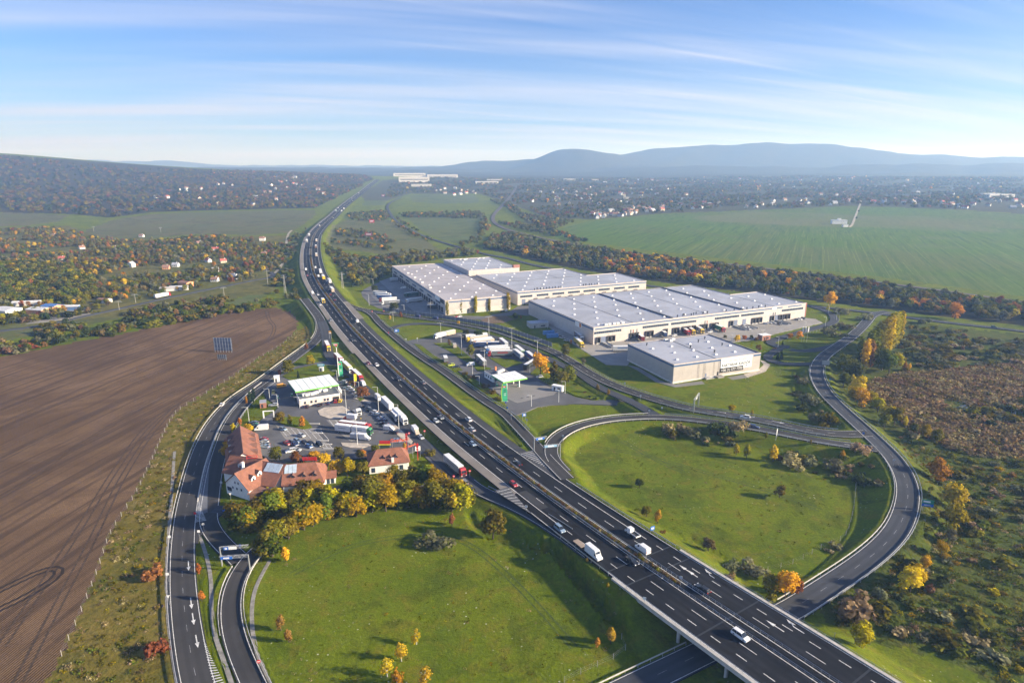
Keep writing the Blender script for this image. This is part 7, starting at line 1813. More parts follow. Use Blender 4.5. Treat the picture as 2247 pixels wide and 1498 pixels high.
field('grass_tufts','taller tussocks and wild flowers dotted over the left meadow',[[(600,1260),(640,1215),(720,1170),(860,1135),(1010,1128),(1180,1180),(1300,1290),(1400,1400),(1440,1470),(1380,1520),(640,1520),(590,1400),(580,1310)]],3.0,[('olive',3),('green',5),('straw',1.0),('yellowgreen',1)],'tuft',(.15,.45),28,widen=(1.2,2.4),margin=3,n_max=2600)
field('grass_tufts','taller tussocks dotted over the right meadow',[[(1250,985),(1300,955),(1420,935),(1540,975),(1700,1010),(1850,1060),(1840,1170),(1720,1255),(1600,1240),(1480,1170),(1330,1080)]],3.0,[('olive',3),('green',5),('straw',1.0),('yellowgreen',1)],'tuft',(.15,.45),29,widen=(1.2,2.4),margin=3,n_max=2600)
field('undergrowth','bushes filling the foot of the tree belt above the left meadow',[[(590,1225),(615,1185),(690,1150),(780,1126),(900,1110),(1020,1108),(1015,1088),(960,1085),(850,1100),(760,1118),(660,1150),(600,1195)],[(505,1165),(545,1172),(600,1140),(700,1108),(690,1095),(600,1118),(520,1145)],[(760,1085),(850,1062),(960,1056),(975,1080),(900,1085),(800,1096)]],3.0,[('yellowgreen',3),('olive',4),('green',3),('yellow',.5)],'bush',(2.2,4.6),41,widen=(1.0,1.5),margin=1.5,n_max=700)
rg_ = random.Random(9); pts = []
d = SW(1480,1285,6.5)
while d < SW(690,560,7):
 if rg_.random() < .93:
  q = MW.at(d,rg_.uniform(-.55,.55)); pts.append((q[0],q[1],q[2],rg_.uniform(.9,1.6) / 3,rg_.uniform(.75,1.1),rg_.choices(range(4),[3,3,2,1])[0]))
 d += .95
scatter('median_hedge','brown and olive hedge growing along the motorway median',pts,[source('bush',c) for c in ('brown','olive','rust','straw')],kind='stuff',cat='hedge')
# bridge
bz = .02
brg = empty('bridge',(*MW.at((br0 + br1) / 2)[:2],0)); tag(brg,'concrete bridge carrying the motorway over the loop road','bridge')
def along(road,o0,o1,z0,z1,s0,s1,mat,name,parent=None,step=3.0):
 """solid bar following a road between two side offsets and two heights"""
 mb = MB(); n = max(1,int((s1 - s0) / step)); px_,py_ = (parent.location.x,parent.location.y) if parent else (0,0)
 rows = []
 for i in range(n + 1):
  d = s0 + (s1 - s0) * i / n
  row = [road.at(d,o0,z0),road.at(d,o1,z0),road.at(d,o1,z1),road.at(d,o0,z1)]
  rows.append([(x - px_,y - py_,z) for x,y,z in row])
 for r in rows: mb.v += r
 for i in range(n):
  a,b = i * 4,(i + 1) * 4
  for k in range(4): mb.f.append((a + k,a + (k+1) % 4,b + (k+1) % 4,b + k)); mb.m.append(0)
 mb.f.append((3,2,1,0)); mb.f.append(tuple(n*4 + k for k in range(4))); mb.m += [0,0]
 return mb.build(name,mat,parent)
along(MW,1.3,13.6,-1.3,-.05,br0 - 30,br1 + 2,M_BARRIER,'deck',brg)
along(MW,-13.6,-1.3,-1.3,-.055,br0 - 30,br1 + 2,M_BARRIER,'deck',brg)
for o0,o1 in ((13.0,13.9),(-13.9,-13.0)): along(MW,o0,o1,-.5,.22,br0 - 30,br1 + 6,flat('pale_cornice',(.46,.43,.39),.8),'parapet_kerb',brg)
for k,d in enumerate((br0 + 12,br0 + 27,br1 - 9)):
 for off in (11.0,7.4,3.6,-3.6,-7.4,-11.0):
  x,y,z = MW.at(d + off * .35,off,-1.3)
  MB().bar((x - brg.location.x,y - brg.location.y,-.5),(x - brg.location.x,y - brg.location.y,z),.45,n=10).build('pier',M_BARRIER,brg)
for off in (13.45,-13.45,1.7,-1.7):
 r_ = MB(); d = br0 - 30
 while d < br1 + 8:
  a,b = MW.at(d,off,.2),MW.at(d,off,1.15); c = MW.at(min(d + 2,br1 + 8),off,1.15); m1,m2 = MW.at(d,off,.7),MW.at(min(d + 2,br1 + 8),off,.7)
  f_ = lambda p: (p[0] - brg.location.x,p[1] - brg.location.y,p[2])
  r_.bar(f_(a),f_(b),.05,n=4).bar(f_(b),f_(c),.05,n=4).bar(f_(m1),f_(m2),.04,n=4); d += 2
 r_.build('railing',M_STEEL,brg)
# guard rails
M_RAILW = flat('pale_guardrail',(.50,.48,.45),.5)
def guardrail(road,off,s0,s1,label,mat=None,posts=4.0,dz=0.0):
 s0,s1 = max(0,min(s0,s1)),min(road.L,max(s0,s1))
 if s1 - s0 < 6: return
 e = empty('guardrail',road.at(s0,off)); e.location.z = 0
 tag(e,label,'guardrail','guardrails')
 along(road,off - .06,off + .06,.48 + dz,.84 + dz,s0,s1,mat or M_STEEL,'beam',e,4.0)
 mb = MB(); d = s0
 while d < s1:
  x,y,z = road.at(d,off); mb.box(x - e.location.x - .06,x - e.location.x + .06,y - e.location.y - .06,y - e.location.y + .06,z - .5,z + .62 + dz); d += posts
 tag(mb.build('post_row',M_STEEL,e),kind='stuff')
S_ = lambda k,px,py: RD[k].sp(px,py,1.0)
guardrail(MW,13.35,br1 + 8,SW(1245,1170),'steel guardrail along the left edge of the motorway above the green bank')
guardrail(MW,13.35,SW(706,680,5),SW(690,520,6),'steel guardrail on the outside of the distant motorway bend',posts=8)
guardrail(MW,-13.35,br1 + 8,SW(1275,1060),'steel guardrail along the right edge of the motorway above the right meadow')
guardrail(MW,-13.35,SW(722,628,6),SW(700,515,6),'steel guardrail on the inside of the distant motorway bend',posts=8)
guardrail(MW,1.35,br1 + 8,SW(690,570,7),'steel guardrail on the left side of the median hedge')
guardrail(MW,-1.35,br1 + 8,SW(690,570,7),'steel guardrail on the right side of the median hedge')
guardrail(RD['lower'],-3.5,S_('lower',1210,975),S_('lower',1900,982),'pale guardrail on the meadow side of the curved slip road',M_RAILW)
guardrail(RD['lower'],3.5,S_('lower',1205,985),S_('lower',1420,914),'pale guardrail on the inner side of the curved slip road',M_RAILW)
guardrail(RD['lower'],3.3,S_('lower',1450,913),S_('lower',1860,975),'guardrail on the grass strip between slip and link road')
guardrail(RD['upper'],4.1,S_('upper',1270,802),S_('upper',1830,952),'guardrail on the warehouse side of the link road')
guardrail(RD['upper'],-4.1,S_('upper',1470,884),S_('upper',1800,948),'guardrail on the slip side of the link road')
guardrail(RD['upper'],-4.1,S_('upper',900,694),S_('upper',1180,757),'low guardrail between link road and truck park exit')
guardrail(RD['loop'],4.3,S_('loop',1840,760),S_('loop',1735,1338),'long guardrail along the outer side of the loop road')
guardrail(RD['loop'],-4.3,S_('loop',1945,985),S_('loop',1735,1338),'bright sunlit guardrail along the inner side of the loop road',M_RAILW)
guardrail(RD['loop'],-4.3,S_('loop',1795,810),S_('loop',1860,908),'short guardrail beside the banner warehouse lawn',M_RAILW)
guardrail(RD['loop'],-4.3,S_('loop',1530,1436),RD['loop'].L,'guardrail beside the loop road left of the bridge',M_RAILW)
guardrail(RD['outer'],-4.2,S_('outer',690,752),RD['outer'].L,'guardrail on the field side of the slip road',M_RAILW)
guardrail(RD['outer'],-4.2,0,S_('outer',695,745),'curved guardrail where the slip road leaves the motorway',M_RAILW)
guardrail(RD['inner'],-3.6,S_('inner',560,862),S_('inner',468,1085),'guardrail between the two roads left of the inn')
guardrail(RD['inner'],3.7,S_('inner',575,850),S_('inner',490,970),'green-tinged guardrail between inn and service road')
guardrail(RD['ramp'],-3.3,S_('ramp',535,1240),S_('ramp',507,1390),'short pale guardrail, left side of the lower left ramp',M_RAILW)
guardrail(RD['ramp'],3.3,S_('ramp',590,1184),RD['ramp'].L,'guardrail on the meadow side of the lower left ramp',M_RAILW)
guardrail(RD['truck'],3.6,S_('truck',1050,1075),S_('truck',1250,1180),'guardrail on the meadow side of the merging truck lane')
guardrail(RD['access'],3.3,S_('access',1150,950),S_('access',830,703),'guardrail between motorway bank and the service road')
guardrail(RD['access'],-3.3,S_('access',1125,920),S_('access',1185,985),'guardrail on the lawn side of the short access road')
along(RD['inner'],-4.6,-4.1,-.1,.25,S_('inner',590,838),S_('inner',465,1090),M_BARRIER,'kerb_strip')['kind'] = 'structure'
for pts_,nm in (([(436,1170),(452,1215),(463,1270),(464,1330),(470,1390),(488,1440),(512,1510)],'drain_channel'),([(592,1230),(572,1265),(556,1300),(552,1360),(560,1420),(580,1470),(600,1520)],'drain_channel'),([(383,990),(376,1090),(368,1200),(366,1300),(374,1400),(392,1510)],'drain_channel')):
 dr_ = Road([(*q,.08) for q in pts_],1.0,sig=4,terrain=False)
 for i in range(len(dr_.c)): dr_.c[i,2] = gz(dr_.c[i,0],dr_.c[i,1]) + .1
 tag(strip(dr_,-.55,.55,0,flat('drain_concrete',(.24,.225,.20),.9,var=.25),nm,skirt=.4),kind='structure')
def gore(road,o_a,o_b,s0,s1,name='hatch_marks',every=1.6,par=mw):
 strip(MW,o_a,o_b,.016,flat('gore_paving',(.10,.10,.105),.85,var=.2),'gore_paving',par,s0=s0,s1=s1,taper=True)
 hatch(MW,o_a,o_b,s0,s1,every,name,par,.03,.24,2.2)
gore(MW,(12.8,9.6),(13.1,15.5),SW(1170,1128),SW(1085,1075),every=2.4)
gore(MW,(-12.8,-9.6),(-13.1,-16.5),SW(1238,1048),SW(1170,985))
strip(MW,(9.4,9.4),(14.5,13.3),.014,M_SHOULDER,'gore_paving',mw,s0=SW(770,772),s1=SW(728,706),taper=True)
strip(MW,(-9.4,-9.4),(-14.8,-13.3),.014,M_SHOULDER,'gore_paving',mw,s0=SW(790,700),s1=SW(748,664,4),taper=True)
# lot details
def patch(name,pts,z,mat,dz=0.0):
 o = MB().prism(ccw([W(x,y,z)[:2] for x,y in pts]),z - .3,z + dz).build(name,mat)
 return tag(o,kind='structure')
M_PALE = asphalt('pale_paving',(.225,.212,.195),.12)
M_GRAV = flat('pale_gravel',(.46,.40,.33),.95,var=.16,scale=.5)
LUSH = MATS['lush_grass']
patch('paved_bay',[(604,931),(640,934),(688,941),(712,966),(734,986),(690,990),(645,984),(622,958)],.29,M_PALE,.004)
patch('paved_bay',[(716,921),(770,920),(797,940),(806,958),(770,968),(748,952)],.29,M_PALE,.004)
patch('gravel_island',[(697,901),(712,894),(752,891),(768,900),(777,914),(755,919),(722,918),(702,911)],.29,M_GRAV,.16)
patch('gravel_island',[(748,971),(770,972),(808,973),(814,977),(795,983),(768,982),(752,978)],.29,M_GRAV,.16)
patch('rubble_strip',[(834,903),(842,905),(870,934),(906,968),(902,974),(884,964),(860,944)],.29,M_GRAV,.14)
patch('rubble_strip',[(774,873),(790,872),(815,882),(812,886)],.29,M_GRAV,.14)
patch('lawn_island',[(600,922),(612,917),(640,914),(664,915),(677,926),(685,938),(667,942),(630,934)],.29,LUSH,.2)
patch('lawn_island',[(620,826),(640,812),(690,800),(735,802),(741,812),(732,826),(700,828),(640,836)],.29,LUSH,.2)
patch('lawn_island',[(735,820),(750,826),(790,862),(800,876),(790,880),(768,858),(745,834)],.29,LUSH,.16)
patch('lawn_island',[(908,754),(922,756),(950,778),(985,799),(1010,807),(1015,812),(996,815),(975,805),(940,783)],.35,LUSH,.16)
patch('lawn_island',[(951,753),(990,752),(1006,762),(1032,784),(1051,801),(1078,808),(1076,814),(1048,814),(1036,800),(1012,788),(985,770)],.35,LUSH,.16)
patch('lawn_island',[(1073,785),(1110,787),(1130,789),(1147,796),(1136,801),(1109,806),(1100,802)],.35,LUSH,.16)
patch('lawn_island',[(1163,820),(1178,806),(1200,795),(1225,812),(1262,840),(1300,862),(1318,872),(1300,876),(1262,868),(1228,850),(1200,836)],.35,LUSH,.12)
patch('lawn_island',[(1018,822),(1030,824),(1060,843),(1098,870),(1112,890),(1114,898),(1104,899),(1080,880),(1040,846)],.35,LUSH,.14)
patch('concrete_apron',[(1074,850),(1180,836),(1224,858),(1215,866),(1135,884),(1112,874)],.35,asphalt('apron_concrete',(.22,.21,.20),.12),.004)
for i in range(3):
 x,y = 1145 + i * 13,873 - i * 2.5
 patch('manhole_cover',[(x - 3.6,y + 1),(x + 2,y + .6),(x + 4.4,y - 1.2),(x - 1.5,y - .8)],.35,M_DARK,.012)
patch('concrete_apron',[(832,617),(866,606),(878,612),(976,692),(950,690),(912,687),(870,650)],.10,asphalt('yard_concrete',(.20,.20,.205),.14),.006)
patch('concrete_apron',[(813,647),(822,645),(858,672),(840,673)],.10,asphalt('yard_concrete2',(.20,.20,.205),.14),.006)
patch('footpath',[(1320,822),(1375,800),(1398,812),(1440,838),(1480,849),(1560,841),(1640,828),(1680,815),(1690,800),(1676,792),(1672,796),(1680,802),(1668,812),(1630,822),(1555,834),(1482,843),(1448,834),(1402,806)][1:],.05,asphalt('path_asphalt',(.19,.185,.175),.14),.04)
patch('gravel_path',[(1640,828),(1680,815),(1690,800),(1676,792),(1668,790),(1676,800),(1664,811),(1632,821)],.05,M_GRAV,.06)
patch('earth_patch',[(940 + 114,703),(1075,694),(1110,693),(1128,700),(1105,708),(1070,709)],.12,flat('brown_earth',(.13,.09,.055),.95,var=.3),.03)
patch('lawn_island',[(1720,765),(1760,766),(1786,770),(1786,782),(1765,795),(1722,795),(1703,788),(1712,777)],.4,LUSH,.15)
bl = MB()
def bayline(px0,py0,px1,py1,z):
 a,b = W(px0,py0,z),W(px1,py1,z); d = Vector((b[0]-a[0],b[1]-a[1],0)).normalized(); n = Vector((-d.y,d.x,0)) * .09
 bl.quad((a[0]-n.x,a[1]-n.y,z),(b[0]-n.x,b[1]-n.y,z),(b[0]+n.x,b[1]+n.y,z),(a[0]+n.x,a[1]+n.y,z))
for i in range(8): bayline(613 + i*13,938 + i*.9,630 + i*13,957 + i*1.0,.304)
for i in range(9): bayline(640 + i*10,962 + i*1.2,650 + i*10,975 + i*1.2,.304)
for i in range(6): bayline(722 + i*14,921 + i*.5,736 + i*14,938 + i*.5,.304)
for i in range(7): bayline(1075 + i*5.5,852 + i*3.6,1064 + i*5.5,855 + i*3.6,.36)
for i in range(7): bayline(1188 + i*5.2,833 + i*3.3,1198 + i*5.2,832 + i*3.3,.36)
for i in range(14): bayline(902 + i*6.6,760 + i*3.6,916 + i*6.6,758 + i*3.6,.36)
for i in range(9): bayline(1040 + i*13,752 + i*4,1048 + i*13,757 + i*4,.36)
tag(bl.build('bay_markings',M_PAINT),kind='structure')
for i,(px,py) in enumerate(((690,929.5),(693,941.5),(696,950),(709,966.5),(716,974.5),(722,984))):
 x,y,z = W(px,py,.29)
 o = MB().box(-2.6,2.6,-.5,.5,0,.28,0,.12).build('kerb_block',M_KERB); o.location = (x,y,z); o.rotation_euler = (0,0,R(-3))
 tag(o,['farthest','second','third','fourth','fifth','nearest'][i] + ' grey concrete kerb block in the line across the lot','kerb block','kerb blocks across the lot')
# lamp posts
def lamp_meshes(kind,H):
 k = ('lamp',kind,round(H))
 if k not in VM:
  H = round(H)
  pole = MB().bar((0,0,-.2),(0,0,H),.13,n=6,r2=.07)
  arms = [(-1,0)] if kind == 'single' else [(-1,0),(1,0)]
  for sx,_ in arms: pole.bar((0,0,H - .1),(sx * 1.9,0,H + .25),.05,n=5)
  head = MB().box(-.45,.45,-.17,.17,-.08,.08)
  VM[k] = (pole.mesh('pole',[M_POST]),head.mesh('lamp_head',[M_STEEL]),[sx * 2.2 for sx,_ in arms],H + .28)
 return VM[k]
LAMPS = [(761,913,857,'s',.3,'beside the pale gravel island'),(831,902,848,'s',.3,'between the car row and the white trailer'),(875.6,944,887,'s',.3,'beside the all white lorry'),(784.6,976,919,'s',.3,'on the lower gravel island'),(610,893,865,'s',.3,'beside the silver estate at the wide canopy'),(592,876,851,'s',.3,'left of the yellow hatchback'),(740,834,811,'s',.3,'beside the green price totem'),(547,927,891,'s',.3,'on the lawn above the inn wing'),(658,895,872,'s',.3,'at the corner of the station shop'),(789,872,838,'s',.3,'in the row of cars by the yellow flag'),
 (968,751,710,'d',.36,'beside the arriving white and beige lorry'),(1013,779,736,'d',.36,'between the two grass strips of the truck park'),(1073,737,695,'d',.9,'on the verge behind the upper lorry row'),(1123,764,720,'d',.7,'beside the silver lorry with dark red cab'),(1179,779,746,'d',.7,'behind the golden tree of the truck park'),(1063.5,811,770,'s',.36,'beside the dark grey lorry with trailer'),(1037,822,802,'s',.36,'on the tip of the truck park lawn'),(1052,843,826,'s',.36,'by the hedge of the smaller station'),(1162.6,818,794,'s',.36,'beside the black lorry with white roof'),(1226,882,854,'s',.36,'near the small white cabin'),(1240,863,837,'s',.36,'on the lawn behind the small white cabin'),(1166,891,867,'s',.36,'at the lawn corner opposite the bulging totem'),
 (1818,687,669,'s',.4,'outside the far bend of the ring road'),(1835,702,684,'s',.4,'inside the hedge at the ring road bend'),(1811,715,697,'s',.4,'on the inner side of the ring road'),(1767,722,704,'s',.4,'by the gate flags'),(1707,761,740,'s',.4,'on the gate lawn'),(1672,748,726,'d',.2,'in front of the gatehouse'),(1607,749,736,'s',.2,'by the golden round tree'),(1202,720,702,'s',.1,'beside the long shaded wall of the middle warehouse'),(810,670,645,'s',.1,'at the corner of the western yard'),(819,624,611,'s',.1,'at the far end of the western yard'),(887,684,668,'s',.1,'in the middle of the western yard'),(1530,1000,0,'',0,'')]
for px,pb,pt,kd,z,where in LAMPS:
 if not kd: continue
 x,y,zz = W(px,pb,z); H = 3.0
 while pix(x,y,zz + H)[1] > pt and H < 20: H += .25
 pole,head,xs,zh = lamp_meshes('single' if kd == 's' else 'double',max(5,H))
 e = empty('lamp_post',(x,y,zz),R(28)); tag(e,('double-armed' if kd == 'd' else 'slender grey') + ' lamp post ' + where,'lamp post','lamp posts')
 link('pole',pole,e)
 for xx in xs: put('lamp_head',head,e,xx,0,zh)
# road signs
def sign(px,py,z,shape,col,label,h=2.2,size=.45,rz=0.0,two=False,name='road_sign'):
 x,y,zz = W(px,py,z); e = empty(name,(x,y,zz),rz); tag(e,label,'sign','road signs')
 MB().bar((0,0,-.2),(0,0,h + size),.05,n=5).build('post',M_STEEL,e)
 mb = MB()
 if shape == 'round': mb.bar((0,-.06,h + size),(0,-.1,h + size),size,n=14)
 elif shape == 'tri': mb.poly([(-size,-.08,h + 2*size),(size,-.08,h + 2*size),(0,-.08,h)][::-1])
 else: mb.box(-size,size,-.1,-.06,h,h + 2*size)
 mb.build('plate',flat('sign_' + col,{'red': (.60,.05,.05),'white': (.78,.78,.76),'blue': (.04,.16,.55),'back': (.45,.46,.47)}[col],.5,var=.05),e)
 if shape == 'round' and col == 'red': MB().box(-size*.7,size*.7,-.13,-.101,h + size*.82,h + size*1.18).build('white_bar',M_WHITE,e)
 if two: MB().bar((0,-.06,h - size*1.1),(0,-.1,h - size*1.1),size,n=14).build('plate',M_WHITE,e)
SG = [(898,962,.3,'round','red','red no-entry sign on the rubble strip'),(932,957,.3,'round','red','red no-entry sign right of the truck lane'),(1031,1046,.8,'round','red','red no-entry sign right of the red lorry'),(996,1058,.5,'round','red','red no-entry sign in front of the dark car'),(529,1212,.35,'round','blue','round blue sign at the fork of the lower left ramp'),(493,1134,.3,'rect','blue','small blue sign at the inn driveway'),(487,1072,.3,'round','back','round sign seen from behind beside the inn gable'),(507,1098,.3,'tri','white','triangular sign on the lawn before the inn'),(430,1140,.3,'rect','red','red-tipped sign at the island nose'),(438,1180,.3,'rect','white','white sign at the top of the grass wedge'),(448,1165,.3,'round','back','round sign seen from behind at the grass wedge'),(374,1192,.3,'rect','white','white sign left of the slip road, upper'),(372,1326,.3,'tri','white','white triangular sign left of the slip road, lower'),(370,1275,.3,'rect','white','small white marker left of the slip road'),(570,1470,.34,'round','red','round red-rimmed sign beside the lower ramp'),
  (1371,850,2.2,'round','back','round sign on the link road verge'),(1405,878,2.6,'rect','white','white sign at the service exit junction'),(1452,905,3.2,'rect','white','white sign at the nose of the grass strip'),(1424,912,3.2,'round','back','round sign opposite the service exit'),(1235,968,3.0,'round','back','round sign at the inner rail of the curved slip road'),(1156,932,1.6,'round','back','round sign on the lawn edge above the access road'),(1122,922,.9,'round','back','round sign at the foot of the motorway bank'),(1110,893,.4,'round','blue','blue no-parking sign below the bulging totem'),(1113,905,.5,'round','blue','blue keep-right sign at the island tip'),(1155,1125,2.8,'rect','white','small white marker on the merging truck lane'),(891,752,.5,'round','back','round sign beside the access road lawn'),(916,750,.4,'round','back','round sign at the truck park entrance'),(817,690,1.0,'round','red','red no-entry sign at the exit fork'),(843,689,1.0,'round','red','red sign before the noise fence'),(853,738,1.0,'tri','red','red warning sign on the motorway bank'),(1413,1330,6.2,'rect','white','white plate on the bridge approach rail'),(1493,1284,6.8,'round','back','round sign on the median before the bridge'),(1884,985,4.5,'rect','red','red and white sign at the junction stop line'),(1893,962,4.5,'rect','blue','small blue sign on the triangle island'),(1960,1022,4.4,'round','back','round sign at the inner bend of the loop road'),(1820,842,2.9,'rect','blue','small blue sign outside the loop road bend'),(1088,906,.0,'round','back','')]
for a in SG:
 if not a[5]: continue
 sign(*a[:6],size=.5 if a[3] != 'rect' else .42,rz=R(-20) if a[0] > 1100 else R(10))
def board(name,px,py,z,w,h,lift,mats,label,rz=0.0,legs=2,stripes=()):
 x,y,zz = W(px,py,z); e = empty(name,(x,y,zz),rz); tag(e,label,'sign')
 for i in range(legs):
  xx = -w*.35 + (w*.7) * i / max(1,legs - 1); MB().bar((xx,.1,-.2),(xx,.1,lift + h*.5),.09,n=6).build('post',M_STEEL,e)
 MB().box(-w/2,w/2,-.06,.06,lift,lift + h).build('panel',mats,e)
 for (x0,x1,z0,z1,m) in stripes: MB().box(x0*w,x1*w,-.09,-.062,lift + z0*h,lift + z1*h).build('marking',m,e)
 return e
M_SGREEN = flat('sign_green',(.03,.22,.16),.5,var=.05); M_SBLUE = flat('sign_blue',(.04,.18,.58),.5,var=.05)
board('direction_sign',2033,1120,3.6,3.6,2.6,1.6,M_SGREEN,'green and blue direction sign outside the loop road bend',R(-20),2,((-.4,.2,.62,.85,M_WHITE),(-.48,.48,.04,.42,M_SBLUE),(-.3,.3,.14,.30,M_WHITE)))
board('direction_sign',1431,1172,4.4,1.6,1.4,1.6,M_SBLUE,'small blue sign beside the motorway above the right meadow',R(25),2,((-.3,.3,.3,.7,M_WHITE),))
board('direction_sign',871,733,.6,3.4,2.2,1.6,M_SBLUE,'blue direction sign at the truck park fork',R(10),2,((-.35,.1,.3,.7,M_WHITE),))
board('direction_sign',1703,964,4.4,1.8,3.0,2.0,M_WHITE,'tall white board beside the lower slip road',R(60),2)
board('direction_sign',1811,806,2.2,4.2,2.6,1.8,flat('sign_back',(.40,.45,.52),.5),'grey-blue sign back beside the loop road bend',R(-10),2)
board('direction_sign',1150,920,.9,2.0,1.6,1.6,M_SBLUE,'blue sign at the start of the short access road',R(10),2,((-.2,.3,.2,.8,M_WHITE),))
board('direction_sign',725,742,1.4,1.8,2.0,3.4,flat('sign_orange2',(.66,.34,.05),.5),'orange and green sign beside the entry lane',R(0),2,((-.4,.4,.1,.45,M_WHITE),))
board('direction_sign',705,812,.4,4.2,1.4,2.6,flat('sign_cyan',(.15,.42,.55),.5),'pale blue sign board behind the wide canopy',R(0),1,((-.4,.3,.35,.65,M_WHITE),))
def gantry(name,px,py,z,span,h,rz,label,plates):
 """overhead sign frame on one or two legs"""
 x,y,zz = W(px,py,z); e = empty(name,(x,y,zz),rz); tag(e,label,'gantry','overhead gantries')
 for xx in (0.0,span) if span > 9 else (0.0,): MB().bar((xx,0,-.3),(xx,0,h + .8),.2,n=8).bar((xx,.7,-.3),(xx,.35,h + .8),.1,n=6).build('leg',M_STEEL,e)
 t = MB(); n = max(4,int(span / 1.3))
 for zz2 in (h,h + .8):
  for yy in (0,.5): t.bar((0,yy,zz2),(span,yy,zz2),.035,n=4)
 for i in range(n):
  a,b = span*i/n,span*(i+1)/n
  t.bar((a,0,h),(b,0,h + .8),.035,n=4).bar((a,.5,h),(b,.5,h + .8),.035,n=4).bar((a,0,h + .8),(b,.5,h + .8),.035,n=4)
 t.build('truss',flat('gantry_grey',(.46,.47,.48),.5),e)
 for x0,x1,m in plates:
  p = MB().box(x0,x1,-.3,-.15,h - .1,h + .8).build('sign_plate',m,e)
  MB().box(x0 + (x1-x0)*.25,x0 + (x1-x0)*.75,-.34,-.301,h + .1,h + .6).build('legend',M_WHITE,p)
gantry('sign_gantry',487,1240,.3,8.5,5.6,R(8),'sign gantry over the upper left fork, left one',((1.2,2.6,M_SBLUE),(2.7,5.0,M_WHITE)))
gantry('sign_gantry',549,1256,.34,-8.5,5.4,R(6),'sign gantry over the lower left fork, right one',((-8.0,-4.6,M_SBLUE),))
gantry('sign_gantry',1172,990,2.7,6.0,5.2,R(20),'sign gantry left of the slip wedge',((.8,4.6,M_SBLUE),))
gantry('sign_gantry',1229,1003,3.1,-7.0,5.2,R(12),'sign gantry over the foot of the curved slip road',((-6.8,-1.5,flat('sign_cyan2',(.30,.50,.66),.5)),))
gantry('sign_gantry',1522,905,3.7,11.0,6.0,R(62),'overhead gantry spanning the link road',((2.2,4.6,flat('sign_back',(.40,.45,.52),.5)),))
# noise fence of single panels
nf = empty('noise_barrier',RD['upper'].at(0,5.2)); nf.location.z = 0; tag(nf,'long grey noise barrier fence between link road and western yard','fence')
d0,d1 = S_('upper',833,684),S_('upper',1190,762)
PNL = MB().box(0,3.9,-.07,.07,.1,3.1).mesh('fence_panel',[flat('barrier_grey',(.20,.20,.215),.7,var=.15)])
PST = MB().box(-.12,.12,-.14,.14,-.4,3.3).mesh('fence_post',[M_STEEL])
d = d0
while d < d1:
 a,b = RD['upper'].at(d,5.2),RD['upper'].at(d + 4,5.2); an = math.atan2(b[1]-a[1],b[0]-a[0])
 put('fence_panel',PNL,nf,a[0] - nf.location.x,a[1] - nf.location.y,a[2] - .1,an)
 put('fence_post',PST,nf,a[0] - nf.location.x,a[1] - nf.location.y,a[2] - .1,an)
 d += 4.05
# wire fences on posts
def wirefence(pts,label,gap=6.0,H=1.9,name='wire_fence',mat=None,wires=3):
 rd = Road([(x,y,0) for x,y in pts],.2,sig=2)
 e = empty(name,(rd.c[0,0],rd.c[0,1],0)); tag(e,label,'fence')
 pm = VM.setdefault(('fpost',H),MB().box(-.05,.05,-.05,.05,-.3,H).mesh('post',[flat('fence_post_grey',(.40,.37,.33),.8)]))
 d = 0.0; prev = None; w_ = MB()
 while d <= rd.L:
  x,y,_ = rd.at(d); z = gz(x,y); put('post',pm,e,x - e.location.x,y - e.location.y,z)
  if prev:
   for k in range(wires): w_.bar((prev[0],prev[1],prev[2] + H*(k+1)/(wires+.3)),(x - e.location.x,y - e.location.y,z + H*(k+1)/(wires+.3)),.008,n=3)
  prev = (x - e.location.x,y - e.location.y,z); d += gap
 if w_.v: tag(w_.build('wire_mesh',M_STEEL,e),kind='stuff')
wirefence([(136,1440),(176,1350),(213,1258),(246,1166),(299,1082),(330,1018),(362,948),(388,905),(428,878),(501,834),(560,791),(610,763),(652,730)],'wire fence with white posts along the edge of the ploughed field',6.0)
wirefence([(1238,1497),(1262,1484),(1288,1472),(1312,1462),(1340,1448),(1366,1438),(1378,1410),(1352,1385)],'broken wire fence with leaning white posts left of the underpass',5.0)
wirefence([(1878,1055),(1876,1090),(1868,1140),(1850,1182),(1800,1205),(1740,1238),(1650,1262)],'wire fence around the lower corner of the right meadow',5.0)
wirefence([(1840,690),(1842,702),(1830,716),(1790,729),(1745,738)],'green mesh fence along the ring road',4.0)
wirefence([(1636,832),(1660,824),(1682,814),(1690,804)],'short mesh fence beside the gravel path',3.0)
wirefence([(1826,1428),(1860,1430),(1900,1446)],'short wire fence on the verge below the yellow-green bush',5.0)
# billboards
def billboard(px,py,z,w,h,lift,label,front,rz,n=7,back=None,text=None):
 x,y,zz = P(px,py); e = empty('billboard',(x,y,gz(x,y)),rz); tag(e,label,'billboard')
 MB().box(-w/2,w/2,-.12,.0,lift,lift + h).build('panel',front,e)
 for i in range(n):
  xx = -w/2 + .5 + (w - 1) * i / (n - 1); MB().box(xx - .12,xx + .12,-.4,-.13,-.3,lift + h).build('frame_post',M_STEEL,e)
 for k in (.2,.5,.8): MB().box(-w/2,w/2,-.22,-.125,lift + h*k - .08,lift + h*k + .08).build('frame_rail',M_STEEL,e)
 return e
M_BBACK = flat('billboard_back',(.16,.19,.26),.6)
billboard(491,772,0,12.5,9.0,1.0,'big billboard seen from behind in the ploughed field',M_BBACK,R(-4))
billboard(488,790,0,6.2,3.0,.8,'small billboard seen from behind below the big one',flat('billboard_back2',(.075,.085,.11),.6),R(-3),5)
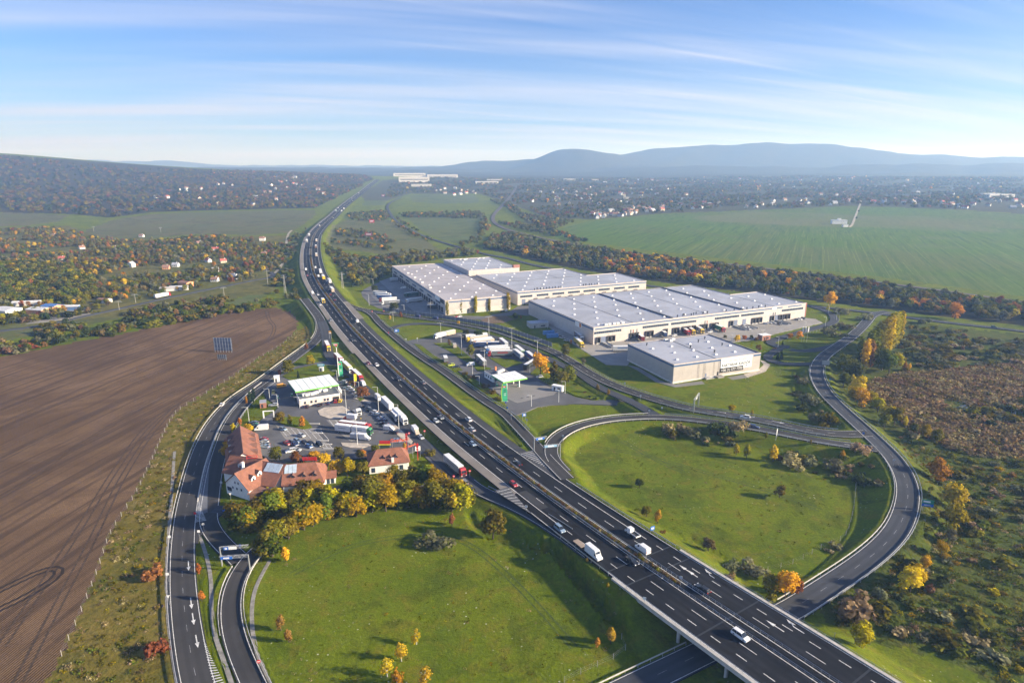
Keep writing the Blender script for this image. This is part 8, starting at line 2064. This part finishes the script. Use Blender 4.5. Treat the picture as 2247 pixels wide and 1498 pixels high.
def farboard(px,py,w,h,col,label,txt):
 x,y,z = P(px,py); e = empty('billboard',(x,y,gz(x,y)),0); tag(e,label,'billboard')
 MB().box(-w/2,w/2,-.2,.2,2.5,2.5 + h).build('panel',col,e)
 for xx in (-w*.3,w*.3): MB().bar((xx,.3,-.3),(xx,.3,2.6),.2).build('post',M_STEEL,e)
 MB().box(-w*.32,w*.32,-.26,-.21,2.5 + h*.35,2.5 + h*.65).build('white_lettering_band',M_WHITE,e)
farboard(816,491,11,6.5,flat('board_red',(.62,.08,.07),.5),'bright red billboard beyond the hay field','1')
farboard(809,520,13,4.5,flat('board_wine',(.30,.07,.08),.5),'dark red billboard in the hay field hedge','')
farboard(841,433,12,8,flat('board_wine',(.30,.07,.08),.5),'small dark red billboard far along the motorway','')
# small buildings of the service areas and yards
def hut(name,px,py,z,w,d,h,rz,wall,roof,label,cat,flat_=True,group=None):
 x,y,zz = W(px,py,z); e = empty(name,(x,y,zz),rz); tag(e,label,cat,group)
 MB().box(-w/2,w/2,-d/2,d/2,-.2,h).build('wall',wall,e)
 MB().box(-w/2 - .15,w/2 + .15,-d/2 - .15,d/2 + .15,h + .002,h + .22).build('roof',roof,e)
 MB().box(-w*.3,-w*.3 + .9,-d/2 - .06,-d/2 - .01,0,2.0).build('door',M_DARK,e)
 if w > 3: MB().box(w*.05,w*.3,-d/2 - .06,-d/2 - .01,1.0,1.9).build('window',M_GLASS,e)
 return e
M_BRICK = flat('brick_red',(.33,.15,.11),.8)
hut('brick_hut',578,891,.3,3.0,4.6,2.6,R(20),M_BRICK,M_ROOFG,'small red brick hut left of the station lot','hut')
hut('kiosk',608,836,.3,3.0,3.0,3.0,R(20),M_PLASTER,M_CANW,'white kiosk beside the inner road above the orange van','kiosk')
hut('cabin',1224,856,.36,6.2,2.6,2.7,R(-30),M_PLASTER,M_CANW,'small white cabin at the edge of the smaller station apron','cabin')
hut('utility_building',1180,716,.1,15,9,3.6,R(18),flat('utility_beige',(.46,.43,.40),.8),M_ROOFG,'flat-roofed beige utility building on the warehouse lawn','building')
hut('gatehouse',1676,744,.3,7,5,3.4,R(20),M_BRICK,M_CANW,'brick gatehouse with a white roof at the ring road','gatehouse')
hut('control_cabin',706,814,.4,2.2,1.6,2.2,0,M_PLASTER,M_CANW,'white cabinet under the pale blue sign board','cabinet')
for i,(px,py,lab) in enumerate(((1204,733,'blue steel container, rear one of two on the lawn'),(1212,740,'blue steel container, front one of two on the lawn'))):
 x,y,z = W(px,py,.1); e = empty('container',(x,y,z),R(14)); tag(e,lab,'container','blue containers')
 MB().box(-4.2,4.2,-1.25,1.25,0,2.6).build('body',flat('container_blue',(.10,.25,.52),.5),e)
 mb = MB()
 for k in range(14): mb.box(-4.0 + k*.58,-3.8 + k*.58,-1.31,-1.251,.1,2.5)
 tag(mb.build('corrugation',flat('container_blue',(.10,.25,.52),.5),e),kind='stuff')
x,y,z = W(579,917,.3); e = empty('height_barrier',(x,y,z),R(10)); tag(e,'white height barrier frame at the car park entrance','barrier')
MB().box(-.25,.25,-.25,.25,0,3.4).build('post',M_WHITE,e); MB().box(4.6,5.0,-.25,.25,0,3.4).build('post',M_WHITE,e); MB().box(-.25,5.0,-.2,.2,3.401,3.8).build('beam',M_WHITE,e)
def flagpole(px,py,z,H,col,label,fw=.9,fh=2.6):
 x,y,zz = W(px,py,z); e = empty('flag',(x,y,zz),R(20)); tag(e,label,'flag','flags on poles')
 MB().bar((0,0,-.2),(0,0,H),.07,n=6,r2=.04).build('pole',M_POST,e)
 mb = MB()
 for k in range(5):
  y0,y1 = .08*math.sin(k),.08*math.sin(k + 1); x0,x1 = .06 + fw*k/5,.06 + fw*(k+1)/5
  mb.hexa([(x0,y0,H - fh),(x1,y1,H - fh - .1),(x1,y1 + .02,H - fh - .1),(x0,y0 + .02,H - fh)],[(x0,y0,H - .1),(x1,y1,H - .2),(x1,y1 + .02,H - .2),(x0,y0 + .02,H - .1)])
 mb.build('cloth',col,e)
flagpole(778,848,.3,7.5,flat('flag_yellow',(.80,.70,.02),.6),'yellow flag beside the car row and red lorry',1.4,4.2)
for i,px in enumerate((1758,1764,1770)): flagpole(px,749 + i*.3,.4,11,flat('flag_white',(.70,.70,.70),.7),['left','middle','right'][i] + ' white flag of three on the gate lawn',.9,4)
for px,py,lab in ((893,985,'tall red letter mast behind the restaurant'),(917,1008,'tall red letter mast right of the restaurant')):
 x,y,z = W(px,py,.3); e = empty('letter_mast',(x,y,z),0); tag(e,lab,'sign','red letter masts')
 MB().box(-.12,.12,-.12,.12,-.2,7.6).build('mast',M_RED,e)
 for k in range(3): MB().box(-.5,.5,-.3,-.121,4.4 + k*1.05,5.2 + k*1.05).build('letter_block',M_RED,e)
x,y,z = W(914,1003,.3); e = empty('name_sign',(x,y,z),R(22)); tag(e,'slanting red name sign with a white board right of the restaurant','sign')
MB().bar((-1.5,0,-.2),(-1.5,0,5),.08).bar((1.6,0,-.2),(1.6,0,5),.08).build('frame',M_STEEL,e); MB().box(-.4,1.8,-.08,.08,3.0,5.0).build('board',M_WHITE,e)
text_mesh('lettering','Gastland',1.0,M_OR,e,Matrix.Translation((-6.4,-.2,4.4)) @ Matrix.Rotation(R(-14),4,'Y') @ Matrix.Rotation(math.pi/2,4,'X'),6.4,.02)
def person_mesh():
 J = {'pel': (0,0,.92),'chest': (0,.02,1.35),'neck': (0,.02,1.52),'head': (0,.0,1.70),'hl': (-.1,0,.88),'hr': (.1,0,.88),'kl': (-.12,-.06,.48),'kr': (.12,.05,.48),'al': (-.12,.0,.08),'ar': (.12,.12,.08),'tl': (-.12,-.14,.04),'tr': (.12,-.02,.04),
   'sl': (-.2,.02,1.42),'sr': (.2,.02,1.42),'el': (-.27,.04,1.12),'er': (.27,.0,1.12),'wl': (-.27,-.1,.88),'wr': (.27,-.12,.9)}
 rad = {'pel': .15,'chest': .16,'neck': .06,'head': .11,'hl': .1,'hr': .1,'kl': .065,'kr': .065,'al': .045,'ar': .045,'tl': .04,'tr': .04,'sl': .075,'sr': .075,'el': .05,'er': .05,'wl': .035,'wr': .035}
 ks = list(J); ed = [('pel','chest'),('chest','neck'),('neck','head'),('pel','hl'),('pel','hr'),('hl','kl'),('hr','kr'),('kl','al'),('kr','ar'),('al','tl'),('ar','tr'),('chest','sl'),('chest','sr'),('sl','el'),('sr','er'),('el','wl'),('er','wr')]
 me = bpy.data.meshes.new('person_base'); me.from_pydata([J[k] for k in ks],[(ks.index(a),ks.index(b)) for a,b in ed],[])
 o = bpy.data.objects.new('person_base',me); COL.objects.link(o)
 o.modifiers.new('skin','SKIN'); sd = o.modifiers.new('sub','SUBSURF'); sd.levels = 1; sd.render_levels = 1
 sk = me.skin_vertices[0].data if me.skin_vertices else None
 if sk:
  for i,k in enumerate(ks): sk[i].radius = (rad[k],rad[k]); sk[i].use_root = (k == 'pel')
 bpy.context.view_layer.update()
 m = bpy.data.meshes.new_from_object(o.evaluated_get(bpy.context.evaluated_depsgraph_get()))
 bpy.data.objects.remove(o)
 for c in ('skin','dark_trousers','jacket'): m.materials.append(flat('cloth_' + c,{'skin': (.45,.28,.20),'dark_trousers': (.03,.035,.05),'jacket': (.05,.05,.06)}[c],.8))
 for p in m.polygons: p.material_index = 0 if p.center.z > 1.5 else (1 if p.center.z < .92 else 2)
 return m
pm_ = person_mesh()
for px,py,h,c,lab in ((646.5,958,40,'navy','person in dark clothes walking across the inn car park'),(802,926,100,'black','person in dark clothes standing on the lot by the lorries'),(766,899,-30,'silver','person in grey standing behind the recovery lorry'),(792,923,10,'yellow','person in a yellow vest beside the small lorry'),(812,967,200,'white','person in a white top in front of the white box van')):
 o = link('person',pm_); o.location = W(px,py,.3); o.rotation_euler = (0,0,R(h)); override(o,paint(c),2); tag(o,lab,'person')
# sheds and farm buildings at left
def shed(name,px,py,w,d,h,rz,wall,roof,label,rise=1.2,cat='shed',group=None):
 x,y,z = P(px,py); e = empty(name,(x,y,gz(x,y)),rz); tag(e,label,cat,group)
 MB().box(-w/2,w/2,-d/2,d/2,-1.0,h).poly([(-w/2,-d/2,h),(-w/2,0,h + rise - .1),(-w/2,d/2,h)][::-1]).poly([(w/2,-d/2,h),(w/2,d/2,h),(w/2,0,h + rise - .1)]).build('wall',wall,e)
 o = .4
 r = MB().hexa([(-w/2-o,-d/2-o,h-.1),(w/2+o,-d/2-o,h-.1),(w/2+o,0,h+rise-.1),(-w/2-o,0,h+rise-.1)],[(-w/2-o,-d/2-o,h+.1),(w/2+o,-d/2-o,h+.1),(w/2+o,0,h+rise+.1),(-w/2-o,0,h+rise+.1)])
 r.hexa([(-w/2-o,.002,h+rise-.1),(w/2+o,.002,h+rise-.1),(w/2+o,d/2+o,h-.1),(-w/2-o,d/2+o,h-.1)],[(-w/2-o,.002,h+rise+.1),(w/2+o,.002,h+rise+.1),(w/2+o,d/2+o,h+.1),(-w/2-o,d/2+o,h+.1)])
 rf = r.build('roof',roof,e)
 return e,rf
M_RWHITE = flat('white_roof_sheet',(.58,.58,.58),.5); M_RBLUE = flat('blue_roof_sheet',(.08,.18,.42),.5); M_RRED = flat('red_roof',(.40,.11,.09),.7); M_RBROWN = flat('brown_roof',(.26,.15,.11),.8)
M_WORANGE = flat('orange_wall',(.60,.30,.16),.7)
for a in [('shed',14,690,20,14,4.8,R(-18),M_PLASTER,M_RWHITE,'large white-roofed shed at the left edge'),('shed',88,688,16,11,4.5,R(-14),M_WORANGE,M_RWHITE,'white-roofed shed with an orange wall beside the large one'),('shed',116,682,14,11,4.8,R(-20),M_WORANGE,M_RBLUE,'blue-roofed shed among the left sheds'),('shed',60,670,22,5,3.2,R(12),M_PLASTER,M_RWHITE,'long low white shed behind the large one'),('shed',160,680,12,5,3.4,R(6),flat('shed_blue',(.12,.22,.45)),M_RWHITE,'small blue and white shed beside the lane'),('farmhouse',230,664,10,7,3.2,R(-10),M_PLASTER,M_RBROWN,'brown-roofed house beside the lane behind the sheds')]: shed(*a)
slab_ = patch('shed_yard',[(40,700),(110,682),(190,675),(200,690),(120,704),(50,712)],.05,M_PALE,.02)
shed('farm_shed',394,636,17,6,3,R(14),M_PLASTER,M_RWHITE,'long white-roofed farm shed below the orchards'); shed('farm_shed',372,638,16,6,2.8,R(14),M_PLASTER,flat('grey_sheet',(.45,.43,.41)),'long grey-roofed farm shed behind the white one'); shed('farmhouse',408,628,12,9,4.5,R(-20),M_WORANGE,M_RBROWN,'brown-roofed farmhouse above the long sheds')
# houses
HS = {}
def house_meshes(k,wall,roof):
 key = (k,wall.name,roof.name)
 if key not in HS:
  w,d,h,rise = [(9,7,3.2,3.2),(11,8,5.2,3.0),(13,9,3.4,3.8),(8,8,5.0,3.4)][k]
  m = MB().box(-w/2,w/2,-d/2,d/2,-1.5,h).poly([(-w/2,-d/2,h),(-w/2,0,h + rise - .1),(-w/2,d/2,h)][::-1]).poly([(w/2,-d/2,h),(w/2,d/2,h),(w/2,0,h + rise - .1)])
  o = .5; r = MB()
  for sg in (-1,1):
   r.hexa([(-w/2-o,sg*(d/2+o),h-.25),(w/2+o,sg*(d/2+o),h-.25),(w/2+o,0,h+rise-.05),(-w/2-o,0,h+rise-.05)][::sg],[(-w/2-o,sg*(d/2+o),h),(w/2+o,sg*(d/2+o),h),(w/2+o,0,h+rise+.2),(-w/2-o,0,h+rise+.2)][::sg])
  wn_ = MB()
  for sg in (-1,1):
   for i in range(3): wn_.box(-w*.36 + i*w*.3,-w*.36 + i*w*.3 + 1.1,sg*d/2 - .06,sg*d/2 + .06,1.0,2.2)
  c = MB().box(w*.2,w*.2 + .7,-.9,-.2,h + rise*.5,h + rise + .9)
  HS[key] = (m.mesh('wall',[wall]),r.mesh('roof',[roof]),wn_.mesh('windows',[M_GLASS]),c.mesh('chimney',[M_PLASTER]))
 return HS[key]
M_WCREAM = flat('cream_wall',(.62,.55,.42),.8); M_WGREY = flat('grey_wall',(.45,.45,.44),.8)
def house(px,py,k,wall,roof,rz,label,group,parts=True,sc_=1.0):
 x,y,z = P(px,py)
 e = empty('house',(x,y,gz(x,y)),rz); e.scale = (sc_,) * 3; tag(e,label,'house',group)
 m = house_meshes(k,wall,roof)
 link('wall',m[0],e); r = link('roof',m[1],e)
 if parts: link('windows',m[2],e); link('chimney',m[3],r)
for px,py,k,wl_,rf_,rz,lab in ((473,552,1,M_PLASTER,M_RRED,20,'house with a bright red pointed roof in the orchards'),(457,575,0,M_PLASTER,M_RRED,-30,'small red-roofed house below the bright red one'),(437,538,1,M_WCREAM,M_RBROWN,60,'steep brown-roofed house in the upper orchards'),(289,586,3,M_PLASTER,M_ROOFG,80,'white gabled house alone in the middle orchards'),(576,528,1,M_PLASTER,M_RBROWN,10,'white house near the track at the orchard edge'),(118,520,2,M_PLASTER,M_RBROWN,15,'white farmhouse at the top left of the orchards'),(473,596,0,M_PLASTER,M_ROOFG,30,'small grey-roofed cottage in the lower orchards'),(512,611,2,M_PLASTER,M_ROOFG,-20,'white cottage under a tree near the lane'),(365,590,0,M_WORANGE,M_RBROWN,10,'tiny orange cottage beside a meadow strip'),(490,576,0,M_WCREAM,M_RRED,40,'little cottage right of the small red roof'),(311,520,0,M_PLASTER,M_RBROWN,0,'tiny house at the upper orchard edge'),(252,547,0,M_WCREAM,M_RBROWN,0,'tiny cream house left of the orchard middle'),(136,570,0,M_WGREY,M_RRED,20,'tiny red-roofed hut at the left of the orchards'),(180,546,0,M_PLASTER,M_RBROWN,50,'tiny brown-roofed hut above the red-roofed hut'),(386,585,0,M_PLASTER,M_ROOFG,0,'tiny grey hut right of the orange cottage'),(580,560,0,M_WORANGE,M_RBROWN,0,'tiny orange hut near the track'),(472,617,0,M_PLASTER,M_RBROWN,0,'tiny white hut right of the farm sheds')):
 house(px,py,k,wl_,rf_,R(rz),lab,None,sc_=.8)
rh = random.Random(21)
ROOFS = [M_RRED,M_RBROWN,M_RBROWN,M_TILE2,M_ROOFG]; WALLS = [M_PLASTER,M_PLASTER,M_WCREAM,M_WGREY]
RN = {M_RRED.name: 'red',M_RBROWN.name: 'brown',M_TILE2.name: 'brown',M_ROOFG.name: 'grey'}; WNm = {M_PLASTER.name: 'white',M_WCREAM.name: 'cream',M_WGREY.name: 'grey'}
def cluster(n,outline,where,group,seed,ks=(0,1,2,3),parts=False,sp=12.0,sc_=1.0):
 poly = pw(outline); rg = random.Random(seed); got = []
 xs = [p[0] for p in poly]; ys = [p[1] for p in poly]; tries = 0
 ox = [p[0] for p in outline]; oy = [p[1] for p in outline]
 while len(got) < n and tries < n * 60:
  tries += 1
  px,py = rg.uniform(min(ox),max(ox)),rg.uniform(min(oy),max(oy))
  if not inside(outline,np.array([px]),np.array([py]))[0]: continue
  q = P(px,py)
  if not clear(q[0],q[1],7) or any((q[0]-a)**2 + (q[1]-b)**2 < sp**2 for a,b,_,_ in got): continue
  got.append((q[0],q[1],px,py))
 got.sort(key=lambda q: q[2])
 for i,(_,_,px,py) in enumerate(got):
  wl_,rf_ = rg.choice(WALLS),rg.choice(ROOFS)
  house(px,py,rg.choice(ks),wl_,rf_,rg.uniform(0,6.28),f'{WNm[wl_.name]} {RN[rf_.name]}-roofed house, {nth(i + 1)} from the left {where}',group,parts,sc_)
cluster(34,[(1296,470),(1420,452),(1440,466),(1310,480)],'in the estate at the near town edge','houses of the dense estate',31,(1,1,2),True,13)
cluster(30,[(1450,464),(1450,452),(1640,440),(1870,436),(1870,449),(1640,459)],'along the upper crop field edge','houses along the crop field',32,(1,2,2),True,13)
cluster(26,[(1895,437),(2247,440),(2260,464),(2130,459),(1900,449)],'in the row right of the pale field track','houses right of the field track',33,(1,2),True,13)
cluster(46,[(1150,434),(1180,418),(1300,410),(1420,415),(1420,445),(1260,455),(1170,446)],'in the middle of the town','houses in the middle of the town',34,sp=16)
cluster(46,[(1420,440),(1430,405),(1800,400),(2247,405),(2247,438),(1870,432)],'among the right-hand town trees','houses of the right-hand town',35,sp=16)
cluster(20,[(1180,404),(1400,392),(1900,388),(2240,392),(2240,403),(1600,402)],'at the foot of the blue hills','houses below the blue hills',36,sp=25,sc_=1.3)
cluster(16,[(930,420),(960,412),(1010,414),(1060,420),(1040,430),(950,428)],'in the hamlet behind the hay fields','houses of the hamlet',37,sp=14)
cluster(40,[(330,440),(420,400),(520,388),(700,390),(760,398),(720,425),(660,448),(440,455)],'on the wooded slope left of the motorway','houses on the wooded slope',38,sp=25,sc_=1.15)
# far industrial halls and other distant buildings
for px,py,w,d,h,lab in ((909,399,150,60,22,'long white hall nearest the far motorway'),(899,388,190,60,20,'long white hall behind the nearest far hall'),(971,391,180,60,20,'long white hall right of the far pair'),(1068,403,110,40,10,'low pale hall beside the far railway'),(1085,398,80,30,10,'low pale hall behind the railway hall'),(925,409,90,30,9,'low white hall in front of the far pair'),(2192,433,90,22,9,'pale flat school building in the town at right'),(2170,430,60,18,8,'pale flat block behind the school building'),(1250,396,70,16,8,'white flat building below the hills'),(1305,397,40,16,8,'small white building below the hills')):
 x,y,z = P(px,py); e = empty('industrial_hall',(x,y,gz(x,y)),R(8)); tag(e,lab,'hall')
 MB().box(-w/2,w/2,-d/2,d/2,-4,h).build('wall',flat('hall_wall',(.66,.62,.56),.7),e)
 MB().box(-w/2 - .4,w/2 + .4,-d/2 - .4,d/2 + .4,h + .01,h + 1.0).build('roof',M_RWHITE,e)
 MB().box(-w*.45,w*.45,-d/2 - .3,-d/2 - .02,h*.45,h*.62).build('window_band',M_GLASS,e)
x,y,z = P(1370,438); e = empty('church',(x,y,gz(x,y)),0); tag(e,'cream church tower standing above the town roofs','church')
MB().box(-3.5,3.5,-3.5,3.5,-2,18).build('tower',M_WCREAM,e); MB().box(-3.5,3.5,-3.5,3.5,18.01,24,0,3.3).build('spire',M_RBROWN,e); MB().box(3.6,18,-5,5,-2,8).build('nave',M_WCREAM,e)
x,y,z = P(1840,491); e = empty('water_works',(x,y,gz(x,y)),R(-4)); tag(e,'white windowless block standing alone in the green crop field','building')
MB().box(-15,15,-5,5,-1,7.5).build('wall',M_PLASTER,e); MB().box(-15.3,15.3,-5.3,5.3,7.51,8.0).build('roof',M_RWHITE,e); MB().box(-3,3,-3,3,8.01,11).build('roof_house',M_PLASTER,e)
hut('pump_house',1854,497,0,14,8,6,0,M_PLASTER,M_RWHITE,'small white pump house in front of the lone block','building') if False else None
x,y,z = P(1854,498); e = empty('pump_house',(x,y,gz(x,y)),0); tag(e,'small white pump house in front of the lone block','building')
MB().box(-5,5,-3,3,-1,4).build('wall',M_PLASTER,e); MB().box(-5.2,5.2,-3.2,3.2,4.01,4.4).build('roof',M_RWHITE,e)
tr_ = Road([(1862,498,.3),(1869,494,.3),(1875,480,.3),(1882,462,.3),(1888,446,.3),(1889,440,.3)],5,sig=4,step=6)
for i in range(len(tr_.c)): tr_.c[i,2] = gz(tr_.c[i,0],tr_.c[i,1]) + .6
tag(strip(tr_,-2.2,2.2,0,flat('chalk_track',(.34,.31,.25),.9),'field_track',skirt=.8),kind='structure')
for px,py,lab in ((1884,466,'upper'),(1879,481,'lower')): TP('tree','round','dark',px,py,7,f'small dark tree beside the pale field track, {lab} one')
tr_ = Road([(590,604,.2),(612,590,.2),(626,560,.2),(628,535,.2),(632,515,.2),(640,505,.2)],4,sig=4,step=4)
for i in range(len(tr_.c)): tr_.c[i,2] = gz(tr_.c[i,0],tr_.c[i,1]) + .25
tag(strip(tr_,-1.8,1.8,0,flat('chalk_track2',(.30,.27,.21),.9),'field_track',skirt=.6),kind='structure')
# power poles and masts
def mast(px,pb,pt,label,lattice=True):
 x,y,z = G(px,pb); H = hpx(px,pb,pt); e = empty('power_mast',(x,y,z),R(30)); tag(e,label,'mast','power masts')
 b = MB(); s = .9 if lattice else .16
 if lattice:
  for a,c in ((-s,-s),(s,-s),(s,s),(-s,s)): b.bar((a,c,-.5),(a*.25,c*.25,H),.09,n=4)
  n = 8
  for i in range(n):
   u,v = i / n,(i + 1) / n; su,sv = s*(1 - .75*u),s*(1 - .75*v)
   b.bar((-su,-su,H*u),(sv,-sv,H*v),.05,n=3).bar((su,su,H*u),(-sv,sv,H*v),.05,n=3).bar((-su,su,H*u),(-sv,-sv,H*v),.05,n=3).bar((su,-su,H*u),(sv,sv,H*v),.05,n=3)
 else: b.bar((0,0,-.5),(0,0,H),.2,n=6,r2=.12)
 b.build('tower' if lattice else 'pole',flat('mast_grey',(.40,.38,.35),.7),e)
 for k,w_ in ((.97,2.2),(.86,3.0)): MB().box(-w_,w_,-.1,.1,H*k,H*k + .2).build('cross_arm',M_STEEL,e)
mast(626,643,603,'lattice power mast left of the motorway bend'); mast(752,632,597,'lattice power mast on the right bank of the motorway bend'); mast(945,692,663,'concrete power mast in the western yard',False); mast(863,705,683,'power mast on the lawn wedge by the exit',False)
for px,pb,pt,lab in ((262,680,660,'wooden power pole by the lane near the sheds'),(298,664,645,'wooden power pole by the lane above the hedge'),(492,648,630,'wooden power pole by the lane near the meadow'),(588,625,590,'tall power pole at the end of the lane'),(206,508,497,'thin power pole at the stubble field, left'),(353,510,499,'thin power pole at the stubble field, right')): mast(px,pb,pt,lab,False)
# marsh pools, smoke
def pool(pts):
 w = [W(x,y,-.05)[:2] for x,y in pts]
 t = MATS.get('pool_water')
 if t is None:
  n = NT('pool_water'); n.principled((.03,.035,.035),.05,0,n.bump(n.noise(n.pos(),1.5,3),.02,.3),spec=.6); MATS['pool_water'] = t = n.m
 tag(MB().prism(ccw(w),-.5,.22).build('marsh_pool',t),kind='structure')
pool([(2095,898),(2108,890),(2122,888),(2124,894),(2112,902),(2100,903)]); pool([(2218,905),(2226,898),(2230,906),(2226,912)]); pool([(2150,908),(2160,904),(2166,908),(2158,912)])
# wheel tracks pressed into the fields
M_TRK = flat('pressed_soil',(.068,.043,.027),.9,var=.3); M_TRKG = flat('pressed_grass',(.060,.085,.010),.95,var=.3)
M_LOOP = flat('wet_pressed_soil',(.026,.017,.012),.9,var=.3)
def wheeltrack(pts,gauge=2.0,w=.55,mat=None):
 rd = Road([(x,y,0) for x,y in pts],gauge,sig=4,step=3)
 for i in range(len(rd.c)): rd.c[i,2] = gz(rd.c[i,0],rd.c[i,1]) + .05
 for o in (-gauge/2,gauge/2): tag(strip(rd,o - w/2,o + w/2,0,mat or M_TRK,'wheel_track'),kind='structure')
for pts_ in ([(-60,1320),(0,1296),(60,1265),(105,1245),(132,1241),(143,1250),(130,1266),(90,1290),(40,1318),(-40,1352)],[(-100,955),(0,925),(140,882),(330,822),(450,786),(540,756)],[(-100,1060),(0,1010),(150,934),(300,862),(416,812),(560,752)],[(-150,1130),(0,1090),(160,985),(290,905),(400,850),(520,800)],[(0,1420),(90,1290),(180,1150),(260,1020),(330,930),(420,862),(520,806)],
    [(40,1497),(120,1340),(195,1200),(262,1060),(325,960),(388,888)],[(-100,860),(60,830),(240,790),(420,745),(560,708)],[(585,680),(590,700),(602,716),(598,734),(585,752)]):
 wheeltrack(pts_,2.2,.9 if pts_[0] == (-60,1320) else .6,M_LOOP if pts_[0] == (-60,1320) else None)
for pts_ in ([(1365,968),(1410,992),(1460,1018),(1500,1035)],[(640,1260),(760,1200),(900,1175),(1010,1185),(1090,1240),(1180,1330),(1260,1420)],[(1300,980),(1420,1000),(1560,1040),(1700,1080),(1800,1120)]):
 wheeltrack(pts_,1.9,.5,M_TRKG)
# repairs and joints in the road surface
rp = random.Random(17)
M_PAT = [asphalt('patch_dark',(.012,.012,.014),.3),asphalt('patch_light',(.045,.045,.047),.3)]
for i in range(16):
 d = rp.uniform(br1 + 20,SW(700,640,6)); o = rp.choice([3.5,7.2,10.8,-3.5,-7.2,-10.8]) + rp.uniform(-.3,.3); L = rp.uniform(4,26)
 strip(MW,o - 1.6,o + 1.6,.008,M_PAT[i % 2],'asphalt_patch',mw,s0=d,s1=d + L)
for d in (br0 - 6,br1 + 1.0,br1 + 9.0,(br0 + br1) / 2): along(MW,-12.9,12.9,.006,.02,d,d + .5,M_DARK,'expansion_joint',mw)
for k_,par,o in (('loop',lp,1.9),('loop',lp,-1.9),('lower',lr,0.0),('upper',ur,1.8)):
 for j in range(4):
  d = rp.uniform(40,RD[k_].L - 60); strip(RD[k_],o - 1.3,o + 1.3,.008,asphalt('patch_grey',(.055,.057,.062),.25),'asphalt_patch',par,s0=d,s1=d + rp.uniform(6,22))
# haze
def haze():
 t = NT('haze_air')
 pv = t.node('ShaderNodeVolumePrincipled')
 pv.inputs['Color'].default_value = (.33,.56,1.0,1)
 pv.inputs['Density'].default_value = HAZE_D
 pv.inputs['Absorption Color'].default_value = (1,1,1,1)
 pv.inputs['Anisotropy'].default_value = .2
 t.l.new(pv.outputs[0],t.out.inputs['Volume'])
 o = MB().box(-16500,16500,-700,16500,-12,480).build('haze',t.m)
 tag(o,kind='stuff')
HAZE_D = 1.5e-4
haze()
